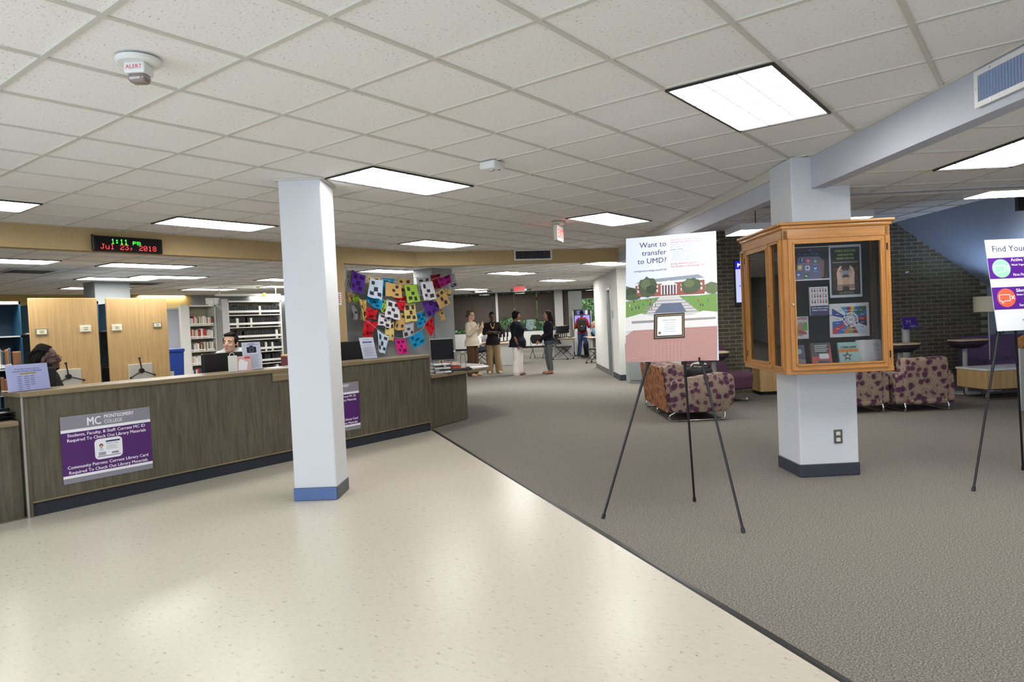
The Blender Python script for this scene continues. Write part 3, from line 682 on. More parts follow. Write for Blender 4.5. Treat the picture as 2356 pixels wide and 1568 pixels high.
# ------------------------------------------------------------------ purple signs on the counter front
m_pur = NM('sign_purple', [(0, (76, 28, 100)), (1, (86, 36, 110))], scale=6, rough=.3, spec=.5)
m_sgrey = M('sign_grey', (138, 135, 146), .4); m_sw = M('sign_white', (238, 236, 242), .45); m_navy = M('print_navy', (52, 40, 110), .5)
m_ink = M('print_ink', (40, 40, 48), .6); m_skinp = M('print_skin', (206, 160, 140), .6); m_gtxt = M('print_grey', (140, 142, 150), .6)
def id_sign(label, x, w=.742, hgt=.575):
    t = thing('purple_sign', label, 'sign', (x, CY-.004, .215), 0, 'purple library card signs')
    MB().box(0, w, -.004, .003, 0, hgt, m_pur).build('board', t)
    q = MB(); q.v = []; o = .012
    def rect(z0, z1, mt): q.pr(0, z0, w, z1, mt, o/.0004)
    rect(hgt-.115, hgt, m_sgrey); rect(0, .045, m_sgrey); rect(hgt-.14, hgt-.115, m_sw); rect(.045, .068, m_sw)
    for v in range(len(q.v)): q.v[v] = (q.v[v][0], -.0046, q.v[v][2])
    q.build('band', t)
    g = MB(); y = 12
    g.text('MC', .205, hgt-.098, .10, m_sw, y, bold=.018, sx=.78); g.text('MONTGOMERY', .345, hgt-.052, .045, m_sw, y, bold=.018, sx=.8); g.text('COLLEGE', .345, hgt-.098, .045, m_sw, y, sx=.8)
    for s_, z in (('Students, Faculty, & Staff: Current MC ID', hgt-.178), ('Required To Check Out Library Materials', hgt-.221), ('Community Patrons: Current Library Card', .122), ('Required To Check Out Library Materials', .078)):
        g.text(s_, w/2, z, .0385, m_sw, y, 'CENTER', bold=.018)
    g.build_lines('lettering', t)
    c = MB(); y = 12.5
    c.prr(w*.345, .165, w*.655, .345, .035, m_sw, y)
    c.pr(w*.47, .308, w*.63, .322, m_navy, y+.3); c.pr(w*.375, .186, w*.63, .191, m_navy, y+.3)
    c.pc(w*.418, .285, .016, M('print_hair', (40, 28, 26), .6), y+.3); c.pc(w*.418, .276, .012, m_skinp, y+.5, rz=.016); c.pp([(w*.392, .236), (w*.444, .236), (w*.436, .262), (w*.400, .262)], M('print_shirt', (200, 214, 226), .6), y+.3)
    c.text('Montgomery College', w*.475, .29, .016, m_ink, y+.3, sx=.72)
    for k in range(4): c.pr(w*.475, .245+.010*k, w*(.60-.02*(k % 2)), .248+.010*k, m_gtxt, y+.3)
    for k in range(5): c.pr(w*.385, .198+.006*k, w*.465, .2015+.006*k, m_ink, y+.3)
    c.prr(w*.53, .20, w*.61, .218, .006, m_gtxt, y+.3)
    c.build('id_card_print', t)
id_sign('purple sign with white lettering and ID card picture on the left counter front', -.172)
id_sign('purple sign on the counter front mostly hidden behind the near column', 2.308)

# ------------------------------------------------------------------ things standing on the counter ledge
def acrylic(name, label, loc, rz, w, hgt, sheet, tilt=12, mat=None):
    t = thing(name, label, 'sign holder', loc, rz)
    a = R(tilt); T = Matrix.Rotation(-a, 4, 'X')
    q = MB(); q.box(-w/2-.004, w/2+.004, .0025, .0045, 0, hgt+.006, m_acr, T); q.box(-w/2-.004, w/2+.004, -.0045, -.0025, 0, hgt+.006, m_acr, T)
    q.box(-w/2-.004, w/2+.004, -.02, .09, 0, .004, m_acr); q.build('holder', t)
    s_ = MB(); s_.box(-w/2, w/2, -.0012, .0012, .003, hgt, mat or m_paper, T); so_ = s_.build('sheet', t)
    g = MB(); sheet(g, w, hgt)
    g.v = [tuple(T @ Vector((x, -.0018-abs(y)*.3, z))) for x, y, z in g.v]
    g.build('lettering', so_)
    return t
m_lav = M('lavender_paper', (206, 208, 240), .6); m_gold = M('print_gold', (196, 170, 70), .6); m_btxt = M('print_blue', (70, 84, 140), .6)
def hours(g, w, h_):
    g.text('Rockville Campus Library', 0, h_-.045, .019, m_btxt, 1, 'CENTER'); g.text('Summer II Hours of Operation', 0, h_-.064, .019, m_btxt, 1, 'CENTER', bold=.01)
    g.pr(-.065, h_-.085, .065, h_-.073, m_gold, 1)
    for k in range(7):
        z = h_-.105-.0175*k
        g.pr(-.09, z, -.055, z+.004, m_btxt, 1)
        if k < 5: g.pr(-.035, z, .005, z+.004, m_btxt, 1); g.pr(.015, z, .05, z+.004, m_btxt, 1)
        else: g.pr(-.025, z, .0, z+.004, m_btxt, 1)
acrylic('acrylic_sign', 'acrylic stand with a lavender opening hours sheet at the left counter end', (-.322, 5.10, 1.032), R(14), .34, .225, hours, 8, m_lav)
def camsheet(g, w, h_):
    g.pr(-.04, h_-.02, .04, h_-.015, m_btxt, 1); g.pr(-.085, h_-.031, .085, h_-.027, m_gtxt, 1)
    g.prr(-.055, h_-.115, .055, h_-.05, .010, m_ink, 1); g.pr(-.02, h_-.052, .02, h_-.037, m_ink, 1); g.pc(0, h_-.083, .026, m_gtxt, 2); g.pc(0, h_-.083, .019, m_ink, 3)
    for k in range(8):
        z = h_-.145-.018*k; ww = .07 if k % 3 else .085
        g.pr(-ww, z, ww, z+.004, m_gtxt, 1)
acrylic('acrylic_sign', 'acrylic stand with a white notice showing a black camera', (1.80, 5.17, 1.032), R(-4), .215, .30, camsheet, 6)
def broch(g, w, h_):
    g.pr(-.05, h_-.032, .05, h_-.026, m_gtxt, 1)
    g.pr(-.07, h_-.075, .07, h_-.052, m_btxt, 1)
    for k in range(9): g.pr(-.075, h_-.10-.018*k, .075-.03*(k % 2), h_-.096-.018*k, m_gtxt, 1)
acrylic('brochure_holder', 'tilted acrylic holder with white printed leaflets on the right counter part', (3.50, 5.22, 1.032), R(-6), .215, .285, broch, 16)
t = thing('card_stand', 'small white card with a ring next to pink cards on the counter', 'card stand', (1.52, 5.10, 1.032), 0)
q = MB(); q.rb((0, 0, .085), (.10, .012, .17), .003, m_white); q.build('card', t)
MB().tube([(-.005+.028*math.cos(R(a)), 0, .172+.028*math.sin(R(a))) for a in range(0, 181, 20)], .003, m_white, 5).build('ring', t)
t = thing('pink_card', 'pink and white folded flyers leaning beside the white card', 'flyer', (1.64, 5.09, 1.032), R(-8))
q = MB(); T = Matrix.Rotation(R(-10), 4, 'X'); q.box(-.075, .085, 0, .004, 0, .16, M('flyer_pink', (222, 176, 176), .6), T); q.build('sheet', t)
q = MB(); q.pp([(-.06, .01), (.03, .01), (.05, .09), (-.02, .13), (-.05, .10)], m_sw, 3); q.pr(.02, .13, .08, .15, M('flyer_red', (190, 70, 70), .6), 2); q.v = [tuple(T @ Vector(v)) for v in q.v]; q.build('print', t)
for k, (x, y, a) in enumerate(((2.15, 5.22, 4), (2.33, 5.25, -7))):
    t = thing('paper_sheet', ('loose white paper sheet on the counter left of the near column', 'white paper sheet on the counter nearest the near column')[k], 'paper', (x, y, 1.0315), R(a)); MB().box(-.14, .14, -.1, .1, 0, .0012, m_paper).build('sheet', t)

# monitors and computers behind the counter
def monitor(label, loc, rz, w=.49, hgt=.30, screen_h=.17, back=True, group=None, tilt=0, frame=None):
    """loc at the foot; the -y side is the back of the monitor when back else the screen"""
    t = thing('monitor', label, 'monitor', loc, rz, group)
    fm = frame or m_black
    q = MB(); T = Matrix.Translation((0, 0, screen_h+hgt/2)) @ Matrix.Rotation(R(tilt), 4, 'X')
    q.rb((0, 0, 0), (w, .045, hgt), .012, fm, 2, T); q.build('casing', t)
    s_ = MB(); y = .0235 if back else -.0235
    s_.box(-w/2+.018, w/2-.018, min(y, y*1.05), max(y, y*1.05), -hgt/2+.02, hgt/2-.018, M('screen_dark', (16, 17, 22), .5, spec=.2), T); s_.build('screen', t)
    MB().rb((0, .02 if not back else -.02, screen_h*.55), (.05, .03, screen_h*1.1), .006, m_black).build('neck', t)
    MB().rb((0, 0, .01), (.24, .2, .02), .008, m_black).build('foot', t)
    return t
monitor('black monitor back in front of the short-haired man', (1.675, 5.56, .752), 0, .49, .31, .165)
monitor('black monitor half hidden by the hours sheet in front of the man with locs', (-.125, 5.56, .752), R(18), .37, .30, .15)
monitor('black monitor at the left picture edge on the low counter', (-.72, 5.34, .802), R(10), .42, .32, .10)
monitor('wide black monitor behind the brochure holder', (3.62, 5.62, .752), R(-3), .60, .33, .18)
t = thing('paper_tray', 'stack of black trays on the low counter at the left edge', 'tray', (-.55, 5.20, .801), R(6))
for k in range(3): q = MB(); q.box(-.13, .13, -.1, .1, .03*k, .03*k+.005, m_black).box(-.13, .13, .095, .1, .03*k, .03*k+.025, m_black).box(-.13, -.125, -.1, .1, .03*k, .03*k+.03, m_black).box(.125, .13, -.1, .1, .03*k, .03*k+.03, m_black); q.build('tray', t)

# ------------------------------------------------------------------ low desk to the right of the counter
t = thing('low_desk', 'low grey oak desk with rounded end beyond the counter', 'desk', (0, 0, 0))
def hp(l, d): p = H(l, d); return (p.x, p.y)
top = [(4.31, 4.93), hp(-.66, 10.15), hp(-.42, 10.55), hp(-.40, 10.9), hp(-.52, 11.4), hp(-.85, 11.9), hp(-1.3, 12.0), (4.9, 6.3), (4.31, 6.3)]
q = MB(); q.prism(top, .705, .75, m_woodtop); q.build('desktop', t, fix=True)
q = MB(); q.prism([(x*.985+5.3*.015, y*.985+5.9*.015) for x, y in top], .75, .7508, M('laminate_grey', (132, 127, 122), .45)); q.build('laminate', t, fix=True)
q = MB(); q.prism([(4.31, 5.04), (5.32, 5.20), (5.32, 5.25), (4.31, 5.10)], .01, .705, m_wood); q.build('modesty_panel', t, fix=True)
a, b = Vector((*hp(-.84, 10.85), 0)), Vector((*hp(-.70, 11.25), 0))
q = MB(); q.prism([(5.36, 5.36), (b.x-.3, b.y-.06), (b.x-.3, b.y), (5.36, 5.42)], .01, .705, m_wood); q.build('modesty_panel', t, fix=True)
q = MB(); q.prism([(b.x-.3, b.y-.08), (b.x-.26, b.y-.08), (b.x+.02, b.y+.5), (b.x-.03, b.y+.5)], .0, .705, m_wood); q.build('end_panel', t, fix=True)
dsk = lambda l, d: H(l, d, .751)
monitor('slim monitor with pale rim on the low desk under the flags', dsk(-1.14, 11.0), HA+R(14), .40, .36, .10, back=False, tilt=-9, frame=M('monitor_grey', (120, 122, 124), .4))
t = thing('letter_tray', 'black wire mesh letter tray with papers on the low desk', 'letter tray', dsk(-1.02, 9.75), HA+R(20))
for k in range(3):
    q = MB(); z = .05*k; y = .05*k
    for yy in range(5): q.tube([(-.13, y-.1+.05*yy, z), (.13, y-.1+.05*yy, z)], .0025, m_black, 4)
    q.tube([(-.13, y-.1, z), (.13, y-.1, z), (.13, y+.1, z), (-.13, y+.1, z)], .004, m_black, 5, closed=True); q.tube([(-.13, y-.1, z+.035), (.13, y-.1, z+.035)], .003, m_black, 5)
    for xx in (-.13, 0, .13): q.tube([(xx, y-.1, z), (xx, y-.1, z+.035)], .003, m_black, 4)
    q.build('tray', t); MB().box(-.11, .11, y-.09, y+.08, z+.004, z+.022, m_paper, Matrix.Rotation(R(3*k-3), 4, 'Z')).build('papers', t)
q = MB()
for xx in (-.135, .135): q.tube([(xx, -.1, .003), (xx, .0, .17), (xx, .2, .15)], .004, m_black, 5)
q.build('side_frame', t)
t = thing('keyboard', 'black keyboard near the front edge of the low desk', 'keyboard', dsk(-.83, 10.05), HA+R(35)); MB().rb((0, 0, .012), (.42, .15, .022), .006, m_black).build('body', t)
q = MB()
for r_ in range(5):
    for c in range(14): q.box(-.2+c*.0285, -.2+c*.0285+.023, -.065+r_*.027, -.065+r_*.027+.021, .023, .029, m_blackm)
tag(q.build('keys', t), kind='stuff')
t = thing('computer_mouse', 'black mouse on the low desk', 'mouse', dsk(-.70, 10.4), HA); MB().ell((0, 0, .016), (.032, .055, .018), m_black).build('shell', t, smooth=60)
m_pet = glassM('bottle_plastic', (.96, .97, .97), 1.18)
def bottle(label, p, s=1.0):
    t = thing('water_bottle', label, 'bottle', p)
    q = MB(); q.lathe([(.03*s, 0), (.036*s, .01), (.036*s, .06), (.033*s, .09), (.036*s, .12), (.036*s, .17), (.028*s, .2), (.013*s, .225), (.013*s, .24)], m_pet, 16); q.build('body', t, smooth=50)
    MB().lathe([(.015*s, .238), (.015*s, .258)], m_white, 12).build('cap', t)
bottle('clear plastic water bottle on the low desk, front one', dsk(-.78, 10.55), 1.15); bottle('clear plastic bottle on the low desk, behind the other', dsk(-.94, 10.95), 1.0)
t = thing('pen_cup', 'small dark cup of orange pens on the low desk', 'pen cup', dsk(-1.08, 10.25))
MB().lathe([(.035, 0), (.038, .09), (.034, .09), (.032, .006)], m_black, 14).build('cup', t)
for k in range(5): MB().tube([(.012*math.cos(k*1.3), .012*math.sin(k*1.3), .01), (.03*math.cos(k*1.3), .03*math.sin(k*1.3), .15)], .004, M('pen_orange', (226, 120, 40), .4) if k % 2 else m_white, 5).build('pen', t)
for k, (c, l, d, lb) in enumerate((((206, 66, 44), -.92, 10.35, 'low red basket on the low desk'), ((232, 226, 214), -.98, 10.7, 'white and red box behind the basket on the low desk'))):
    t = thing('desk_basket' if k == 0 else 'desk_box', lb, 'basket' if k == 0 else 'box', dsk(l, d), HA)
    mt = M('basket_%d' % k, c, .5); q = MB()
    q.box(-.11, .11, -.07, .07, 0, .008, mt)
    for x0, x1, y0, y1 in ((-.11, .11, -.07, -.062), (-.11, .11, .062, .07), (-.11, -.102, -.07, .07), (.102, .11, -.07, .07)): q.box(x0, x1, y0, y1, .008, .05+.04*k, mt)
    q.build('tub', t); MB().box(-.1, .1, -.06, .06, .03, .06+.03*k, m_black if k == 0 else M('box_red', (190, 60, 50), .5)).build('contents', t)
t = thing('paper_sheet', 'white paper on the rounded end of the low desk', 'paper', dsk(-.55, 10.75), HA+.3); MB().box(-.14, .14, -.1, .1, 0, .0012, m_paper).build('sheet', t)

# ------------------------------------------------------------------ mobile stacks with blond end panels
m_teal = M('teal_steel', (38, 78, 102), .5); m_gsteel = M('grey_steel', (176, 178, 176), .5); m_wsteel = M('white_steel', (214, 214, 208), .45)
m_card = M('card_ivory', (236, 230, 196), .6); m_fr1 = M('frame_greygreen', (120, 122, 108), .5)
book_cols = [(172, 58, 52), (58, 64, 92), (190, 178, 150), (92, 60, 48), (44, 46, 50), (128, 88, 60), (206, 202, 196), (70, 94, 104), (150, 104, 60), (112, 48, 60), (226, 222, 214), (96, 90, 110)]
book_m = [M('book_%d' % k, c, .6) for k, c in enumerate(book_cols)]
m_lab = M('spine_label', (232, 230, 222), .6)
_bk = {}
def book_mesh(ci, lab=True):
    if (ci, lab) not in _bk:
        q = MB(); mt = ci if not isinstance(ci, int) else book_m[ci]
        q.rb((0, .0, .5), (1, 1, 1), .06, mt, 1); q.box(-.4, .4, .3, .49, .985, 1.004, m_paper)
        if lab: q.box(-.46, .46, -.515, -.495, .06, .24, m_lab)
        _bk[(ci, lab)] = q.mesh('book')
    return _bk[(ci, lab)]
def book(label, group, x, y, z, w, dp, hgt, ci, rz=0, lab=True, lean=0):
    o = link('book', book_mesh(ci, lab), None, (x, y, z), (0, R(lean), rz)); o.scale = (w, dp, hgt)
    return tag(o, label, 'book', group)
def book_row(x0, x1, y, z, hmin, hmax, dp, label, group, cols, fill=1.0, wmin=.022, wmax=.05, lab=True, gap=.0):
    x = x0
    while x < x1:
        w_ = random.uniform(wmin, wmax)
        if x+w_ > x1: break
        if random.random() < fill:
            book(label, group, x+w_/2, y+dp/2, z, w_-.001, dp*random.uniform(.88, 1), random.uniform(hmin, hmax), random.choice(cols), lab=lab)
        x += w_+gap
def end_panel_unit(x0, x1, label, plates):
    Y = 9.0
    t = thing('mobile_shelving', label, 'shelving', (0, 0, 0), 0, 'mobile shelving carriages')
    MB().rb(((x0+x1)/2, Y+.02, 1.04), (x1-x0, .04, 1.98), .006, m_blond).build('end_panel', t)
    MB().box(x0+.03, x1-.03, Y+.04, Y+.1, .05, 2.0, m_teal).build('upright', t); MB().box(x0-.01, x1+.01, Y+.03, Y+2.2, 0, .06, m_gsteel).build('carriage', t)
    for z in (.35, .68, 1.02, 1.55): MB().box(x0+.04, x1-.04, Y+.1, Y+2.1, z, z+.02, m_gsteel).build('shelf', t)
    MB().box((x0+x1)/2-.01, (x0+x1)/2+.01, Y+.1, Y+2.1, .06, 2.0, m_teal).build('back_panel', t)
    hx = x0+(x1-x0)*.48
    MB().rb((hx, Y-.012, .93), (.34, .024, .24), .004, M('handle_plate', (196, 192, 182), .45)).build('handle_plate', t)
    hb = MB(); hb.tube([(hx-.0, Y-.02, .95), (hx, Y-.07, .95)], .035, m_black, 14); wh = hb.build('hand_crank', t)
    for a in (95, 215, 335):
        a = R(a+random.uniform(-8, 8)); p = (hx+.19*math.cos(a), Y-.075, .95+.19*math.sin(a))
        q = MB(); q.tube([(hx, Y-.06, .95), p], .009, m_black, 7); q.ell(p, (.018, .018, .018), m_black, seg=10, rg=6); q.build('spoke', wh, smooth=50)
    for k, (px, pz, pw, ph, fm) in enumerate(plates):
        q = MB(); q.rb((px, Y-.006, pz), (pw, .012, ph), .003, fm); f_ = q.build('label_frame', t)
        q = MB(); q.box(px-pw/2+.014, px+pw/2-.014, Y-.0135, Y-.012, pz-ph/2+.014, pz+ph/2-.014, m_card); q.box(px-.03, px+.03, Y-.0142, Y-.0135, pz+.008, pz+.014, m_ink).box(px-.025, px+.025, Y-.0142, Y-.0135, pz-.014, pz-.008, m_ink); q.build('label_card', f_)
    return t
end_panel_unit(.945, 1.785, 'mobile shelving with blond wood end panel behind the man with locs', [(1.075, 1.575, .145, .09, m_fr1), (1.615, 1.600, .14, .09, m_white)])
end_panel_unit(1.905, 2.77, 'mobile shelving with blond wood end panel left of the blue bin', [(2.03, 1.60, .135, .09, m_white), (2.61, 1.62, .125, .08, m_fr1)])
# the open aisles: teal shelves with books, seen between the panels
def aisle(x0, x1, label, Y=9.25):
    t = thing('teal_bookshelf', label, 'bookshelf', (0, 0, 0), 0, 'teal shelves in the stacks')
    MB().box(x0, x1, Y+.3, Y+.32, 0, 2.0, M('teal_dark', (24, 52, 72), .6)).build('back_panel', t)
    for x in (x0, x1-.02): MB().box(x, x+.02, Y, Y+.3, 0, 2.0, m_teal).build('side_panel', t)
    MB().box(x0, x1, Y, Y+.3, 1.96, 2.0, m_gsteel).build('top', t)
    for z in (.30, .74, 1.08, 1.52): MB().box(x0, x1, Y, Y+.3, z, z+.02, m_gsteel).build('shelf', t)
aisle(.62, .93, 'teal steel bookshelf left of the blond end panels'); aisle(1.79, 1.90, 'narrow teal bookshelf between the two blond end panels')
rowA = 'worn library book in the teal shelf left of the blond end panels'; rowB = 'library book in the narrow teal shelf between the blond panels'
book_row(.655, .80, 9.27, 1.10, .24, .29, .2, rowA, 'books in the left teal shelf', [2, 4, 5, 7, 8], wmin=.018, wmax=.03)
book('thick orange-brown binder at the right of the left teal shelf, middle board', 'books in the left teal shelf', .865, 9.37, 1.10, .10, .2, .23, 5, lab=False)
book_row(.655, .76, 9.27, .76, .2, .24, .2, rowA, 'books in the left teal shelf', [4, 5, 3], wmin=.03, wmax=.05); book('red book standing low in the left teal shelf', 'books in the left teal shelf', .82, 9.37, .76, .09, .2, .25, 0)
book('thick brown binder in the narrow teal shelf', 'books in the narrow teal shelf', 1.838, 9.37, 1.10, .05, .2, .23, 5, lab=False)
book_row(1.865, 1.885, 9.27, 1.10, .24, .27, .2, rowB, 'books in the narrow teal shelf', [0, 7], wmin=.009, wmax=.012)
book_row(1.81, 1.88, 9.27, .76, .2, .26, .2, rowB, 'books in the narrow teal shelf', [0, 6, 4], wmin=.015, wmax=.04)

# ------------------------------------------------------------------ white book racks further back
def rack(x0, x1, Y, z1, levels, label, lip=.0):
    t = thing('white_book_rack', label, 'bookshelf', (0, 0, 0), 0, 'white steel book racks')
    for x in (x0, x1-.03): MB().box(x, x+.03, Y, Y+.3, 0, z1, m_wsteel).build('upright', t)
    MB().box(x0, x1, Y, Y+.3, z1-.03, z1, m_wsteel).build('top', t); MB().box(x0, x1, Y+.29, Y+.3, 0, z1, M('rack_back', (150, 142, 118), .7)).build('back_panel', t)
    for z in levels:
        q = MB(); q.box(x0+.03, x1-.03, Y, Y+.28, z-.018, z, m_wsteel); s_ = q.build('shelf', t)
        if lip: MB().box(x0+.03, x1-.03, Y-.006, Y, z+.05, z+.05+lip, m_wsteel).build('guard_bar', s_)
    return t
t1 = rack(5.18, 5.81, 13.0, 2.10, (.25, .52, .80, 1.09, 1.38, 1.66), 'white book rack with mixed paperbacks behind the blue bin')
MB().box(5.0, 5.17, 12.95, 13.05, 0, 2.10, m_wsteel).build('end_panel', t1)
for k, z in enumerate((.25, .52, .80, 1.09, 1.38, 1.66)):
    book_row(5.22, 5.77, 13.02, z, .15, .21, .2, 'library book on the %s board of the white rack behind the blue bin' % ('lowest', 'fifth', 'fourth', 'third', 'second', 'top')[k], 'books in the paperback rack', [0, 1, 2, 2, 3, 6, 6, 8, 10, 10, 11], fill=.95, wmin=.025, wmax=.05)
t2 = rack(5.98, 7.36, 12.8, 2.18, (.45, .72, 1.0, 1.29, 1.58, 1.86), 'white rack of black binders behind the short-haired man', lip=.05)
MB().box(5.82, 5.97, 12.75, 13.3, 0, 2.22, m_gsteel).build('end_panel', t2)
m_bind = [M('binder_%d' % k, c, .45) for k, c in enumerate(((26, 27, 30), (34, 34, 38), (20, 22, 28), (214, 212, 204)))]
for kz, z in enumerate((.45, .72, 1.0, 1.29, 1.58, 1.86)):
    x = 6.03
    while x < 7.30:
        w_ = random.choice((.05, .06, .07))
        if random.random() < .92: book('periodical binder on the %s board of the white rack behind the short-haired man' % ('lowest', 'fifth', 'fourth', 'third', 'second', 'top')[kz], 'black binders in the white rack', x+w_/2, 12.93, z, w_-.003, .2, random.uniform(.2, .225), m_bind[random.choice((0, 0, 0, 1, 1, 2, 2, 3))], lab=False)
        x += w_
for k, (x, dz) in enumerate(((5.62, 2.14), (5.76, 2.14))):
    t = thing('white_bin', ('white box on top of the book rack, left one', 'white box on top of the book rack, right one')[k], 'box', (x, 12.9, 2.11), 0, 'white boxes on the rack'); q = MB(); q.rb((0, 0, .06), (.11, .12, .11), .01, m_white); q.build('body', t); MB().rb((0, -.01, .125), (.125, .13, .02), .006, m_white).build('lid', t)
t = thing('ceiling_track', 'white cable track running above the book racks', 'cable track', (0, 0, 0)); q = MB(); q.rb((6.4, 12.6, 2.30), (1.6, .08, .05), .008, m_wsteel, T=None); q.build('channel', t)
for x in (5.7, 7.1): MB().tube([(x, 12.6, 2.32), (x, 12.6, 2.51)], .01, m_wsteel, 6).build('hanger', t)
t = thing('yellow_tag', 'small yellow tag hanging on the cable track', 'tag', (6.75, 12.54, 2.30)); MB().rb((0, -.01, 0), (.07, .02, .09), .006, M('tag_yellow', (208, 186, 60), .5)).build('body', t)
# bins
def bin_(label, x, y, w, d_, hgt, mt, lid=True):
    t = thing('waste_bin', label, 'bin', (x, y, 0)); q = MB()
    q.loft([[(-w*.42, -d_*.42, 0), (w*.42, -d_*.42, 0), (w*.42, d_*.42, 0), (-w*.42, d_*.42, 0)], [(-w/2, -d_/2, hgt), (w/2, -d_/2, hgt), (w/2, d_/2, hgt), (-w/2, d_/2, hgt)]], mt); q.build('tub', t, fix=True)
    if lid: q = MB(); q.rb((0, 0, hgt+.03), (w*1.08, d_*1.1, .06), .02, mt); q.build('lid', t); q = MB(); q.tube([(-w*.3, d_*.52, hgt-.02), (w*.3, d_*.52, hgt-.02)], .02, m_black, 8); q.build('handle', t)
    return t
bin_('tall blue wheeled recycling bin beside the right blond end panel', 3.30, 10.2, .36, .5, 1.17, M('bin_blue', (38, 70, 158), .45))
bin_('pale grey waste bin in front of the blue recycling bin', 3.02, 9.9, .32, .36, .86, M('bin_pale', (190, 198, 196), .5), False)
t = thing('notice_board', 'dark notice board with small pale cards beyond the binder rack', 'notice board', (9.78, 15.97, .944), 0); MB().box(0, .55, 0, .03, 0, .8, m_dark).build('board', t)
for k in range(5): MB().box(.08+.2*(k % 2), .2+.2*(k % 2), -.006, 0, .08+.24*(k//2), .22+.24*(k//2), M('note_pale', (150, 180, 196), .6)).build('note_card', t)
t = thing('work_table', 'maroon-sided work table with papers beside the near column', 'table', (6.2, 10.6, 0)); MB().rb((.5, .3, .93), (1.0, .6, .04), .006, m_blond).build('top', t); MB().box(0, .04, 0, .6, 0, .91, M('maroon', (98, 40, 52), .6)).build('side_panel', t); MB().box(.96, 1.0, 0, .6, 0, .91, M('maroon', (98, 40, 52), .6)).build('side_panel', t); MB().box(.04, .96, .02, .05, .2, .91, M('maroon', (98, 40, 52), .6)).build('front_panel', t)
t = thing('tissue_pack', 'white crumpled plastic packages on the maroon table', 'package', (6.45, 10.8, .951)); q = MB(); q.rb((0, 0, .09), (.3, .22, .18), .05, m_white, 2); q.build('pack', t)
# tan notice on the pilaster
t = thing('wall_notice', 'small white notice with red print on the tan pilaster', 'notice', (4.352, 6.848, 1.80)); MB().box(-.035, .035, -.004, 0, 0, .19, m_paper).build('sheet', t)
q = MB(); [q.pr(-.02, .03+.03*k, .015, .045+.03*k, M('print_red', (196, 70, 70), .6), 12) for k in range(5)]; q.build('print', t)
# ------------------------------------------------------------------ strings of printed cloth flags in front of the grey wall
FLAGS = [
('A1','y',5.19,2.3,5.46,2.27,5.43,2.05,5.18,2.05),
('A2','b',5.54,2.27,5.81,2.26,5.79,1.97,5.52,1.97),
('A3','t',5.89,2.27,6.22,2.27,6.15,2.01,5.93,2.01),
('A4','g',6.33,2.29,6.69,2.33,6.69,1.97,6.36,1.96),
('A5','d',6.68,2.34,6.96,2.38,6.95,2.11,6.72,2.08),
('B0','p',4.79,2.37,5.06,2.28,4.96,1.97,4.71,2.07),
('B1','c',5.13,2.25,5.41,2.21,5.35,1.88,5.04,1.94),
('B2','t',5.48,2.19,5.83,2.15,5.8,1.91,5.44,1.95),
('B3','l',5.91,2.15,6.21,2.16,6.25,1.86,5.96,1.83),
('B4','w',6.28,2.2,6.58,2.22,6.63,1.89,6.31,1.87),
('B5','m',6.71,2.26,7.06,2.36,7.07,2.2,6.76,2.09),
('B6','t',6.63,2.0,6.87,2.1,7.03,1.81,6.74,1.71),
('C1','b',5.09,1.96,5.46,1.94,5.37,1.71,5.08,1.85),
('C2','w',5.54,1.91,5.84,1.84,5.79,1.54,5.47,1.61),
('C3','y',5.93,1.84,6.22,1.83,6.24,1.52,5.95,1.5),
('C4','p',6.35,1.86,6.62,1.88,6.7,1.64,6.49,1.57),
('C5','l',5.44,1.92,5.57,1.88,5.47,1.67,5.38,1.69),
('C6','r',5.72,1.92,6.02,1.96,5.92,1.71,5.8,1.72),
('D1','w',5.39,1.68,5.67,1.62,5.6,1.41,5.33,1.48),
('D2','t',5.8,1.69,5.99,1.66,5.94,1.36,5.7,1.38),
('D3','b',6.27,1.66,6.49,1.68,6.52,1.46,6.27,1.39),
('D4','r',6.41,1.47,6.66,1.58,6.68,1.35,6.58,1.24),
('D5','g',5.89,1.51,6.19,1.51,6.17,1.28,5.91,1.22),
('D6','y',5.52,1.46,5.74,1.53,5.7,1.19,5.5,1.22),
('E1','c',5.27,1.4,5.52,1.27,5.39,0.98,5.26,1.04),
('E2','k',5.66,1.23,5.9,1.22,5.93,0.96,5.7,0.96),
('E3','b',5.98,1.24,6.32,1.36,6.39,1.13,6.08,1.02),
('L1','g',4.72,2.38,4.8,2.35,4.78,2.19,4.67,2.06),
('L2','l',4.81,2.37,4.86,2.37,4.87,2.16,4.78,2.1),
('L3','w',4.67,2.07,4.78,2.06,4.86,1.98,4.8,1.98),
('L4','t',4.69,2.03,4.83,1.98,4.82,1.92,4.72,1.84),
('L5','l',4.83,1.99,4.95,1.97,4.91,1.88,4.85,1.83),
('L6','g',4.85,1.83,4.89,1.74,4.9,1.57,4.84,1.58),
('L7','y',4.92,1.93,5.07,1.89,5.05,1.61,5.0,1.54),
('L8','r',5.05,1.81,5.32,1.73,5.27,1.56,5.04,1.63),
('L9','r',5.03,1.6,5.33,1.52,5.16,1.25,4.98,1.35),
('R0','p',6.64,1.86,6.83,1.86,6.77,1.68,6.72,1.68),
('R1','g',7.0,2.15,7.27,2.41,7.35,2.16,7.18,2.06),
('R2','y',7.01,2.11,7.18,2.08,7.16,1.91,7.02,2.0),
('R3','t',6.79,1.7,6.9,1.73,6.95,1.59,6.87,1.5),
]
fcol = {'y': (214, 190, 120), 'b': (30, 140, 190), 't': (196, 160, 100), 'g': (176, 178, 186), 'd': (140, 30, 42), 'p': (84, 48, 140), 'c': (190, 208, 228), 'l': (150, 190, 70), 'w': (216, 214, 224), 'm': (150, 30, 110), 'r': (196, 34, 46), 'k': (206, 40, 130)}
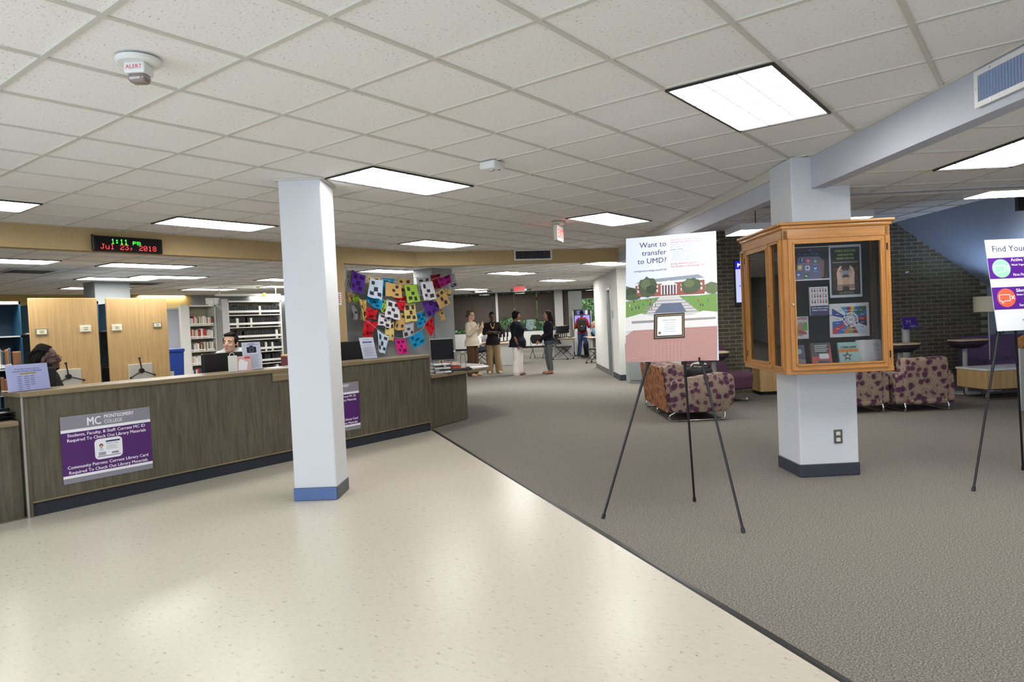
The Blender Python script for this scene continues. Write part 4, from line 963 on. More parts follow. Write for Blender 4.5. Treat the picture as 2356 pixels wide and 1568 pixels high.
fname = {'y': 'straw yellow', 'b': 'bright blue', 't': 'tan', 'g': 'pale grey', 'd': 'dark red', 'p': 'purple', 'c': 'pale blue', 'l': 'lime green', 'w': 'white', 'm': 'magenta', 'r': 'red', 'k': 'hot pink'}
frow = {'A': 'on the rear top string', 'B': 'on the front top string', 'C': 'on the middle string', 'D': 'on the lower string', 'E': 'on the lowest string', 'L': 'bunched at the strings left end', 'R': 'bunched at the strings right end'}
fdy = {'A': .14, 'B': 0, 'C': .07, 'D': .11, 'E': .05, 'L': .09, 'R': .10}
seenlab = {}
m_inkb = NM('block_print_ink', [(.42, (22, 20, 24)), (.5, (60, 56, 60))], scale=90, detail=2, rough=.8)
for nm_, cc, *q8 in FLAGS:
    seenlab[(nm_[0], cc)] = seenlab.get((nm_[0], cc), 0)+1
ordn = ['first', 'second', 'third', 'fourth']; used = {}
for fi, (nm_, cc, *q8) in enumerate(FLAGS):
    mt = M('flag_'+cc, fcol[cc], .85, spec=.15)
    TL, TR, BR_, BL_ = [(q8[2*k], q8[2*k+1]) for k in range(4)]
    crump = nm_[0] in 'LR'
    y0 = 7.02+fdy[nm_[0]]+.012*(fi % 3); amp = .035 if crump else .012
    rnd = random.Random(fi); ph = rnd.uniform(0, 6); N_ = 10
    key = (nm_[0], cc); used[key] = used.get(key, 0)+1
    lb = '%s cloth flag with dark block prints %s' % (fname[cc], frow[nm_[0]])
    if seenlab[key] > 1: lb = ordn[used[key]-1]+' '+lb
    t = thing('cloth_flag', lb, 'flag', (TL[0], y0, TL[1]), 0, 'printed cloth flags on the strings')
    def P(u, v, off=0):
        x = (TL[0]*(1-u)+TR[0]*u)*(1-v)+(BL_[0]*(1-u)+BR_[0]*u)*v; z = (TL[1]*(1-u)+TR[1]*u)*(1-v)+(BL_[1]*(1-u)+BR_[1]*u)*v
        yy = amp*(math.sin(u*7+ph+v*1.5)*(.35+v)+.5*math.sin(v*6+ph*2+u*3)*v) - .02*v
        if crump: yy += .03*math.sin(u*14+v*5+ph)
        z -= .012*math.sin(math.pi*u)*(1-v)+.006*math.sin(u*9+ph)*v
        return (x-TL[0], yy-off, z-TL[1])
    g = MB(); vs = [P(i/N_, j/N_, .0012) for j in range(N_+1) for i in range(N_+1)]; vb = [P(i/N_, j/N_, -.0012) for j in range(N_+1) for i in range(N_+1)]
    fs = [(j*(N_+1)+i, (j+1)*(N_+1)+i, (j+1)*(N_+1)+i+1, j*(N_+1)+i+1) for j in range(N_) for i in range(N_)]
    g.add(vs, fs, mt); g.add(vb, [f[::-1] for f in fs], mt); g.build('cloth', t, smooth=80)
    layout = [(.15, .12), (.62, .1), (.4, .4), (.14, .66), (.62, .68)] if not crump else [(.3, .3), (.5, .65)]
    for bi, (u0, v0) in enumerate(layout):
        if rnd.random() < .18: continue
        k = 4; us, vs_ = rnd.uniform(.20, .30), rnd.uniform(.16, .25); g = MB(); pv = [P(u0+us*i/k, v0+vs_*j/k, .0032) for j in range(k+1) for i in range(k+1)]
        g.add(pv, [(j*(k+1)+i, (j+1)*(k+1)+i, (j+1)*(k+1)+i+1, j*(k+1)+i+1) for j in range(k) for i in range(k)], m_inkb if cc in 'wcgylt' else M('flag_print_'+cc, tuple(int(c*.6) for c in fcol[cc]), .85, spec=.1)); g.build('block_print', t, smooth=80)
m_str = M('string', (200, 196, 190), .8)
for k, (pts, lb) in enumerate((([(4.5, 7.15, 2.42), (5.19, 7.16, 2.31), (5.7, 7.16, 2.275), (6.3, 7.16, 2.29), (6.9, 7.16, 2.38), (7.3, 7.3, 2.44)], 'rear top string of the cloth flags'), ([(4.5, 7.0, 2.43), (4.79, 7.01, 2.38), (5.3, 7.02, 2.24), (5.9, 7.02, 2.155), (6.4, 7.02, 2.2), (7.06, 7.02, 2.37), (7.3, 7.3, 2.42)], 'front top string of the cloth flags'),
        ([(4.6, 7.1, 2.3), (5.3, 7.09, 1.98), (5.7, 7.09, 1.88), (6.1, 7.09, 1.84), (6.5, 7.09, 1.88), (7.1, 7.2, 2.2)], 'middle string of the cloth flags'), ([(4.7, 7.14, 1.9), (5.4, 7.13, 1.68), (5.9, 7.13, 1.62), (6.4, 7.13, 1.68), (7.0, 7.2, 2.05)], 'lower string of the cloth flags'), ([(5.0, 7.1, 1.6), (5.27, 7.07, 1.41), (5.55, 7.07, 1.26), (5.8, 7.07, 1.225), (6.05, 7.07, 1.26), (6.32, 7.07, 1.36), (6.8, 7.2, 1.8)], 'lowest string of the cloth flags'))):
    t = thing('flag_string', lb, 'string', pts[0]); p0 = Vector(pts[0]); MB().tube([Vector(p)-p0 for p in pts], .0026, m_str, 5).build('cord', t)
# ------------------------------------------------------------------ computer hall furniture
m_btop = NM('maple_top', [(.3, (200, 176, 138)), (.7, (214, 192, 154))], scale=6, rough=.45, stretch=(.4, 4, 4))
m_seatb = M('chair_black', (34, 35, 38), .55)
def make_chair(label, loc, rz, group='black rolling chairs'):
    t = thing('rolling_chair', label, 'chair', loc, rz, group)
    MB().rb((0, 0, .45), (.46, .44, .05), .022, m_seatb, 3).build('seat', t, smooth=50)
    q = MB(); rows = []
    for z, y, hw in ((.56, .20, .18), (.64, .235, .215), (.76, .26, .22), (.86, .29, .20), (.90, .305, .15)):
        rows.append([(x*hw, y+.04*(1-x*x)-.03, z) for x in (-1, -.6, -.2, .2, .6, 1)])
    n = 6; vs = [p for r_ in rows for p in r_]; vs2 = [(x, y+.014, z) for x, y, z in vs]
    fs = [(j*n+i, j*n+i+1, (j+1)*n+i+1, (j+1)*n+i) for j in range(len(rows)-1) for i in range(n-1)]
    q.add(vs, fs, m_seatb); q.add(vs2, [f[::-1] for f in fs], m_seatb); q.build('backrest', t, smooth=60)
    fm = M('chair_frame', (46, 46, 50), .35, .6)
    for s_ in (-1, 1):
        MB().tube([(.23*s_, .24, .80), (.235*s_, .22, .55), (.235*s_, .12, .42), (.25*s_, -.26, .07)], .011, fm, 7).build('leg', t)
        MB().tube([(.235*s_, -.14, .42), (.25*s_, .30, .07)], .011, fm, 7).build('leg', t)
        for yy in (-.26, .30):
            q = MB(); q.tube([(.25*s_-.012, yy, .03), (.25*s_+.012, yy, .03)], .03, m_black, 10); q.build('caster', t)
    MB().tube([(-.235, .0, .42), (.235, .0, .42)], .01, fm, 6).build('stretcher', t)
    return t
make_chair('black rolling chair standing free near the white block', H(2.62, 21.9), HA-R(115))
make_chair('empty black rolling chair in front of the white heater cover', H(.95, 26.2), HA+R(160))
make_chair('black rolling chair of the man in the white shirt', H(-1.36, 23.4), HA-R(75))
make_chair('black rolling chair half hidden behind the woman with long dark hair', H(1.78, 24.6), HA+R(60))
make_chair('black rolling chair of the seated grey-haired man', H(3.20, 25.6), HA+R(90))
def table(label, l, d_, w, dp, rz=0, n=4, mons=(), tl='dark monitor in the row on the computer table'):
    t = thing('computer_table', label, 'table', H(l, d_), HA+rz)
    MB().rb((0, 0, .735), (w, dp, .03), .006, m_btop, 1).build('top', t)
    for s_ in (-1, 1):
        MB().box(s_*(w/2-.1)-.035, s_*(w/2-.1)+.035, -dp*.35, dp*.35, .04, .72, m_gsteel).build('leg', t)
        MB().rb((s_*(w/2-.1), 0, .02), (.08, dp*.95, .04), .01, m_gsteel, 1).build('foot', t)
    MB().box(-w/2+.1, w/2-.1, -.01, .01, .35, .72, m_gsteel).build('modesty_panel', t)
    return t
table('maple computer table behind the woman in black with white trousers', -.25, 23.6, 1.9, .9, R(90))
table('maple computer table beside the far pier', 1.85, 25.6, 1.6, .9, R(90))
table('pale table of the seated grey-haired man', 3.05, 24.6, .8, 1.2, 0)
def slim_monitor(label, l, d_, rz, group, lit=False):
    t = thing('monitor', label, 'monitor', H(l, d_, .751), rz, group)
    q = MB(); q.rb((0, 0, .30), (.44, .035, .29), .01, m_black, 1); q.build('casing', t)
    MB().box(-.205, .205, -.0185, -.0178, .17, .43, M('screen_dark', (16, 17, 22), .5, spec=.2)).build('screen', t)
    MB().tube([(0, .02, .0), (0, .02, .2)], .02, m_black, 8).build('neck', t); MB().rb((0, .01, .008), (.22, .18, .016), .006, m_black, 1).build('foot', t)
for k in range(4): slim_monitor('%s dark monitor in the row behind the woman with white trousers' % ('nearest', 'second', 'third', 'farthest')[k], -.55+.12*k, 23.1+.42*k, HA+R(78+3*k), 'monitors on the maple table behind the women')
for k in range(5): slim_monitor('%s dark monitor in the row beside the far pier' % ('nearest', 'second', 'third', 'fourth', 'farthest')[k], 1.62+.10*k, 24.95+.34*k, HA+R(-80+4*k), 'monitors on the maple table by the pier')
for k in range(3):
    t = thing('keyboard', 'black keyboard lying on the maple computer tables', 'keyboard', H((-.05, .1, 2.1)[k], (23.3, 23.9, 25.3)[k], .751), HA+R(80), 'keyboards on the computer tables'); MB().rb((0, 0, .012), (.42, .15, .02), .006, m_black, 1).build('body', t)
t = thing('green_bottle', 'green bottle on the heater cover left of the woman with long dark hair', 'bottle', H(1.66, 36.7, .831)); MB().lathe([(.09, 0), (.1, .18), (.06, .26), (.04, .34)], M('bottle_green', (60, 190, 150), .4), 12).build('body', t); MB().lathe([(.045, .338), (.045, .37)], m_white, 10).build('cap', t)
t = thing('paper_sheet', 'white sheet on the table of the seated man', 'paper', H(2.98, 24.3, .7515), HA); MB().box(-.2, .2, -.2, .2, 0, .002, m_paper).build('sheet', t)
# touchscreen kiosk
t = thing('info_kiosk', 'tall white touchscreen kiosk with violet screen before the man in red', 'kiosk', H(2.72, 26.9), HA)
q = MB(); q.rb((0, .1, .52), (.62, .3, 1.04), .03, m_white, 2); q.build('base', t)
q = MB(); T = Matrix.Translation((0, .05, 1.38)) @ Matrix.Rotation(R(-6), 4, 'X'); q.rb((0, 0, 0), (.66, .10, .80), .03, m_black, 2, T); q.build('head', t)
q = MB(); q.box(-.29, .29, -.056, -.051, -.34, .16, M('kiosk_violet', (128, 124, 232), .4, emis=.8), T); q.build('screen', t)
q = MB(); q.box(-.20, .12, -.057, -.052, .19, .36, M('kiosk_picture', (74, 84, 150), .4, emis=.5), T).box(.13, .22, -.057, -.052, .19, .36, m_white, T); q.build('header_picture', t)
for s_ in (-1, 1): MB().rb((s_*.345, .05, 1.36), (.03, .12, .74), .01, m_white, 1).build('side_trim', t)
MB().tube([(-.33, -.1, .02), (-.3, -.2, .02), (-.5, -.35, .012), (-.9, -.3, .012), (-.75, -.1, .012)], .012, m_black, 6).build('cable', t)
# exit signs
m_exit = M('exit_red', (255, 26, 48), .4, emis=2.2); m_exitp = M('exit_plate', (206, 200, 186), .5)
def exit_sign(label, loc, rz, drop):
    t = thing('exit_sign', label, 'exit sign', loc, rz, 'ceiling exit signs')
    MB().lathe([(.09, 0), (.09, -.025), (.05, -drop+.005), (.02, -drop)], m_exitp, 16).build('canopy', t)
    q = MB(); q.rb((0, 0, -drop-.10), (.33, .055, .2), .008, m_exitp, 2); q.build('housing', t)
    for s_ in (-1, 1):
        g = MB(); g.text('EXIT', 0, -drop-.155, .155, m_exit, 71, 'CENTER', bold=.02, sx=.95)
        if s_ > 0: g.v = [(-x, -y, z) for x, y, z in g.v]
        g.build('lettering', t)
exit_sign('red-lettered exit sign hanging edge-on below the lobby ceiling', (5.09, 3.29, ZC-.005), R(20), .05)
exit_sign('glowing red exit sign hanging in the computer hall, facing the viewer', H(.245, 20.0, ZB-.002), HA, .03)
# ------------------------------------------------------------------ easels with posters
def easel(label, feet, top, ledge_z, cross=True):
    """feet: left, rear, right in world coords; top: apex"""
    t = thing('tripod_easel', label, 'easel', (feet[0][0], feet[0][1], 0)); o = Vector((feet[0][0], feet[0][1], 0)); tp = Vector(top)-o
    m_e = M('easel_black', (18, 20, 26), .3)
    for f in feet:
        a = Vector((f[0], f[1], .0))-o; dv = (tp-a).normalized(); mid = a+(tp-a)*.5
        q = MB(); q.tube([a+dv*.02, mid], .0085, m_e, 10); q.tube([mid-dv*.02, tp], .0105, m_e, 10); lg = q.build('leg', t, smooth=40)
        q = MB(); q.tube([a+Vector((0, 0, .002)), a+dv*.035], .013, m_black, 10); q.build('rubber_foot', lg)
    MB().rb(tp, (.05, .04, .06), .01, m_e).build('head_joint', t)
    return t, o, tp
E1 = [(1.779, .841), (2.495, .457), (1.93, -.111)]
PX = Vector((.06, -.998, 0)).normalized()       # poster right direction, square to the view
fl_, fr_ = Vector((1.779, .841, 0)), Vector((1.93, -.111, 0)); top1 = Vector((2.22, .40, 1.80))
et, eo, etp = easel('black tripod easel holding the transfer poster', E1, top1, .98)
# poster board
def leg_at(f, tp, z): return Vector((f[0], f[1], 0))+(tp-Vector((f[0], f[1], 0)))*(z/tp.z)
la, lb_ = leg_at(E1[0], top1, 1.095), leg_at(E1[2], top1, 1.095)
for p in (la, lb_):
    q = MB(); nrm = Vector((-.9, -.1, 0)).normalized(); q.tube([p-eo, p-eo+nrm*.05, p-eo+nrm*.055+Vector((0, 0, .03))], .007, m_black, 7); q.rb(p-eo, (.03, .03, .05), .008, m_black, 1); q.build('shelf_peg', et)
def board(name, label, bl, rgt, tilt, w, hgt, mt, edge):
    """board whose bottom-left corner is bl, local x right, z up, -y towards the viewer, leaning back by tilt"""
    rz = math.atan2(rgt.y, rgt.x); t = thing(name, label, 'poster', bl, (-R(tilt), 0, rz))
    MB().box(0, w, 0, .006, 0, hgt, edge).build('board', t)
    MB().pr(0, 0, w, hgt, mt, 1).build('print_ground', t)
    return t
HP = R(-73)   # poster heading
rgt = Vector((math.cos(HP), math.sin(HP), 0))
W_, Hh = .635, .915
mid = (la+lb_)/2+Vector((-.045, -.01, 0))
bl_ = mid-rgt*(W_/2+.012); bl_.z = 1.10
UM = board('transfer_poster', 'tall poster asking Want to transfer to UMD on the black easel', bl_, rgt, 12, W_, Hh, M('poster_sky', (216, 222, 236), .35), m_white)
m_pn = M('poster_navy', (44, 40, 110), .5); m_prd = M('poster_red', (214, 90, 100), .5); m_pgr = M('poster_grey', (168, 176, 196), .5)
def U(cx): return (cx-272)/862*W_
def V(cy, cx=700): return (1452-cy-(0 if cy > 1000 else (cx-700)*-.075*(1-(cy-150)/1300)))/1290*Hh
q = MB()
for s_, cy in (('Want to', 275), ('transfer', 360), ('to UMD?', 445)): q.text(s_, U(668), V(cy), .0555, m_pn, 3, 'RIGHT')
q.text('montgomerycollege.edu/MTAP', U(668), V(528), .0185, m_pn, 3, 'RIGHT', bold=.006)
for k, (s_, mt) in enumerate((('Enroll NOW in the Maryland Transfer', m_prd), ('Advantage Program (MTAP) while attending', m_prd), ('Montgomery College for guaranteed admission', m_pgr), ('after you meet MTAP qualifications', m_pgr))): q.text(s_, U(705), V(225+24*k), .0125, mt, 3)
q.text('Benefits of MTAP', U(705), V(325), .0125, M('poster_dgrey', (110, 116, 140), .5), 3, bold=.006)
for k, s_ in enumerate(('• Guaranteed transfer admission to University', '  of Maryland (UMCP)', '• Optional: take a UMD course while attending', '  MC at a 25 percent tuition discount', '• Get UMD transfer advising')): q.text(s_, U(705), V(348+21*k), .0115, m_pgr, 3)
q.text('Spring deadline is June 1', U(705), V(474), .0195, m_prd, 3); q.text('Fall deadline is November 15', U(705), V(504), .0195, m_prd, 3)
q.build_lines('lettering', UM)
q = MB(); P_ = lambda pts, mt, k: q.pp([(min(max(U(x), 0), W_), min(max(V(y), 0), Hh)) for x, y in pts], mt, k)
c_ = lambda n, c: M('ph_'+n, c, .45)
P_([(260, 770), (1132, 770), (1132, 690), (1080, 672), (1020, 700), (900, 690), (600, 690), (420, 700), (330, 690), (272, 665)], c_('treeline', (104, 118, 96)), 2)
P_([(365, 790), (1020, 790), (1020, 630), (365, 650)], c_('brick', (146, 84, 74)), 3)
P_([(360, 652), (1022, 632), (965, 590), (425, 618)], c_('roof', (138, 146, 160)), 4)
P_([(365, 672), (1020, 650), (1020, 630), (365, 650)], c_('cornice', (226, 222, 220)), 5)
for k in range(14):
    x = 385+46*k
    if 600 < x < 770: continue
    for yy in (676, 720): P_([(x, yy+26), (x+16, yy+26), (x+16, yy), (x, yy)], c_('win', (214, 210, 214)), 5)
P_([(612, 775), (760, 775), (760, 680), (612, 680)], c_('portico', (92, 70, 84)), 6)
P_([(600, 682), (772, 682), (686, 632)], c_('cornice', (226, 222, 220)), 7)
for k in range(6): P_([(612+28*k, 778), (622+28*k, 778), (622+28*k, 682), (612+28*k, 682)], c_('cornice', (226, 222, 220)), 7)
rnd = random.Random(3)
def blob(cx, cy, r, ry, mt, k):
    pts = []
    for i in range(26):
        a = 2*math.pi*i/26; rr = rnd.uniform(.86, 1.1); pts.append((cx+r*rr*math.cos(a), cy-ry*rr*math.sin(a)))
    P_(pts, mt, k)
blob(488, 690, 92, 105, c_('tree', (74, 88, 64)), 8); blob(465, 660, 46, 52, c_('tree2', (98, 110, 78)), 9); blob(520, 720, 50, 46, c_('tree3', (58, 72, 52)), 9)
blob(892, 700, 92, 76, c_('tree', (74, 88, 64)), 8); blob(875, 680, 50, 40, c_('tree2', (98, 110, 78)), 9)
blob(320, 740, 58, 56, c_('tree3', (58, 72, 52)), 8); blob(1090, 740, 60, 60, c_('tree2', (98, 110, 78)), 8); blob(330, 790, 80, 30, c_('tree', (74, 88, 64)), 9)
P_([(272, 1000), (272, 830), (440, 815), (600, 800), (780, 800), (960, 806), (1132, 795), (1132, 975)], c_('lawn', (112, 148, 76)), 10)
P_([(440, 1000), (600, 800), (780, 800), (1000, 1000)], c_('steps', (196, 194, 196)), 11)
for k in range(5): P_([(505-22*k, 845+30*k), (860+24*k, 845+30*k), (856+24*k, 836+30*k), (509-22*k, 836+30*k)], c_('stepshade', (150, 146, 148)), 12)
P_([(545, 965), (850, 965), (800, 870), (620, 870)], c_('pool', (96, 104, 128)), 13)
P_([(268, 1140), (268, 1000), (420, 962), (560, 1000), (900, 1000), (1000, 960), (1130, 978), (1128, 1130)], c_('terrace', (224, 220, 220)), 14)
P_([(330, 1062), (1115, 1048), (1115, 1028), (330, 1036)], c_('stepshade', (150, 146, 148)), 15)
for k in range(22):
    x = rnd.choice((rnd.uniform(290, 450), rnd.uniform(930, 1110), rnd.uniform(480, 560))); y = rnd.uniform(830, 930); P_([(x, y), (x+9, y), (x+7, y-24), (x+2, y-24)], c_(*rnd.choice((('pa', (50, 50, 60)), ('pb', (230, 228, 230)), ('pc', (160, 70, 70)), ('pd', (80, 100, 140))))), 15)
P_([(258, 1452), (262, 1185), (345, 1132), (1128, 1118), (1120, 1455)], c_('paving', (178, 132, 126)), 16)
for k in range(17):
    y = 1160+17*k; P_([(265, y+20), (560, y-14), (560, y-11), (265, y+23)] if k < 15 else [(262, y), (400, y), (400, y+2), (262, y+2)], c_('pavejoint', (196, 156, 148)), 17); P_([(820, y-16), (1118, y+14), (1118, y+17), (820, y-13)], c_('pavejoint', (196, 156, 148)), 17)
for k in range(9):
    for i in range(9): P_([(540+34*i, 1270+20*k), (545+34*i, 1270+20*k), (545+34*i, 1265+20*k), (540+34*i, 1265+20*k)], c_('pavedot', (226, 200, 196)), 17)
q.build('photo_print', UM)
q = MB(); P_([(540, 1230), (832, 1224), (832, 970), (545, 975)], c_('dipframe', (44, 34, 40)), 19); P_([(556, 1214), (822, 1208), (822, 984), (560, 990)], c_('dipgold', (168, 140, 88)), 20); P_([(562, 1208), (816, 1202), (816, 992), (566, 996)], c_('dipframe', (44, 34, 40)), 21); P_([(575, 1196), (806, 1192), (806, 1002), (578, 1006)], c_('dippaper', (232, 232, 236)), 22)
q.text('University of Maryland', U(690), V(1045), .0105, m_ink, 24, 'CENTER')
for k in range(5): q.pr(U(640+6*(k % 2)), V(1068+22*k), U(745-6*(k % 2)), V(1064+22*k), m_pgr, 23)
q.pc(U(598), V(1168), .010, c_('seal', (150, 100, 70)), 23)
q.build('diploma_print', UM)

# second easel
e2feet = [tuple(H(3.397, 5.153))[:2], tuple(H(4.19, 5.72))[:2], tuple(H(4.36, 5.02))[:2]]
top2 = H(3.92, 5.42, 1.80)
t2_, o2, tp2 = easel('black tripod easel with the Find Your sign at the right picture edge', e2feet, top2, 1.19)
la2, lb2 = leg_at(e2feet[0], top2, 1.17), leg_at(e2feet[2], top2, 1.17)
for p in (la2, lb2):
    q = MB(); nrm = -HY; q.tube([p-o2, p-o2+nrm*.05, p-o2+nrm*.055+Vector((0, 0, .03))], .007, m_black, 7); q.rb(p-o2, (.03, .03, .05), .008, m_black, 1); q.build('shelf_peg', t2_)
rg2 = HX*math.cos(R(2))+HY*math.sin(R(2)); bl2 = H(3.668, 5.235, 1.186)
FZ = board('zone_sign', 'white and purple Find Your sign cut by the right picture edge', bl2, rg2, 9, .56, .71, M('sign_ground', (226, 226, 230), .5), m_white)
m_zp = M('zone_purple', (84, 26, 140), .45); m_zg = M('zone_green', (150, 214, 176), .45); m_zo = M('zone_orange', (236, 98, 70), .45)
def u2_(px): return (px-2265)*.0033
def v2_(py): return (758-py)*.00347
q = MB(); q.pr(0, v2_(642), .56, v2_(595), m_zp, 2); q.pr(0, v2_(711), .56, v2_(661), m_zp, 2)
q.pc(u2_(2296)-.004, v2_(619), .072, m_zg, 3, 32); q.pc(u2_(2299)-.008, v2_(685), .072, m_zo, 3, 32)
for cx, cz in ((u2_(2296)-.004, v2_(619)), (u2_(2299)-.008, v2_(685))):
    x0, x1, z0, z1 = cx-.057, cx+.030, cz-.026, cz+.026
    for a, b, c, d in ((x0, z0, x0+.005, z1), (x1-.005, z0, x1, z1), (x0, z1-.005, x1, z1), (x0+.04, z0, x1, z0+.005), (x0, z0, x0+.018, z0+.005)): q.pr(a, b, c, d, m_sw, 5)
    q.pp([(x0+.016, z0+.004), (x0+.020, z0-.020), (x0+.025, z0-.018), (x0+.021, z0+.004)], m_sw, 5); q.pp([(x0+.020, z0-.020), (x0+.042, z0), (x0+.042, z0+.006), (x0+.022, z0-.013)], m_sw, 5)
cx, cz = u2_(2296)-.004, v2_(619)
for k in range(3):
    r_ = .012+.009*k; pts = [(cx+.032+r_*math.cos(R(a)), cz+r_*1.3*math.sin(R(a))) for a in range(-50, 51, 20)]+[(cx+.032+(r_-.004)*math.cos(R(a)), cz+(r_-.004)*1.3*math.sin(R(a))) for a in range(50, -51, -20)]
    q.pp(pts, m_sw, 5)
cx, cz = u2_(2299)-.008, v2_(685); q.text('x', cx+.036, cz-.012, .06, m_sw, 5, bold=.018)
q.build('zone_print', FZ)
q = MB(); q.text('Find Your', u2_(2278), v2_(581), .067, m_pn, 5)
q.text('Active Learning', u2_(2320)-.002, v2_(604), .036, m_sw, 5, bold=.018); q.text('Work Together', u2_(2320)-.002, v2_(614), .020, m_sw, 5, bold=.018); q.text('First Floor', u2_(2321)-.002, v2_(637), .028, m_sw, 5, bold=.018)
q.text('Silent Zone', u2_(2323)-.005, v2_(673), .036, m_sw, 5, bold=.018); q.text('Noise Free', u2_(2323)-.004, v2_(681), .020, m_sw, 5, bold=.018); q.text('Second', u2_(2326)-.005, v2_(705), .028, m_sw, 5, bold=.018)
q.text('MC', .29, v2_(731), .05, m_pn, 5, 'CENTER', bold=.018); q.text('MONTGOMERY', .29, v2_(738), .0245, M('zone_grey', (110, 104, 122), .5), 5, 'CENTER', bold=.018); q.text('COLLEGE', .29, v2_(745)-.001, .0245, M('zone_grey', (110, 104, 122), .5), 5, 'CENTER'); q.text('Library', .29, v2_(753), .02, M('zone_grey', (110, 104, 122), .5), 5, 'CENTER')
q.build_lines('lettering', FZ)
# ------------------------------------------------------------------ oak display case around the column
CA = R(-53.5); case = thing('display_case', 'honey oak display case with glass doors around the square column', 'display case', (3.244, -.042, 0), CA)
CW, CD, Z0, Z1 = .84, 1.04, .90, 2.06
q = MB(); q.rb((CW/2, CD/2, Z0+.02), (CW+.01, CD+.01, .04), .004, m_oakh); q.build('bottom', case)
q = MB(); q.box(0, CW, 0, .025, Z1-.085, Z1, m_oakh).box(0, CW, CD-.025, CD, Z1-.085, Z1, m_oakh).box(0, .025, .025, CD-.025, Z1-.085, Z1, m_oakh).box(CW-.025, CW, .025, CD-.025, Z1-.085, Z1, m_oakh); q.build('header', case)
q = MB()
for off, hgt_, zc_, wd in ((.015, .03, Z1+.012, .05), (.0325, .024, Z1+.038, .07)):
    q.rb((CW/2, -off+wd/2, zc_), (CW+2*off, wd, hgt_), .008, m_oakh, 2).rb((CW/2, CD+off-wd/2, zc_), (CW+2*off, wd, hgt_), .008, m_oakh, 2)
    q.rb((-off+wd/2, CD/2, zc_), (wd, CD+2*off-2*wd, hgt_), .008, m_oak, 2).rb((CW+off-wd/2, CD/2, zc_), (wd, CD+2*off-2*wd, hgt_), .008, m_oak, 2)
q.build('crown', case, smooth=40)
for x0, x1, y0, y1 in ((.03, CW-.03, .03, .29), (.03, .16, .30, CD-.03), (.70, CW-.03, .30, CD-.03)): MB().box(x0, x1, y0, y1, Z1-.004, Z1, m_glass).build('added_glass_top', case)  # unseen glass top, added so ceiling light falls into the case
for x, y in ((.02, .02), (CW-.02, .02), (.02, CD-.02), (CW-.02, CD-.02)): MB().rb((x, y, (Z0+Z1)/2), (.04, .04, Z1-Z0-.02), .004, m_oak, 1).build('corner_post', case)
def frame_door(name, w, hgt, st, T, gl=m_glass, hinge=True, lock=True, hs=None):
    q = MB(); d0, d1 = -.012, .014
    q.box(0, st, d0, d1, 0, hgt, m_oak, T).box(w-st, w, d0, d1, 0, hgt, m_oak, T).box(st, w-st, d0, d1, 0, st, m_oakh, T).box(st, w-st, d0, d1, hgt-st, hgt, m_oakh, T)
    e = .012   # raised bead
    for a, b, c, d in ((st-e, st, st-e, hgt-st+e), (w-st, w-st+e, st-e, hgt-st+e), (st-e, w-st+e, st-e, st), (st-e, w-st+e, hgt-st, hgt-st+e)): q.box(a, b, d0-.008, d0, c, d, m_oak, T)
    e2 = .008
    for a, b, c, d in ((0, e2, 0, hgt), (w-e2, w, 0, hgt), (0, w, 0, e2), (0, w, hgt-e2, hgt)): q.box(a, b, d0-.006, d0, c, d, m_oak, T)
    o = q.build(name, case)
    g = MB(); g.box(st-.004, w-st+.004, -.001, .003, st-.004, hgt-st+.004, gl, T); g.build('glass_pane', o)
    if hinge:
        for z in (.1, hgt-.1):
            k = MB(); k.tube([T @ Vector(((w+.004 if hs != 'l' else -.004), d0-.006, z-.028)), T @ Vector(((w+.004 if hs != 'l' else -.004), d0-.006, z+.028))], .006, m_dark, 7); k.build('hinge', o)
    if lock: k = MB(); k.tube([T @ Vector((st*.5 if hs != 'l' else w-st*.5, d0, hgt*.5)), T @ Vector((st*.5 if hs != 'l' else w-st*.5, d0-.010, hgt*.5))], .009, m_metal, 12); k.build('lock', o)
dz = Z0+.035; dh = Z1-.075-dz
frame_door('door', CW-.07, dh, .048, Matrix.Translation((.035, 0, dz)))
# left side: narrow pane, door, narrow pane (plane x=0, seen from -x)
Lm = lambda y, z: Matrix.Translation((0, y, z)) @ Matrix.Rotation(R(-90), 4, 'Z')
frame_door('side_pane', .24, dh, .028, Lm(.28, dz), gl=m_glass2, hinge=False, lock=False)
frame_door('door', .60, dh, .05, Lm(.90, dz), gl=m_glass2, hs='l')
frame_door('side_pane', .125, dh, .022, Lm(1.03, dz), gl=m_glass2, hinge=False, lock=False)
Rm = lambda y, z: Matrix.Translation((CW, y, z)) @ Matrix.Rotation(R(90), 4, 'Z')
frame_door('side_pane', .30, dh, .028, Rm(.03, dz), hinge=False, lock=False)
frame_door('door', .66, dh, .05, Rm(.35, dz))
m_felt = NM('black_board', [(0, (32, 32, 34)), (1, (40, 40, 42))], scale=200, rough=.95, spec=.05)
MB().box(.16, .81, .262, .276, Z0+.04, Z1-.02, m_felt).build('back_board', case)
MB().box(.148, .16, .30, .76, Z0+.04, Z1-.02, m_felt).build('back_board', case)
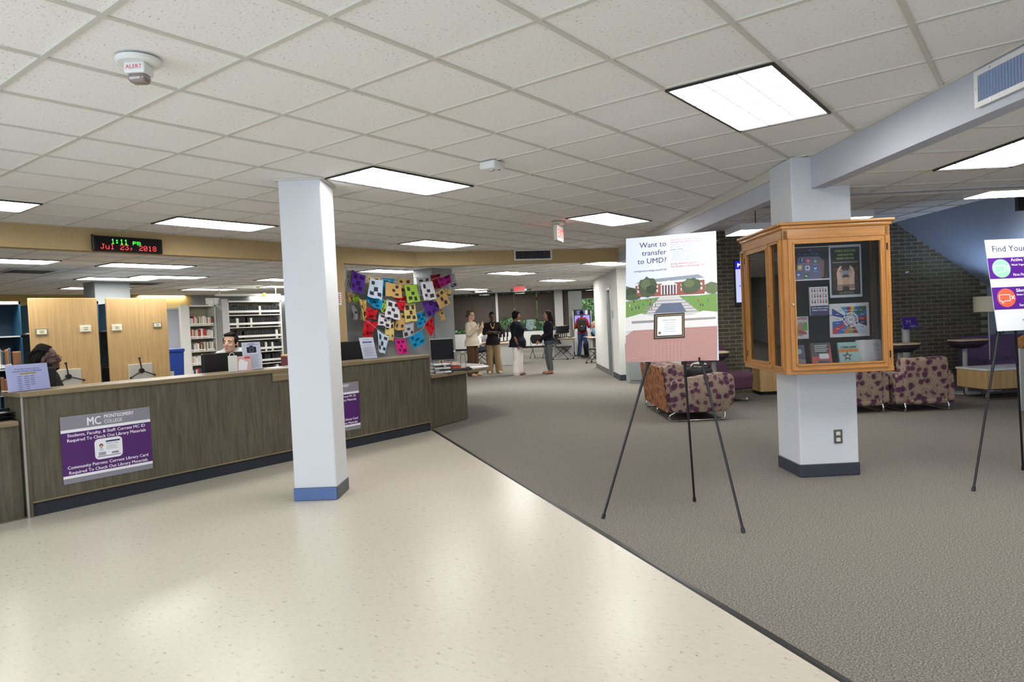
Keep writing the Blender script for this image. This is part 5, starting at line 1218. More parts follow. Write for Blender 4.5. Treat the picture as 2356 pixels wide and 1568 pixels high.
# ---- things pinned up or standing in the case (world placed, square to the case)
def inside(x, y, z): p = Vector((3.244, -.042, 0))+Vector((math.cos(CA), math.sin(CA), 0))*x+Vector((-math.sin(CA), math.cos(CA), 0))*y; return (p.x, p.y, z)
def pinned(name, label, cat, x0, z0, w, hgt, mt, y=.258, thick=.002, tilt=0, rz=0):
    t = thing(name, label, cat, inside(x0, y, z0), (-R(tilt), 0, CA+R(rz)))
    MB().box(0, w, 0, thick, 0, hgt, mt).build('sheet' if thick < .01 else 'book_block', t)
    return t
cc = lambda n, c: M('cs_'+n, c, .5)
t = pinned('phone_poster', 'landscape poster of a phone screen with app icons in the display case', 'poster', .175, 1.655, .297, .279, m_sw)
q = MB(); q.pr(0, .012, .297, .273, cc('night', (34, 38, 52)), 2); q.pp([(.012, .015), (.225, .012), (.235, .175), (.215, .195), (.055, .2), (.04, .185)], cc('phone', (118, 118, 160)), 3); q.pp([(.225, .012), (.25, .03), (.258, .16), (.235, .175)], cc('phonedge', (140, 104, 84)), 3)
for x, z in ((.05, .225), (.1, .22), (.16, .225), (.2, .215), (.14, .25)): q.pc(x, z, .016, cc('bokeh', (70, 92, 160)), 3, 10, .008)
def icon(x, z, c, glyph=None, gc=m_sw, badge=True, s=.019):
    q.prr(x-s, z-s, x+s, z+s, .007, cc('ic%d_%d_%d' % c, c), 4)
    if glyph == 'f': q.text('f', x, z-.012, .045, gc, 5, 'CENTER', bold=.02)
    elif glyph == 'ring': q.pc(x, z, .012, gc, 5, 14); q.pc(x, z, .008, cc('ic%d_%d_%d' % c, c), 6, 14); q.pc(x, z, .004, gc, 7, 10)
    elif glyph == 'dot': q.pc(x, z, .011, gc, 5, 14)
    elif glyph == 'bird': q.pp([(x-.012, z-.006), (x+.002, z-.01), (x+.010, z), (x+.012, z+.008), (x+.004, z+.007), (x-.002, z+.001), (x-.011, z+.008)], gc, 5)
    elif glyph == 'bub': q.pc(x-.003, z+.002, .009, gc, 5, 12, .007); q.pc(x+.006, z-.004, .007, gc, 6, 12, .005)
    q.pr(x-s*.9, z-s-.006, x+s*.9, z-s-.004, m_sw, 4)
    if badge: q.pc(x+s, z+s, .006, cc('badge', (220, 50, 50)), 6, 12)
icon(.075, .165, (50, 80, 150), 'f'); icon(.125, .163, (190, 60, 110), 'ring'); icon(.185, .157, (40, 130, 90), 'ring'); icon(.055, .112, (226, 206, 90), 'dot', badge=False); icon(.118, .105, (236, 238, 244), 'dot', cc('icmsg', (40, 110, 210))); icon(.183, .098, (50, 130, 210), 'bird'); icon(.042, .05, (70, 110, 190), 'dot', badge=False); icon(.105, .038, (40, 120, 60), 'bub', badge=False)
q.build('print', t)
t = pinned('gaming_poster', 'dark gaming addiction poster with hands holding a controller', 'poster', .472, 1.502, .266, .435, M('cs_paperblue', (206, 212, 226), .5))
q = MB(); q.pr(.014, .022, .252, .415, cc('posterblack', (30, 28, 30)), 2)
for k in range(5): q.pr(.03, .07+.036*k, .236, .103+.036*k, cc('plank%d' % (k % 2), ((78, 50, 44), (64, 40, 36))[k % 2]), 3)
gt = cc('gtxt', (150, 190, 120))
q.text('GAMING ADDICTION', .133, .375, .028, gt, 5, 'CENTER', bold=.02, sx=.62); q.text('ONLINE ADDICTION', .133, .345, .022, gt, 5, 'CENTER', bold=.02, sx=.62); q.text('INTERNET ADDICTION', .133, .315, .022, gt, 5, 'CENTER', bold=.02, sx=.62); q.text('OVERCOMING GAMING, ONLINE INTERNET ADDICTION', .133, .287, .0115, m_sw, 5, 'CENTER', sx=.72)
sk = cc('hand', (226, 196, 178)); wr = cc('wrap', (60, 44, 40))
for s_ in (-1, 1):
    m_ = lambda pts: [(.133+s_*x, z) for x, z in pts]
    q.pp(m_([(.028, .06), (.072, .06), (.07, .15), (.075, .2), (.062, .24), (.04, .262), (.03, .255), (.05, .22), (.045, .18), (.03, .17), (.024, .13)]), sk, 5)
    for k in range(3): q.pp(m_([(.052-.012*k, .18), (.060-.012*k, .18), (.056-.012*k, .236), (.050-.012*k, .236)]), sk, 7)
q.pp([(.09, .175), (.10, .215), (.133, .225), (.166, .215), (.176, .175), (.16, .17), (.15, .188), (.116, .188), (.106, .17)], cc('pad', (140, 146, 170)), 6)
q.pp([(.105, .09), (.161, .09), (.158, .165), (.108, .165)], cc('fingers', (206, 170, 140)), 6)
for k in range(4): q.pp([(.05, .066+.011*k), (.216, .074+.009*k), (.216, .079+.009*k), (.05, .071+.011*k)], wr, 8)
q.text('Ace McCloud', .133, .032, .026, gt, 5, 'CENTER', sx=.8)
q.build('print', t)
t = pinned('sixty_poster', 'colourful wheel poster with 60 at its centre in the display case', 'poster', .461, 1.173, .327, .279, m_sw)
q = MB(); cxw, czw = .175, .142; bx0, bz0, bx1, bz1 = .022, .028, .306, .25
wc = [(40, 70, 160), (232, 236, 240), (40, 150, 210), (150, 30, 50), (210, 200, 60), (40, 110, 190), (30, 110, 60), (40, 110, 190), (170, 30, 50), (30, 44, 90), (226, 228, 232), (190, 220, 240), (170, 30, 50), (110, 170, 60), (226, 130, 50), (40, 120, 200), (210, 60, 90), (36, 100, 190), (226, 228, 234)]
def edge(a):
    dx, dz_ = math.cos(a), math.sin(a); tt = min(((bx1-cxw)/dx if dx > 0 else (bx0-cxw)/dx) if abs(dx) > 1e-6 else 9, ((bz1-czw)/dz_ if dz_ > 0 else (bz0-czw)/dz_) if abs(dz_) > 1e-6 else 9); return (cxw+dx*tt, czw+dz_*tt)
nW = len(wc); corners = [math.atan2(z-czw, x-cxw) for x, z in ((bx0, bz0), (bx1, bz0), (bx1, bz1), (bx0, bz1))]
for k in range(nW):
    a0, a1 = math.pi-2*math.pi*k/nW-.25, math.pi-2*math.pi*(k+1)/nW-.25; mids = []
    for c in corners:
        for w2 in (-2, 0, 2):
            cv = c+w2*math.pi
            if a1 < cv < a0: mids.append(cv)
    q.pp([(cxw, czw)]+[edge(a) for a in [a0]+sorted(mids, reverse=True)+[a1]][::-1], cc('wheel%d' % k, wc[k]), 2+.05*k)
rnd = random.Random(5)
for k in range(nW):
    a = math.pi-2*math.pi*(k+.5)/nW-.25; q.pc(cxw+.055*math.cos(a), czw+.055*math.sin(a), .009, m_sw if wc[k][0] < 220 else cc('wheel0', wc[0]), 4, 10)
    ex = edge(a); q.pr(ex[0]*.72+cxw*.28-.014, ex[1]*.72+czw*.28-.002, ex[0]*.72+cxw*.28+.014, ex[1]*.72+czw*.28+.002, m_sw if wc[k][0] < 220 else m_gtxt, 4)
q.pc(cxw, czw, .040, m_sw, 5, 24); q.pc(cxw, czw, .034, m_btxt, 6, 24); q.pc(cxw, czw, .030, m_sw, 7, 24); q.text('60', cxw, czw-.011, .034, m_ink, 8, 'CENTER', bold=.01)
q.build('print', t)
t = pinned('gamers_magazine', 'magazine cover reading GAMERS pinned in the display case', 'magazine', .177, 1.173, .108, .186, m_sw)
q = MB(); q.text('GAMERS', .054, .158, .03, cc('magred', (170, 40, 50)), 3, 'CENTER', bold=.02, sx=.78); q.pp([(.01, .03), (.06, .02), (.07, .08), (.06, .14), (.03, .14), (.01, .09)], cc('magskin', (206, 150, 130)), 3); q.pp([(.06, .06), (.1, .07), (.098, .13), (.075, .145), (.06, .11)], cc('maggreen', (120, 180, 70)), 4); q.pp([(.02, .05), (.09, .03), (.09, .055), (.03, .075)], cc('magred2', (190, 80, 80)), 5); q.pr(.058, .008, .1, .035, m_sw, 6)
q.build('print', t)
def case_book(name, label, x0, y, w, hgt, thick, cov, tilt, rz, draw, zb=Z0+.042, spine=None):
    t = thing(name, label, 'book', inside(x0, y, zb), (-R(tilt), 0, CA+R(rz)), 'books in the display case')
    MB().box(0, w, 0, .003, 0, hgt, cov).box(0, w, thick-.003, thick, 0, hgt, cov).box(0, .004, .003, thick-.003, 0, hgt, spine or cov).build('cover', t)
    MB().box(.004, w-.004, .003, thick-.003, .004, hgt-.004, m_paper).build('pages', t)
    q = MB(); draw(q, w, hgt); q.build('cover_print', t)
navy = cc('bknavy', (50, 60, 120))
def d_people(q, w, h_):
    q.pr(0, 0, w, h_*.34, navy, 2); q.text('HOW VIDEO GAMES', .012, h_*.245, .0165, m_sw, 4, bold=.03, sx=.9); q.text('IMPACT PLAYERS', .012, h_*.155, .0185, m_sw, 4, bold=.03, sx=.9); q.pr(.012, .016, w-.02, .02, cc('bkpink', (190, 60, 90)), 3)
    rnd = random.Random(9)
    for r_ in range(3):
        for c in range(6):
            x = .018+c*(w-.036)/5; z = h_*(.43+.195*r_); q.pc(x, z+.026, .006, cc('p%d' % ((r_+c) % 3), ((60, 40, 36), (200, 120, 60), (30, 30, 34))[(r_+c) % 3]), 2, 8); q.pc(x, z+.023, .0045, sk, 3, 8); q.pr(x-.005, z, x+.005, z+.018, cc('q%d' % ((r_*2+c) % 4), ((180, 60, 60), (40, 44, 50), (220, 140, 130), (70, 80, 110))[(r_*2+c) % 4]), 2)
case_book('people_book', 'white book with rows of small cartoon people and a navy band', .264, .15, .150, .234, .02, m_sw, 2, 3, d_people, 1.362)
MB().box(-.01, .16, -.03, .03, -.008, -.003, m_acr).build('ledge', bpy.data.objects['people_book'])
def d_red(q, w, h_):
    q.pp([(0, h_*.45), (0, h_), (w, h_), (w*.86, h_*.45)], cc('bkgrey', (92, 84, 86)), 2)
    for k in range(4): q.pr(.03, h_*(.88-.075*k), w*(.85-.08*(k % 2)), h_*(.905-.075*k), m_sw, 3)
    q.prr(w*.38, h_*.36, w*.86, h_*.56, .008, m_sw, 4); q.pp([(w*.3, 0), (w*.95, 0), (w*.9, h_*.28), (w*.3, h_*.3)], cc('bkgrey', (92, 84, 86)), 2)
case_book('red_book', 'red and grey book leaning in the display case', .228, .055, .158, .205, .022, cc('bkred', (206, 92, 88)), 14, -2, d_red)
def d_cyb(q, w, h_):
    q.pr(0, h_*.60, w, h_*.72, cc('bkorange', (226, 140, 60)), 3); q.text('CYBERCRIME', w*.5, h_*.745, .026, m_ink, 4, 'CENTER', bold=.03, sx=.85)
    st = [(w*.42+(.045 if i % 2 == 0 else .018)*math.sin(i*math.pi/5), h_*.42+(.045 if i % 2 == 0 else .018)*math.cos(i*math.pi/5)) for i in range(10)]
    q.pp(st[::-1], cc('star', (104, 100, 98)), 3); q.pc(w*.42, h_*.42, .012, m_sw, 4, 12, .007)
    for k in range(4): q.pr(w*.66, h_*(.28-.06*k), w*.96, h_*(.295-.06*k), m_sw, 3)
case_book('cybercrime_book', 'pale teal book titled CYBERCRIME with a metal star', .448, .055, .155, .2, .024, cc('bkteal', (170, 214, 208)), 13, -2, d_cyb)
def d_pur(q, w, h_): q.pc(w*.5, h_*.72, .022, cc('bkmoon', (176, 206, 220)), 3, 16); q.pp([(0, 0), (w, 0), (w, h_*.35), (0, h_*.5)], cc('bkbrown', (160, 130, 120)), 2)
case_book('purple_book', 'dull purple book half hidden behind the left door stile', .085, .06, .09, .195, .02, cc('bkpurple', (92, 84, 118)), 14, -6, d_pur)
t = thing('open_book', 'open book with blank white pages at the right of the display case', 'book', inside(.63, .14, Z0+.042), (-R(10), 0, CA), 'books in the display case')
q = MB()
for s_, x0, x1 in ((1, 0, .10), (2, .10, .205)):
    rows = [[(x0+(x1-x0)*i/6, (.018*math.sin(math.pi*i/6) if s_ == 1 else .018*math.sin(math.pi*i/6))*-1, z) for i in range(7)] for z in (0, .205)]
    q.add(rows[0]+rows[1], [(i, i+1, i+8, i+7) for i in range(6)], m_paper)
q.box(0, .205, .002, .01, 0, .205, cc('bkcover', (220, 218, 210))); q.build('pages', t)
q = MB()
for k, z in enumerate((.165, .15, .12, .03)): q.pr(.135, z, .18-.01*(k % 2), z+.003, m_gtxt, 50)
q.build('cover_print', t)
# left compartment
case_book('blue_book', 'dark book with blue letters behind the left side door', .10, .44, .09, .17, .02, cc('bkblack', (30, 34, 44)), 12, -88, lambda q, w, h_: (q.text('A', w*.45, h_*.25, .11, cc('bkblue', (60, 120, 200)), 3, 'CENTER'), q.pr(0, h_*.8, w, h_, m_sw, 3)))
t = thing('yellow_leaflet', 'pale yellow leaflet standing in the left rear pane', 'leaflet', inside(.05, .99, Z0+.042), (0, 0, CA+R(-88))); MB().box(0, .08, 0, .003, 0, .19, M('leaf_yellow', (216, 218, 150), .6)).build('sheet', t)
# ------------------------------------------------------------------ lounge furniture
def rose(name, base, mid, dark, scale=11):
    mt = NM(name, [(0, mid), (.08, dark), (.30, dark), (.34, mid), (.38, dark), (.43, mid), (.47, base), (.56, base), (.595, mid), (.63, base), (1, base)], scale=scale, rough=.85, kind='voronoi_warp', distort=.055, spec=.15)
    return mt
m_rose = rose('rose_fabric', (156, 137, 120), (120, 90, 96), (86, 54, 74), 11.5)
m_rose2 = NM('rose_fabric_warm_lit', [(.34, (90, 50, 52)), (.46, (134, 84, 60)), (.56, (172, 120, 80)), (.7, (188, 142, 102))], scale=20, detail=3, rough=.85, stretch=(1, 1, .6), distort=.8, spec=.15)  # same rose fabric, its warm look in grazing light put into the colour
def rounded(poly, r, n=5):
    out = []; N_ = len(poly)
    for i in range(N_):
        p, a, b = Vector(poly[i]), Vector(poly[i-1]), Vector(poly[(i+1) % N_]); rr = min(r, (a-p).length*.45, (b-p).length*.45)
        p0, p1 = p+(a-p).normalized()*rr, p+(b-p).normalized()*rr
        for k in range(n+1):
            t_ = k/n; out.append(tuple(p0*(1-t_)**2+p*2*t_*(1-t_)+p1*t_**2))
    return out
def slab(mb, poly, a, b, mat, axis='y', r=.03, bev=.02):
    """rounded outline in (u,z), extruded along axis from a to b with softened rims"""
    P = rounded(poly, r); c = Vector((sum(p[0] for p in P)/len(P), sum(p[1] for p in P)/len(P)))
    rings = []
    for t_, s_ in ((a, .94), (a+bev*.35, .985), (a+bev, 1), (b-bev, 1), (b-bev*.35, .985), (b, .94)):
        ring = []
        for p in P:
            v = Vector(p); dv = v-c; k = max(0, 1-(1-s_)*.25/max(dv.length, .05)); u, z = c+dv*k
            ring.append((u, t_, z) if axis == 'y' else (t_, u, z))
        rings.append(ring)
    mb.loft(rings, mat)
def sled(t, pts):
    q = MB(); q.tube(pts, .011, m_chrome, 8); q.build('sled_leg', t, smooth=60)
# loveseat: local x = towards its seat front (right), y = along its length (away)
t = thing('loveseat', 'rose-patterned loveseat with chrome sled legs left of the column', 'sofa', H(2.02, 9.08), HA)
q = MB(); slab(q, [(.0, .12), (.20, .12), (.26, .74), (.10, .77), (-.06, .72)], .10, 1.62, m_rose, 'y', .05); q.build('backrest', t, smooth=45, fix=True)
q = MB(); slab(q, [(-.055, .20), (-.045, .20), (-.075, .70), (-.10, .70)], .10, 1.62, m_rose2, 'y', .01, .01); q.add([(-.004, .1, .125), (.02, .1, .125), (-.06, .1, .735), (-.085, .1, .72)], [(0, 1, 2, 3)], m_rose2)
q = MB(); q.add([(-.012, .09, .12), (-.012, 1.63, .12), (-.072, 1.63, .715), (-.072, .09, .715), (-.004, .09, .12), (-.004, 1.63, .12), (-.058, 1.63, .715), (-.058, .09, .715)], [(0, 1, 2, 3), (7, 6, 5, 4), (0, 4, 5, 1), (3, 2, 6, 7), (0, 3, 7, 4), (1, 5, 6, 2)], m_rose2); q.build('back_warm_lit', t, fix=True)  # thin sheet on the back carrying the warm-lit copy of the fabric
q = MB()
for k in range(2): q.rb((.50, .48+.77*k, .36), (.66, .74, .20), .06, m_rose, 3)
q.build('seat_cushion', t, smooth=50)
MB().box(.02, .78, .12, 1.62, .13, .27, m_rose).build('seat_frame', t)
for y0, y1 in ((.0, .13), (1.60, 1.73)):
    q = MB(); slab(q, [(.03, .12), (.78, .12), (.88, .30), (.86, .60), (.70, .64), (.02, .55)], y0, y1, m_rose, 'y', .10); q.build('armrest', t, smooth=45, fix=True)
for y in (.07, .86, 1.66): sled(t, [(.10, y, .13), (.02, y, .09), (.0, y, .05), (.03, y, .012), (.10, y, .012), (.66, y, .012), (.73, y, .02), (.75, y, .06), (.75, y, .13)])
t = thing('messenger_bag', 'black bag with a grey cap lying on the rose loveseat', 'bag', H(2.55, 9.62, .46), HA+R(10)); q = MB(); q.rb((0, 0, .11), (.36, .3, .22), .07, m_blackm, 3); q.build('body', t, smooth=50); MB().ell((.02, 0, .23), (.12, .12, .06), M('cap_grey', (168, 166, 160), .8)).build('cap', t, smooth=60); q = MB(); q.tube([(-.17, 0, .1), (-.1, -.1, .26), (.12, -.12, .24), (.18, 0, .1)], .012, m_blackm, 6); q.build('strap', t)
t = thing('laptop', 'thin dark laptop standing open above the loveseat bag', 'laptop', H(2.56, 10.05, .462), HA+R(5)); MB().rb((0, 0, .01), (.34, .24, .018), .004, m_black, 1).build('base', t); q = MB(); q.rb((0, .14, .12), (.34, .012, .23), .004, m_black, 1, Matrix.Rotation(R(-12), 4, 'X')); q.build('lid', t)
# armchairs seen from behind
def armchair(label, l, d_):
    t = thing('armchair', label, 'armchair', H(l, d_), HA, 'rose armchairs seen from behind')
    q = MB(); slab(q, [(.0, .10), (.16, .10), (.20, .66), (.10, .72), (-.03, .70)], .10, .67, m_rose, 'x', .05); q.build('backrest', t, smooth=45, fix=True)
    for x0, x1 in ((.0, .11), (.66, .77)):
        q = MB(); slab(q, [(.0, .10), (.66, .10), (.74, .28), (.70, .56), (.02, .52)], x0, x1, m_rose, 'x', .07); q.build('armrest', t, smooth=45, fix=True)
    MB().rb((.385, .42, .34), (.54, .56, .18), .05, m_rose, 3).build('seat_cushion', t, smooth=50)
    MB().rb((.385, .02, .13), (.57, .06, .07), .02, m_rose, 2).build('lower_rail', t, smooth=50)
    for x in (.10, .67): sled(t, [(x, .02, .12), (x, -.01, .08), (x, -.01, .03), (x, .03, .012), (x, .55, .012), (x, .62, .03), (x, .62, .12)])
armchair('rose-patterned armchair seen from behind, right of the column', 5.02, 9.08); armchair('rose-patterned armchair seen from behind, half hidden by the column', 4.19, 9.14)
# purple booth seats
m_bp = NM('plum_fabric', [(.3, (88, 62, 78)), (.7, (104, 76, 92))], scale=120, detail=3, rough=.9, spec=.1, bump=.2); m_bv = NM('violet_fabric', [(.3, (96, 78, 108)), (.7, (114, 92, 124))], scale=120, detail=3, rough=.9, spec=.1, bump=.2)
def booth(label, l, d_, rz, w, mt, bh=.88, skirt=True):
    t = thing('lounge_booth', label, 'lounge seat', H(l, d_), HA+rz, 'purple lounge seats by the bricks')
    q = MB(); prof_ = rounded([(.42, .18), (.56, .90 if bh > .85 else bh), (.70, bh), (.62, .18)], .05); q.prof(prof_, 0, w, mt); q.build('backrest', t, fix=True)
    q = MB(); q.prof(rounded([(-.16, .20), (-.20, .44), (-.10, .49), (.50, .44), (.50, .32), (-.02, .33), (-.04, .20)], .05), 0, w, mt); q.build('seat', t, fix=True)
    for x in (.06, w-.06): q = MB(); q.tube([(x, .5, .3), (x, .45, .03), (x, -.05, .03), (x, -.1, .05)], .02, m_gsteel, 8); q.build('sled_leg', t)
    return t
booth('plum high-backed lounge seat against the bricks behind the loveseat', 2.98, 10.75, R(18), .72, m_bp)
booth('violet lounge seat in the dark corner right of the armchairs', 7.40, 10.95, R(-6), 1.5, m_bv, .84)
def tablet(label, l, d_, z, w=.42, dp=.34):
    t = thing('tablet_table', label, 'side table', H(l, d_), HA, 'small tablet tables')
    P = [(-w/2, -dp*.3), (-w*.35, -dp/2), (w*.35, -dp/2), (w/2, -dp*.3), (w/2, dp/2), (-w/2, dp/2)]
    MB().prism(rounded(P, .08), z-.02, z, m_btop).build('top', t, fix=True)
    q = MB(); P2 = rounded(P, .08); q.loft([[(x, y, z-.022) for x, y in P2], [(x*.98, y*.98+.01, z-.07) for x, y in P2], [(x*.6, y*.6+.06, z-.14) for x, y in P2]], M('tablet_plum', (52, 38, 54), .6)); q.build('apron', t, fix=True)
    MB().tube([(0, .1, .02), (0, .1, z-.1)], .035, m_gsteel, 10).build('post', t); MB().lathe([(.2, 0), (.2, .015), (.05, .03)], m_gsteel, 18, (0, .1, 0)).build('base', t)
tablet('small tablet table with plum apron right of the display case', 5.92, 10.5, .83); tablet('small tablet table by the violet lounge seat', 6.98, 10.6, .84, .5); tablet('small tablet table behind the transfer poster edge', 3.02, 10.35, .84, .36)
# print station stand with purple screen
t = thing('sign_stand', 'silver pole stand with a tilted purple display before the bricks', 'display stand', H(6.22, 10.95), HA)
MB().tube([(0, 0, .02), (0, 0, 1.04)], .055, m_gsteel, 12).build('pole', t); MB().lathe([(.25, 0), (.25, .015), (.06, .03)], m_gsteel, 20).build('base', t)
T = Matrix.Translation((.02, -.07, 1.12)) @ Matrix.Rotation(R(-18), 4, 'X') @ Matrix.Rotation(R(-3), 4, 'Y'); q = MB(); q.rb((0, 0, 0), (.24, .03, .19), .006, M('display_purple', (52, 34, 112), .35, emis=.12), 1, T); q.build('display', t)
q = MB(); q.text('M', -.06, -.02, .1, M('disp_light', (150, 146, 190), .4), 45); q.pr(-.02, -.07, .07, -.04, M('disp_grey', (120, 116, 160), .4), 42); q.v = [tuple(T @ Vector(v)) for v in q.v]; q.build('lettering', t)
q = MB(); q.rb((.06, -.09, -.105), (.18, .07, .02), .004, M('tray_slate', (84, 90, 116), .5), 1, T); q.build('tray', t)
# coffee table
t = thing('coffee_table', 'low box coffee table with pale top behind the Find Your sign', 'coffee table', H(6.66, 9.75), HA+R(4)); MB().rb((.6, .3, .29), (1.2, .6, .26), .006, m_blond, 1).build('box', t); MB().rb((.6, .3, .435), (1.22, .62, .03), .006, m_white, 1).build('top', t)
for y in (.08, .52): q = MB(); q.tube([(.06, y, .16), (.05, y, .05), (.1, y, .015), (1.1, y, .015), (1.15, y, .05), (1.14, y, .16)], .012, m_chrome, 7); q.build('sled_leg', t)
# floor lamp
t = thing('floor_lamp', 'floor lamp with a cream drum shade under the stair slope', 'floor lamp', H(7.50, 10.9)); q = MB(); q.lathe([(.2, 1.245), (.2, 1.485), (.196, 1.485), (.196, 1.245)], M('lamp_shade', (232, 226, 196), .7, trans=0), 28); q.build('lamp_shade', t, smooth=40); MB().tube([(0, 0, .02), (0, 0, 1.36)], .012, m_metal, 8).build('pole', t); MB().lathe([(.15, 0), (.15, .02), (.02, .035)], m_metal, 20).build('base', t); MB().ell((0, 0, 1.36), (.03, .03, .045), M('bulb_cool', (190, 214, 255), .5, emis=650)).build('bulb', t)
q = MB()
for a in range(3): q.tube([(0, 0, 1.3), (.197*math.cos(a*2.094), .197*math.sin(a*2.094), 1.3)], .003, m_metal, 5)
q.build('shade_spider', t)
# wooden handrail end
t = thing('stair_handrail', 'wooden handrail end on a grey post at the right picture edge', 'handrail', H(6.42, 8.75), HA); MB().rb((0, 0, .40), (.07, .05, .80), .006, m_gsteel, 1).build('post', t); q = MB(); T = Matrix.Translation((.18, -.03, .98)) @ Matrix.Rotation(R(-28), 4, 'Y'); q.rb((0, 0, 0), (.55, .05, .13), .015, m_oakh, 2, T); q.build('rail', t)
# tan cupboard against the bricks
t = thing('wall_cupboard', 'low tan cupboard against the brick wall behind the column', 'cupboard', H(4.10, 11.55), HA); MB().rb((.5, .2, .25), (1.0, .4, .38), .006, m_blond, 1).build('body', t); MB().box(.03, .97, .04, .4, 0, .06, m_dark).build('plinth', t)
MB().rb((.5, .2, .448), (1.02, .42, .02), .004, m_gsteel, 1).build('top', t)
# wall screen
t = thing('wall_screen', 'portrait wall screen with MC on a blue banner on the bricks', 'screen', H(3.86, 11.94, 1.51), HA); MB().rb((.25, .02, .40), (.5, .05, .80), .008, m_black, 1).build('casing', t); q = MB(); q.pr(.02, .07, .48, .64, M('scr_lilac', (176, 180, 255), .4, emis=.9), 14); q.pr(.02, .64, .48, .78, M('scr_blue', (20, 20, 190), .4, emis=.8), 14); q.build('screen', t); q = MB(); q.text('MC', .05, .675, .10, M('scr_white', (255, 255, 255), .4, emis=1), 17, bold=.03); q.text('MC', .075, .33, .055, M('scr_text', (30, 70, 170), .4, emis=.3), 17, bold=.02); q.build('lettering', t)
for k, (l, z, a) in enumerate(((3.58, 2.66, 5), (3.545, 2.56, -30), (6.86, 1.97, -10))):
    t = thing('paper_scrap', ('topmost torn white tape scrap on the bricks', 'slanting white tape scrap on the bricks below the other', 'white tape scrap on the bricks right of the display case')[k], 'tape', H(l, 11.985, z), HA); q = MB(); q.box(-.03, .03, -.002, 0, -.012, .012, m_paper, Matrix.Rotation(R(a), 4, 'Y')); q.build('scrap', t)
# ------------------------------------------------------------------ devices on ceiling and soffits
t = thing('alarm_strobe', 'round white ceiling alarm strobe marked ALERT at upper left', 'alarm', (-.93, 1.56, ZC-.005), R(-54))
MB().lathe([(.02, 0), (.095, 0), (.095, -.014), (.086, -.022), (.02, -.022)], m_white, 32).build('base_ring', t, smooth=40)
q = MB(); q.rb((0, 0, -.045), (.095, .085, .05), .008, m_white, 2); q.build('housing', t)
q = MB(); q.rb((0, 0, -.085), (.085, .075, .045), .03, M('strobe_lens', (150, 140, 134), .12, .35), 3); q.build('strobe_lens', t, smooth=50)
q = MB(); q.text('ALERT', 0, -.052, .026, M('alert_red', (216, 70, 76), .5), 109, 'CENTER'); q.build('lettering', t)
t = thing('ceiling_sensor', 'flat white square ceiling box with a small lens', 'ceiling sensor', (1.84, 1.75, ZC-.004), R(3))
MB().rb((0, 0, -.03), (.145, .145, .06), .012, m_white, 3).build('housing', t, smooth=40); MB().lathe([(.018, -.060), (.016, -.066), (.004, -.068)], m_metal, 14).build('lens', t); MB().box(.03, .05, -.05, -.03, -.0615, -.0595, m_dark).build('slot', t)
# led clock
t = thing('led_clock', 'long black LED sign showing time in green and date in red', 'clock', (.912, 6.84, 2.437), 0)
LW, LH = .765, .174
MB().rb((LW/2, -.03, LH/2), (LW, .06, LH), .006, M('led_case', (18, 18, 20), .6, spec=.2), 1).build('casing', t)
MB().box(.022, LW-.022, -.0615, -.060, .018, LH-.018, M('led_face', (26, 24, 26), .7, spec=.1)).build('face', t)
MB().box(-.012, .0, -.06, -.02, .01, LH+.012, m_black).build('mount_bracket', t)
FONT5 = {'1': '00100 01100 00100 00100 00100 00100 01110', ':': '00000 01100 01100 00000 01100 01100 00000', 'p': '00000 00000 11110 10001 11110 10000 10000', 'm': '00000 00000 11010 10101 10101 10101 10101', 'J': '00111 00010 00010 00010 00010 10010 01100', 'u': '00000 00000 10001 10001 10001 10011 01101', 'l': '01100 00100 00100 00100 00100 00100 01110', '2': '01110 10001 00001 00110 01000 10000 11111', '3': '11111 00010 00100 00010 00001 10001 01110', ',': '00000 00000 00000 00000 01100 00100 01000', '0': '01110 10001 10011 10101 11001 10001 01110', '8': '01110 10001 10001 01110 10001 10001 01110', ' ': '00000 00000 00000 00000 00000 00000 00000'}
def led(s_, x, z, p, mt, adv=6):
    q = MB()
    for i, ch in enumerate(s_):
        for r_, row in enumerate(FONT5[ch].split()):
            for c, b in enumerate(row):
                if b == '1': q.pc(x+(i*adv+c)*p, z-r_*p, p*.5, mt, 156, 8)
    return q.build('lettering', t)
led('1:11 pm', .185, .142, .0085, M('led_green', (60, 255, 60), .4, emis=1.6), 5.6); led('Jul 23, 2018', .070, .080, .0085, M('led_red', (255, 40, 48), .4, emis=1.6), 6.2)
# air grilles
def grille(name, label, loc, rz, w, hgt, n, blade_m):
    t = thing(name, label, 'air vent', loc, rz, 'white air grilles'); b = .028
    q = MB(); q.box(0, w, -.012, 0, 0, b, m_white).box(0, w, -.012, 0, hgt-b, hgt, m_white).box(0, b, -.012, 0, b, hgt-b, m_white).box(w-b, w, -.012, 0, b, hgt-b, m_white); q.build('frame', t)
    MB().box(b, w-b, -.001, .0, b, hgt-b, m_dark).build('duct', t)
    bm = MB(); bm.add([(-.0035, -.011, b), (-.001, -.013, b), (.006, -.003, b), (.0035, -.001, b), (-.0035, -.011, hgt-b), (-.001, -.013, hgt-b), (.006, -.003, hgt-b), (.0035, -.001, hgt-b)], [(0, 4, 5, 1), (1, 5, 6, 2), (2, 6, 7, 3), (3, 7, 4, 0)], blade_m); me = bm.mesh('blade')
    for k in range(n): link('blade', me, t, (b+(w-2*b)*(k+.5)/n, 0, 0))
    for x, z in ((b/2, hgt*.5), (w*.2, hgt-b/2), (w*.2, b/2), (w*.8, hgt-b/2), (w*.8, b/2)): MB().tube([(x, -.012, z), (x, -.0145, z)], .005, m_metal, 8).build('screw', t)
dvr = Vector((-4.39, -3.51, 0)).normalized(); a_ = math.atan2(dvr.y, dvr.x)
p_ = Vector((2.15, -1.402, 2.462)); nrm = Vector((dvr.y, -dvr.x, 0)); p_ = p_-nrm*0
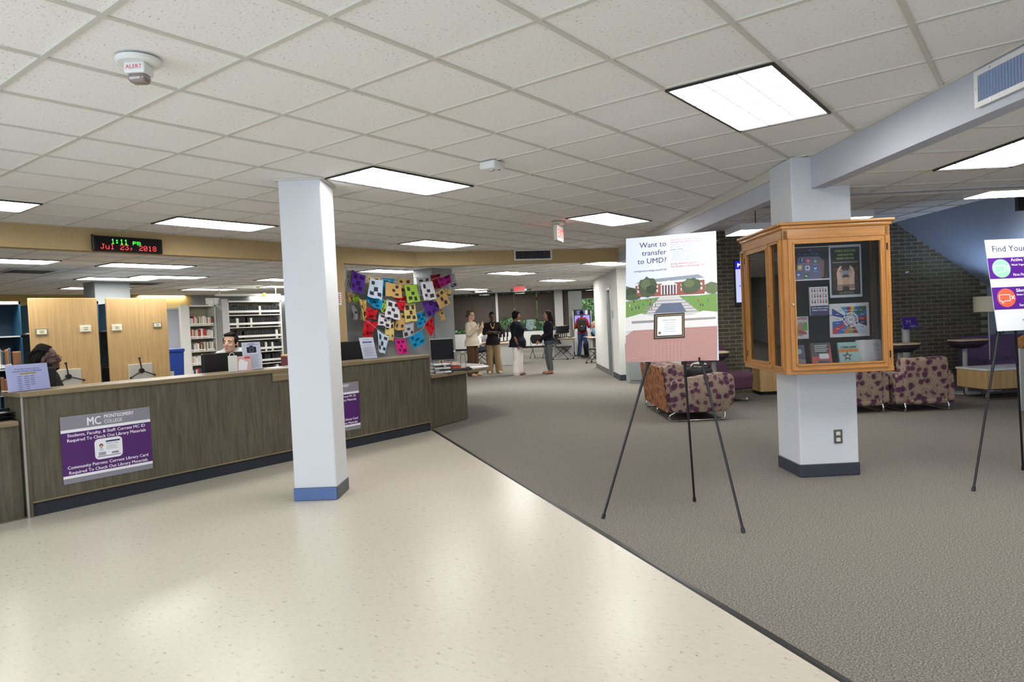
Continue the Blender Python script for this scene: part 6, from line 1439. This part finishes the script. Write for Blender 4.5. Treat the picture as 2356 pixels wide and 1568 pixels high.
grille('air_grille', 'white air grille on the pale bulkhead at the upper right edge', (2.128, -1.402, 2.465), a_, .62, .195, 26, M('blade_blue', (150, 166, 200), .4))
dv2 = (Vector((8.94, 4.52, 0))-Vector((6.06, 6.83, 0))).normalized(); a2 = math.atan2(dv2.y, dv2.x); pv = Vector((6.06, 6.83, 0))+dv2*1.70
grille('air_grille', 'white air grille on the lighter tan soffit', (pv.x-dv2.y*-.002, pv.y-.003, 2.505), a2, .705, .195, 28, M('blade_grey', (120, 124, 136), .4))
for k, (x, y) in enumerate(((1.35, 10.2), (3.9, 12.2))):
    t = thing('ceiling_vent', ('dark square ceiling vent over the left stacks', 'ceiling vent over the racks')[k], 'air vent', (x, y, ZB-.006), 0, 'rear ceiling vents'); MB().box(-.29, .29, -.29, .29, -.01, .006, m_gsteel).build('frame', t)
    for j in range(5): MB().box(-.26, .26, -.25+.1*j, -.19+.1*j, -.016, -.01, M('vent_dark', (70, 72, 72), .6)).build('slat', t)
# ------------------------------------------------------------------ people
def solid(mb, name, parent, mat, voxel=.009, it=3, fac=.5):
    me = mb.mesh(name); ob = bpy.data.objects.new('tmp', me); COL.objects.link(ob)
    md = ob.modifiers.new('r', 'REMESH'); md.mode = 'VOXEL'; md.voxel_size = voxel; md.use_smooth_shade = True
    sm = ob.modifiers.new('s', 'SMOOTH'); sm.iterations = it; sm.factor = fac
    dg = bpy.context.evaluated_depsgraph_get(); m2 = bpy.data.meshes.new_from_object(ob.evaluated_get(dg))
    bpy.data.objects.remove(ob); bpy.data.meshes.remove(me)
    m2.name = name; m2.materials.clear(); m2.materials.append(mat)
    m2.polygons.foreach_set('use_smooth', [True]*len(m2.polygons)); m2.polygons.foreach_set('material_index', [0]*len(m2.polygons))
    return link(name, m2, parent)
X_ = M('tmpmat', (128, 128, 128))
def smooth_path(pts, rads, n=4):
    P = [Vector(p) for p in pts]; out = []; rr = []
    for i in range(len(P)-1):
        a, b, c, d = P[max(i-1, 0)], P[i], P[i+1], P[min(i+2, len(P)-1)]
        for k in range(n):
            t_ = k/n; out.append(.5*((2*b)+(c-a)*t_+(2*a-5*b+4*c-d)*t_*t_+(3*b-a-3*c+d)*t_**3)); rr.append(rads[i]*(1-t_)+rads[i+1]*t_)
    return out+[P[-1]], rr+[rads[-1]]
def limb(mb, pts, rads, flat=1.0, add=0, up=None, n=4):
    p, r_ = smooth_path(pts, [x+add for x in rads], n); mb.tube(p, r_, X_, 12, flat=flat, up=up)
    mb.ell(p[0], (r_[0],)*3, X_, seg=10, rg=6); mb.ell(p[-1], (r_[-1]*.95,)*3, X_, seg=10, rg=6)
def hand(mb, Wp, d, s_, curl=.35):
    Wp, d, s_ = Vector(Wp), Vector(d).normalized(), Vector(s_); s_ = (s_-d*s_.dot(d)).normalized(); n = d.cross(s_)
    mb.tube([Wp-d*.03, Wp, Wp+d*.04, Wp+d*.085], [.024, .027, .036, .034], X_, 10, flat=.5, up=n)
    for i, L in enumerate((.062, .074, .070, .054)):
        o = Wp+d*.075+s_*(-.027+.018*i); mb.tube([o, o+d*L*.45, o+d*L*.75+n*L*curl*.5, o+d*L*.92+n*L*curl], [.010, .0095, .009, .008], X_, 7)
    o = Wp+d*.02-s_*.026; mb.tube([o, o+d*.025-s_*.022, o+d*.058-s_*.026+n*.01], [.013, .012, .009], X_, 7)
def torso(mb, rings, add=0, lean=0, z0=.9):
    R_ = []
    for z, rx, ry, cy in rings:
        cy = cy-(z-z0)*lean
        R_.append([((rx+add)*math.copysign(abs(math.cos(a))**.85, math.cos(a)), cy+(ry+add)*math.copysign(abs(math.sin(a))**.9, math.sin(a)), z) for a in [2*math.pi*k/24 for k in range(24)]])
    mb.loft(R_, X_)
def head_geo(mb, T):
    e = lambda c, r_: mb.ell(c, r_, X_, T)
    e((0, .014, .035), (.075, .095, .088)); e((0, -.02, -.02), (.062, .070, .085)); e((0, -.042, -.088), (.040, .042, .030)); e((0, -.03, -.065), (.054, .05, .05))
    mb.tube([(0, -.083, .018), (0, -.096, -.008), (0, -.108, -.030)], [.009, .010, .013], X_, 8, T); e((0, -.094, -.034), (.017, .014, .010))
    for s_ in (-1, 1): e((.077*s_, .014, -.012), (.010, .020, .030)); e((.028*s_, -.070, .022), (.026, .016, .009)); e((.036*s_, -.060, -.032), (.022, .02, .02)); e((.030*s_, -.0735, .0085), (.0150, .0125, .0050)); e((.030*s_, -.0725, -.0085), (.0140, .0115, .0042))
    e((0, -.083, -.060), (.021, .010, .006)); e((0, -.081, -.070), (.018, .010, .007)); e((0, -.078, -.096), (.018, .012, .012))
def face_parts(parent, T, skin_dark, brow, lip, glasses=None):
    for s_ in (-1, 1):
        q = MB(); q.ell((.030*s_, -.072, .000), (.0115, .0105, .0060), M('eye_white', (206, 200, 194), .4), T, 10, 6); eo_ = q.build('eye', parent, smooth=60)
        q = MB(); q.ell((.030*s_, -.0800, .000), (.0062, .0040, .0058), M('iris', (40, 26, 20), .2), T, 8, 5); q.build('iris', eo_)
        q = MB(); q.tube([(.012*s_, -.085, .020), (.030*s_, -.085, .027), (.050*s_, -.073, .020)], [.004, .0055, .003], brow, 6, T); q.build('eyebrow', parent)
    q = MB(); q.ell((0, -.087, -.0605), (.021, .0085, .0048), lip, T, 12, 6); q.ell((0, -.085, -.070), (.018, .0085, .0058), lip, T, 12, 6); q.build('lips', parent, smooth=60)
    if glasses:
        q = MB()
        for s_ in (-1, 1):
            pts = [(.034*s_+.024*math.cos(a), -.098, .0+.017*math.sin(a)) for a in [2*math.pi*k/14 for k in range(14)]]; q.tube(pts, .0022, glasses, 5, T, closed=True); q.tube([(.058*s_, -.097, .004), (.076*s_, -.06, .004), (.080*s_, .01, .0)], .0022, glasses, 5, T)
        q.tube([(-.011, -.098, .004), (.011, -.098, .004)], .0022, glasses, 5, T); q.build('glasses', parent)
HS = {}
def hairdo(parent, T, kind, mat, vox):
    q = MB(); rnd = random.Random(len(kind)*7)
    def e(c, r_): q.ell(c, r_, X_, T)
    if kind in ('short', 'grey', 'quiff'):
        e((0, .026, .052), (.079, .092, .082)); e((0, .06, .0), (.068, .052, .07))
        if kind == 'quiff': e((.0, -.036, .094), (.062, .046, .027)); e((.015, -.005, .105), (.058, .06, .028)); e((.071, .002, .03), (.012, .04, .05)); e((-.071, .002, .03), (.012, .04, .05))
    elif kind == 'bob':
        e((0, .022, .05), (.092, .102, .088)); e((0, .05, -.02), (.09, .072, .095)); e((.062, .01, -.005), (.034, .062, .07)); e((-.062, .01, -.005), (.034, .062, .07)); e((0, -.055, .085), (.06, .04, .03))
    elif kind == 'curly':
        for k in range(60):
            a = rnd.uniform(0, 6.28); ph = rnd.uniform(0, 1.9); v = Vector((math.sin(ph)*math.cos(a), math.sin(ph)*math.sin(a), math.cos(ph)))
            if v.y < -.45 and v.z < .75: continue
            e((v.x*.112, .035+v.y*.118, .03+v.z*.108), (.026, .026, .026))
        e((0, .04, .04), (.088, .09, .085))
    elif kind == 'long':
        e((0, .024, .05), (.083, .098, .085)); e((0, .055, -.02), (.082, .058, .10)); q.tube([(0, .06, .0), (.0, .085, -.12), (.0, .10, -.26), (0, .10, -.36)], [.075, .085, .08, .05], X_, 12, T)
        for s_ in (-1, 1): q.tube([(.06*s_, -.01, .07), (.078*s_, .01, -.03), (.075*s_, .03, -.16), (.06*s_, .03, -.26)], [.03, .03, .032, .02], X_, 10, T)
    elif kind == 'close': e((0, .018, .045), (.078, .096, .086))
    elif kind == 'locs':
        e((0, .028, .055), (.080, .092, .080))
    o = solid(q, 'hair', parent, mat, vox, 1 if kind == 'curly' else 2)
    if kind == 'locs':
        q = MB()
        for k in range(34):
            a = rnd.uniform(-1.25, 1.25); x0 = .072*math.sin(a); z0 = .06+.078*math.cos(a); s_ = Vector((x0*.86, -.042+rnd.uniform(0, .03), z0*.9-.006));
            pts = [s_, Vector((x0*1.25, .05, z0*.98+.012)), Vector((x0*1.15+rnd.uniform(-.01, .01), .115, .03+rnd.uniform(-.02, .03))), Vector((x0*.8, .135+rnd.uniform(-.015, .015), -.05+rnd.uniform(-.04, .02)))]
            p, r_ = smooth_path(pts, [.004, .012, .012, .007], 5); q.tube(p, r_, mat, 7, T)
        for k in range(12):
            s_ = -1 if k % 2 else 1; x0 = s_*(.074+rnd.uniform(0, .012)); pts = [(x0*.9, .0+.012*(k//2), .08), (x0*1.06, .045+.01*(k//2), .02), (x0*.95, .10, -.04), (x0*.8, .125, -.09-rnd.uniform(0, .05))]
            p, r_ = smooth_path(pts, [.010, .013, .012, .008], 4); q.tube(p, r_, mat, 7, T)
        q.build('locs', o, smooth=60)
    return o
BODY_M = [(.84, .14, .105, 0), (.92, .168, .118, 0), (1.02, .150, .108, 0), (1.12, .146, .104, 0), (1.26, .170, .114, 0), (1.36, .178, .104, .005), (1.42, .150, .082, .01), (1.455, .085, .062, .012)]
BODY_F = [(.84, .15, .11, 0), (.92, .172, .122, 0), (1.02, .138, .104, 0), (1.10, .132, .102, 0), (1.24, .152, .125, -.012), (1.34, .158, .106, 0), (1.40, .130, .08, .01), (1.44, .07, .058, .012)]
ARM_R = [.050, .044, .038, .034, .026]; LEG_R = [.092, .080, .058, .056, .038]
def person(label, loc, rz, skin, body=BODY_M, H_=1.72, arms=None, legs=None, top=None, bottom=None, hair=None, headrot=(0, 0, 0), shoes=None, vox=.0085, wide=1.0, lean=0, glasses=None, lip=None, feet=True, headoff=(0, 0, 0), group='people in the library'):
    """local frame faces -y; arms = {'L': [shoulder, elbow, wrist, hand_dir, hand_side], 'R': ...}"""
    t = thing('person', label, 'person', loc, rz, group); s_ = H_/1.72; t.scale = (s_, s_, s_)
    msk = M('skin_%d' % skin[0], skin, .55); msk.node_tree.nodes['Principled BSDF'].inputs['Subsurface Weight'].default_value = .05
    b = MB(); rings = [(z, rx*wide, ry*wide, cy) for z, rx, ry, cy in body]; torso(b, rings, -.004, lean)
    hc = Vector((headoff[0], -.012+headoff[1]-.68*lean, 1.597+headoff[2])); T = Matrix.Translation(hc) @ Matrix.Rotation(R(headrot[2]), 4, 'Z') @ Matrix.Rotation(R(headrot[0]), 4, 'X') @ Matrix.Rotation(R(headrot[1]), 4, 'Y')
    limb(b, [(0, .012-.5*lean, 1.40), (hc.x*.4, .012-.6*lean, 1.47), (hc.x*.8, hc.y+.022, 1.55)], [.062, .054, .055]); head_geo(b, T)
    A_ = {}
    for k, sx in (('L', 1), ('R', -1)):
        d = dict(sh=(.162*wide*sx, .005-.48*lean, 1.362), el=(.215*wide*sx, .03, 1.09), wr=(.215*wide*sx, -.03, .845), hd=(0, -.12, -1), hs=(0, -1, 0), curl=.35)
        d.update((arms or {}).get(k, {})); A_[k] = d
        m1 = Vector(d['sh']).lerp(Vector(d['el']), .5); m2 = Vector(d['el']).lerp(Vector(d['wr']), .45)
        limb(b, [d['sh'], m1, d['el'], m2, d['wr']], ARM_R); hand(b, d['wr'], d['hd'], d['hs'], d['curl'])
    Lg = {}
    for k, sx in (('L', 1), ('R', -1)):
        d = dict(hip=(.088*wide*sx, 0, .88), kn=(.10*sx, -.01, .48), an=(.11*sx, .02, .085), toe=(.03*sx, -.20, 0)); d.update((legs or {}).get(k, {})); Lg[k] = d
        limb(b, [d['hip'], Vector(d['hip']).lerp(Vector(d['kn']), .5), d['kn'], Vector(d['kn']).lerp(Vector(d['an']), .4), d['an']], LEG_R)
        if feet:
            a = Vector(d['an']); tv = Vector(d['toe']); b.tube([a+Vector((0, .035, -.045)), a+Vector((0, -.02, -.045)), a+tv*.55+Vector((0, 0, -.05)), a+tv*.95+Vector((0, 0, -.057))], [.034, .040, .042, .028], X_, 10, flat=.75, up=(0, 0, 1))
    solid(b, 'body', t, msk, vox)
    if top:
        for key in ('', '2'):
            if 'mat'+key not in top: continue
            q = MB(); a = top.get('add'+key, .012); zs = top.get('hem'+key, .86); zt = top.get('neck'+key, 1.456); R2 = []
            for z, rx, ry, cy in rings:
                if zs <= z <= zt: R2.append((z, rx*top.get('wid'+key, 1), ry*top.get('wid'+key, 1), cy))
            if zs < rings[0][0]:
                fl_ = top.get('flare'+key, .02); R2 = [(zs, rings[1][1]+fl_, rings[1][2]+fl_, 0)]+[(z, max(rx, rings[1][1]+fl_*.75), max(ry, rings[1][2]+fl_*.6), cy) if z < .95 else (z, rx, ry, cy) for z, rx, ry, cy in R2]
            else: R2 = [(zs, max(rings[1][1], rings[2][1])*top.get('wid'+key, 1), max(rings[1][2], rings[2][2])*top.get('wid'+key, 1), 0)]+R2
            torso(q, R2, a, lean)
            for k in 'LR':
                d = A_[k]; f = top.get('sleeve'+key, 1.0); m1 = Vector(d['sh']).lerp(Vector(d['el']), .5); m2 = Vector(d['el']).lerp(Vector(d['wr']), .5); sa = top.get('sadd'+key, .013)
                full = [Vector(d['sh']), m1, Vector(d['el']), m2, Vector(d['wr'])]; n = max(2, int(round(f*4))+1); limb(q, full[:n], [ARM_R[0]-.004, ARM_R[1]+.002, ARM_R[2], ARM_R[3], ARM_R[4]+.004][:n], add=sa)
            solid(q, top.get('name'+key, 'shirt'), t, top['mat'+key], max(vox, .009))
    if bottom:
        q = MB(); a = bottom.get('add', .014); torso(q, [(z, rx, ry, cy) for z, rx, ry, cy in rings if z <= .95]+[(.99, rings[2][1], rings[2][2], 0)], min(a, .007), lean)
        for k in 'LR':
            d = Lg[k]; fr = bottom.get('flare', 0.0); limb(q, [d['hip'], Vector(d['hip']).lerp(Vector(d['kn']), .5), d['kn'], Vector(d['kn']).lerp(Vector(d['an']), .5), Vector(d['an'])+Vector((0, 0, bottom.get('short', -.02)))], [LEG_R[0]+.004, LEG_R[1]+fr*.3, LEG_R[2]+fr*.6, LEG_R[3]+fr*.8, .05+fr], add=a)
        solid(q, bottom.get('name', 'trousers'), t, bottom['mat'], max(vox, .009))
    if shoes:
        for k in 'LR':
            d = Lg[k]; a = Vector(d['an']); tv = Vector(d['toe']); q = MB()
            q.tube([a+Vector((0, .045, -.046)), a+Vector((0, -.02, -.044)), a+tv*.55+Vector((0, 0, -.05)), a+tv*1.0+Vector((0, 0, -.056))], [.04, .048, .049, .034], X_, 10, flat=.8, up=(0, 0, 1))
            if shoes.get('sandal'):
                q = MB(); q.tube([a+Vector((0, .045, -.078)), a+tv*.5+Vector((0, 0, -.078)), a+tv*1.02+Vector((0, 0, -.078))], [.04, .046, .036], X_, 10, flat=.2, up=(0, 0, 1))
                for f in (.25, .55, .8):
                    c = a+tv*f+Vector((0, 0, -.05)); q.tube([c+Vector((.044*math.cos(R(g)), 0, .046*math.sin(R(g)))) for g in range(-20, 201, 20)], .006, X_, 6)
                o = solid(q, 'sandal', t, shoes['mat'], .007, 1)
            else: solid(q, 'shoe', t, shoes['mat'], .008, 2)
    if hair: hairdo(t, T, hair[0], hair[1], min(vox, .007))
    face_parts(t, T, msk, M('brow_dark', (36, 26, 22), .8) if not (hair and hair[0] == 'grey') else M('brow_grey', (150, 146, 140), .8), M('lip_%d' % skin[0], lip or tuple(int(c*.82) for c in skin), .45), glasses)
    return t, T
m_gl = M('spectacles', (24, 22, 26), .3); cl = lambda n, c, r_=.85: NM('cloth_'+n, [(.3, tuple(int(v*.95) for v in c)), (.7, c)], scale=14, detail=3, rough=r_, spec=.1, bump=.15)
hb = M('hair_black', (18, 16, 18), .75, spec=.12); hbr = NM('hair_brown', [(.3, (52, 40, 32)), (.7, (92, 72, 56))], scale=60, rough=.6); hgr = NM('hair_grey', [(.3, (120, 116, 110)), (.7, (176, 172, 166))], scale=60, rough=.6)
# four people standing in the hall
t, T = person('woman in a long cream cardigan and brown trousers raising one hand', H(-1.12, 18.75), HA+R(62), (216, 170, 146), BODY_F, 1.76, arms={'R': dict(el=(-.24, -.06, 1.10), wr=(-.15, -.27, 1.26), hd=(.25, -.3, .9), hs=(1, 0, 0)), 'L': dict(el=(.22, -.04, 1.10), wr=(.12, -.26, 1.30), hd=(-.2, -.2, 1), hs=(-1, 0, 0))},
       top=dict(mat=cl('cream', (214, 202, 182)), name='cardigan', hem=.80, flare=.03, add=.034, sleeve=1.0, sadd=.02), bottom=dict(mat=cl('brown', (84, 62, 46)), flare=.04), hair=('curly', hbr), shoes=dict(mat=M('shoe_tan', (196, 160, 120), .5)), glasses=m_gl)
t, T = person('woman in a black blouse with crossed arms and khaki trousers', H(-.57, 19.4), HA+R(6), (70, 50, 42), BODY_F, 1.73, arms={'R': dict(el=(-.235, -.06, 1.13), wr=(.03, -.19, 1.13), hd=(1, -.05, .12), hs=(0, 0, 1)), 'L': dict(el=(.235, -.06, 1.13), wr=(-.03, -.22, 1.16), hd=(-1, -.05, .15), hs=(0, 0, 1))}, legs={'L': dict(an=(.14, .02, .085)), 'R': dict(an=(-.12, .02, .085))},
       top=dict(mat=cl('blackblouse', (36, 30, 34)), name='blouse', hem=.80, flare=.012, add=.016, sleeve=.5, sadd=.024), bottom=dict(mat=cl('khaki', (150, 126, 96)), flare=.035), hair=('close', hb), shoes=dict(mat=M('shoe_cream', (206, 186, 160), .5)))
q = MB(); q.tube([(.05*math.cos(R(a)), -.125-.02*abs(math.sin(R(a))), 1.40-.13*math.sin(R(a))) for a in range(0, 181, 20)], .003, M('gold', (206, 180, 90), .3, 1), 5); q.ell((0, -.15, 1.262), (.022, .008, .024), M('gold', (206, 180, 90), .3, 1)); q.build('necklace', t)
t, T = person('woman in a black T-shirt and wide white trousers seen from the side', H(.10, 18.42), HA+R(78), (128, 82, 58), [(z, rx, ry*1.28, cy-.02) for z, rx, ry, cy in BODY_F], 1.70, arms={'R': dict(el=(-.22, .03, 1.08), wr=(-.225, -.06, .84), hd=(0, -.2, -1), hs=(0, -1, 0))}, wide=1.12,
       top=dict(mat=cl('blacktee', (26, 28, 36)), name='t_shirt', hem=.76, flare=.04, add=.022, sleeve=.45, sadd=.028), bottom=dict(mat=cl('whitetrouser', (222, 216, 212)), flare=.06, add=.02), hair=('bob', hb), shoes=dict(mat=M('sandal_black', (30, 24, 24), .5), sandal=True))
t, T = person('woman with long dark hair in a dark jacket and grey trousers facing left', H(.95, 18.42), HA-R(80), (168, 122, 92), BODY_F, 1.68, arms={'R': dict(el=(-.22, -.03, 1.09), wr=(-.06, -.26, .92), hd=(.3, -.5, -.6), hs=(0, 0, 1)), 'L': dict(el=(.22, -.03, 1.09), wr=(.05, -.27, .92), hd=(-.3, -.5, -.6), hs=(0, 0, 1))}, legs={'R': dict(an=(-.10, .0, .085), kn=(-.10, -.05, .48))},
       top=dict(mat=cl('darkjacket', (30, 28, 36)), name='jacket', hem=.84, add=.02, sleeve=1.0, sadd=.016, mat2=cl('slateshirt', (62, 70, 80)), name2='shirt', hem2=.80, flare2=.006, add2=.012, sleeve2=.25, sadd2=.004, neck2=1.3), bottom=dict(mat=cl('greytrouser', (92, 96, 96)), flare=-.008, short=.03, add=.008), hair=('long', NM('hair_dark', [(.3, (24, 18, 18)), (.7, (44, 32, 28))], scale=50, rough=.8, spec=.1)), shoes=dict(mat=M('sandal_brown', (92, 60, 44), .5), sandal=True))
# man at the kiosk with backpack
t, T = person('man in a red shirt and jeans with a black backpack at the kiosk', H(2.63, 26.15), HA+R(172), (84, 56, 46), BODY_M, 1.73, arms={'R': dict(el=(-.25, -.05, 1.10), wr=(-.2, -.28, 1.15), hd=(.1, -1, .1), hs=(1, 0, 0)), 'L': dict(el=(.24, -.05, 1.10), wr=(.22, -.27, 1.08), hd=(-.1, -1, 0), hs=(-1, 0, 0))}, legs={'L': dict(an=(.16, .05, .085)), 'R': dict(an=(-.12, .0, .085))},
       top=dict(mat=cl('redshirt', (176, 52, 40)), hem=.86, add=.014, sleeve=1.0, sadd=.014), bottom=dict(mat=cl('jeans', (72, 96, 140)), flare=.008, name='jeans'), hair=('close', hb), shoes=dict(mat=M('shoe_white', (226, 206, 190), .5)), vox=.009)
bp = thing('backpack', 'black backpack worn by the man in the red shirt', 'backpack', H(2.63, 26.15), HA+R(172))
q = MB(); q.rb((0, .22, 1.17), (.34, .18, .50), .08, m_blackm, 4); q.build('main_bag', bp, smooth=50); q = MB(); q.rb((0, .325, 1.06), (.27, .08, .24), .04, m_black, 3); q.build('front_pocket', bp, smooth=50)
for s_ in (-1, 1): q = MB(); q.tube([(.11*s_, .12, 1.38), (.13*s_, .05, 1.46), (.13*s_, -.10, 1.40), (.15*s_, -.13, 1.2), (.15*s_, .1, 1.0)], .018, m_blackm, 8); q.build('shoulder_strap', bp)
MB().tube([(-.04, .18, 1.42), (0, .18, 1.46), (.04, .18, 1.42)], .01, m_black, 6).build('grab_loop', bp); MB().ell((0, .37, 1.14), (.02, .008, .02), m_metal).build('badge', bp)
SEAT = dict(L=dict(kn=(.12, -.42, .90), an=(.12, -.40, .50), toe=(.02, -.2, 0), hip=(.09, -.02, .92)), R=dict(kn=(-.12, -.42, .90), an=(-.12, -.40, .50), toe=(-.02, -.2, 0), hip=(-.09, -.02, .92)))
# seated: lower the whole figure so the hips meet the seat
person('seated grey-haired man in a pale blue shirt at the right end of the hall', H(3.10, 25.65, -.42), HA-R(78), (196, 150, 126), BODY_M, 1.72, arms={k: dict(el=(.22*s_, -.10, 1.12), wr=(.14*s_, -.33, 1.16), hd=(0, -1, 0), hs=(s_, 0, 0)) for k, s_ in (('L', 1), ('R', -1))}, legs=SEAT, top=dict(mat=cl('blueshirt', (128, 164, 196)), hem=.9, add=.014, sleeve=.5, sadd=.02), bottom=dict(mat=cl('darktrouser', (50, 52, 60))), hair=('grey', hgr), shoes=dict(mat=m_black), vox=.009, lean=.12)
person('seated man in a white T-shirt leaning on the maple table', H(-1.24, 23.3, -.37), HA+R(80), (196, 146, 118), BODY_M, 1.70, arms={k: dict(el=(.22*s_, -.18, 1.12), wr=(.16*s_, -.42, 1.17), hd=(0, -1, 0), hs=(s_, 0, 0)) for k, s_ in (('L', 1), ('R', -1))}, legs=SEAT, top=dict(mat=cl('whitetee', (222, 222, 224)), name='t_shirt', hem=.9, add=.014, sleeve=.45, sadd=.022), bottom=dict(mat=cl('darktrouser', (50, 52, 60))), hair=('short', hb), shoes=dict(mat=m_black), vox=.009, lean=.30, headrot=(-14, 0, 0))
person('seated man half hidden behind the man in the white T-shirt', H(-1.02, 24.2, -.37), HA+R(75), (212, 160, 140), BODY_M, 1.70, arms={k: dict(el=(.22*s_, -.18, 1.12), wr=(.16*s_, -.42, 1.17), hd=(0, -1, 0), hs=(s_, 0, 0)) for k, s_ in (('L', 1), ('R', -1))}, legs=SEAT, top=dict(mat=cl('greytee', (190, 192, 198)), name='t_shirt', hem=.9, add=.014, sleeve=.45, sadd=.022), bottom=dict(mat=cl('darktrouser', (50, 52, 60))), hair=('short', hbr), shoes=dict(mat=m_black), vox=.009, lean=.28, headrot=(-10, 0, 0))
make_chair('black rolling chair of the man half hidden behind the white T-shirt', H(-1.12, 24.25), HA-R(105))
# staff behind the counter, on tall stools
SEAT2 = SEAT
def stool(label, x, y, z):
    t = thing('tall_stool', label, 'stool', (x, y, 0), 0, 'staff stools'); MB().lathe([(.02, z-.06), (.2, z-.05), (.21, z-.02), (.19, z), (.02, z)], m_seatb, 22).build('seat', t, smooth=40); MB().tube([(0, 0, .05), (0, 0, z-.05)], .03, m_metal, 10).build('column', t)
    for k in range(5): a = k*1.2566; MB().tube([(0, 0, .08), (.26*math.cos(a), .26*math.sin(a), .05)], .02, m_black, 7).build('leg', t); MB().ell((.26*math.cos(a), .26*math.sin(a), .03), (.03, .03, .03), m_black, seg=8, rg=5).build('caster', t)
t, T = person('man with long locs and glasses seated behind the left counter end', (.065, 5.98, -.270), R(44), (78, 54, 46), BODY_M, 1.72, arms={'R': dict(el=(-.23, -.05, 1.10), wr=(-.15, -.3, 1.07), hd=(0, -1, 0), hs=(-1, 0, 0)), 'L': dict(el=(.23, -.05, 1.10), wr=(.15, -.3, 1.07), hd=(0, -1, 0), hs=(1, 0, 0))}, legs=SEAT2, top=dict(mat=cl('charcoaltee', (44, 44, 46)), name='t_shirt', hem=.9, add=.014, sleeve=.5, sadd=.02), bottom=dict(mat=cl('darktrouser', (50, 52, 60))), hair=('locs', NM('hair_locs', [(.3, (18, 16, 16)), (.7, (40, 36, 34))], scale=90, rough=.85, spec=.1)), shoes=dict(mat=m_black), vox=.006, glasses=M('glasses_purple', (58, 48, 72), .3), headrot=(-6, 0, 6), headoff=(0, -.045, -.06), lip=(150, 92, 84))
q = MB(); q.ell((0, -.043, -.097), (.042, .041, .023), X_, T); q.ell((.05, -.015, -.065), (.014, .034, .04), X_, T); q.ell((-.05, -.015, -.065), (.014, .034, .04), X_, T); solid(q, 'beard', t, M('beard_dark', (34, 27, 25), .85, spec=.1), .006, 2)
stool('stool of the man with locs', .05, 5.98, .56)
t, T = person('young man with short dark hair in a white shirt behind the black monitor', (2.075, 6.02, -.188), R(-52), (206, 164, 138), BODY_M, 1.72, arms={'R': dict(el=(-.23, -.05, 1.10), wr=(-.15, -.3, 1.06), hd=(0, -1, 0), hs=(-1, 0, 0)), 'L': dict(el=(.23, -.05, 1.10), wr=(.15, -.3, 1.06), hd=(0, -1, 0), hs=(1, 0, 0))}, legs=SEAT2, top=dict(mat=cl('whiteshirt', (206, 206, 206)), name='t_shirt', hem=.9, add=.014, sleeve=.5, sadd=.02), bottom=dict(mat=cl('darktrouser', (50, 52, 60))), hair=('quiff', M('hair_dark_short', (34, 26, 22), .7, spec=.15)), shoes=dict(mat=m_black), vox=.006, lip=(190, 138, 120), headrot=(-4, 0, -6), headoff=(0, -.06, -.085))
stool('stool of the young man with short dark hair', 1.98, 5.98, .60)
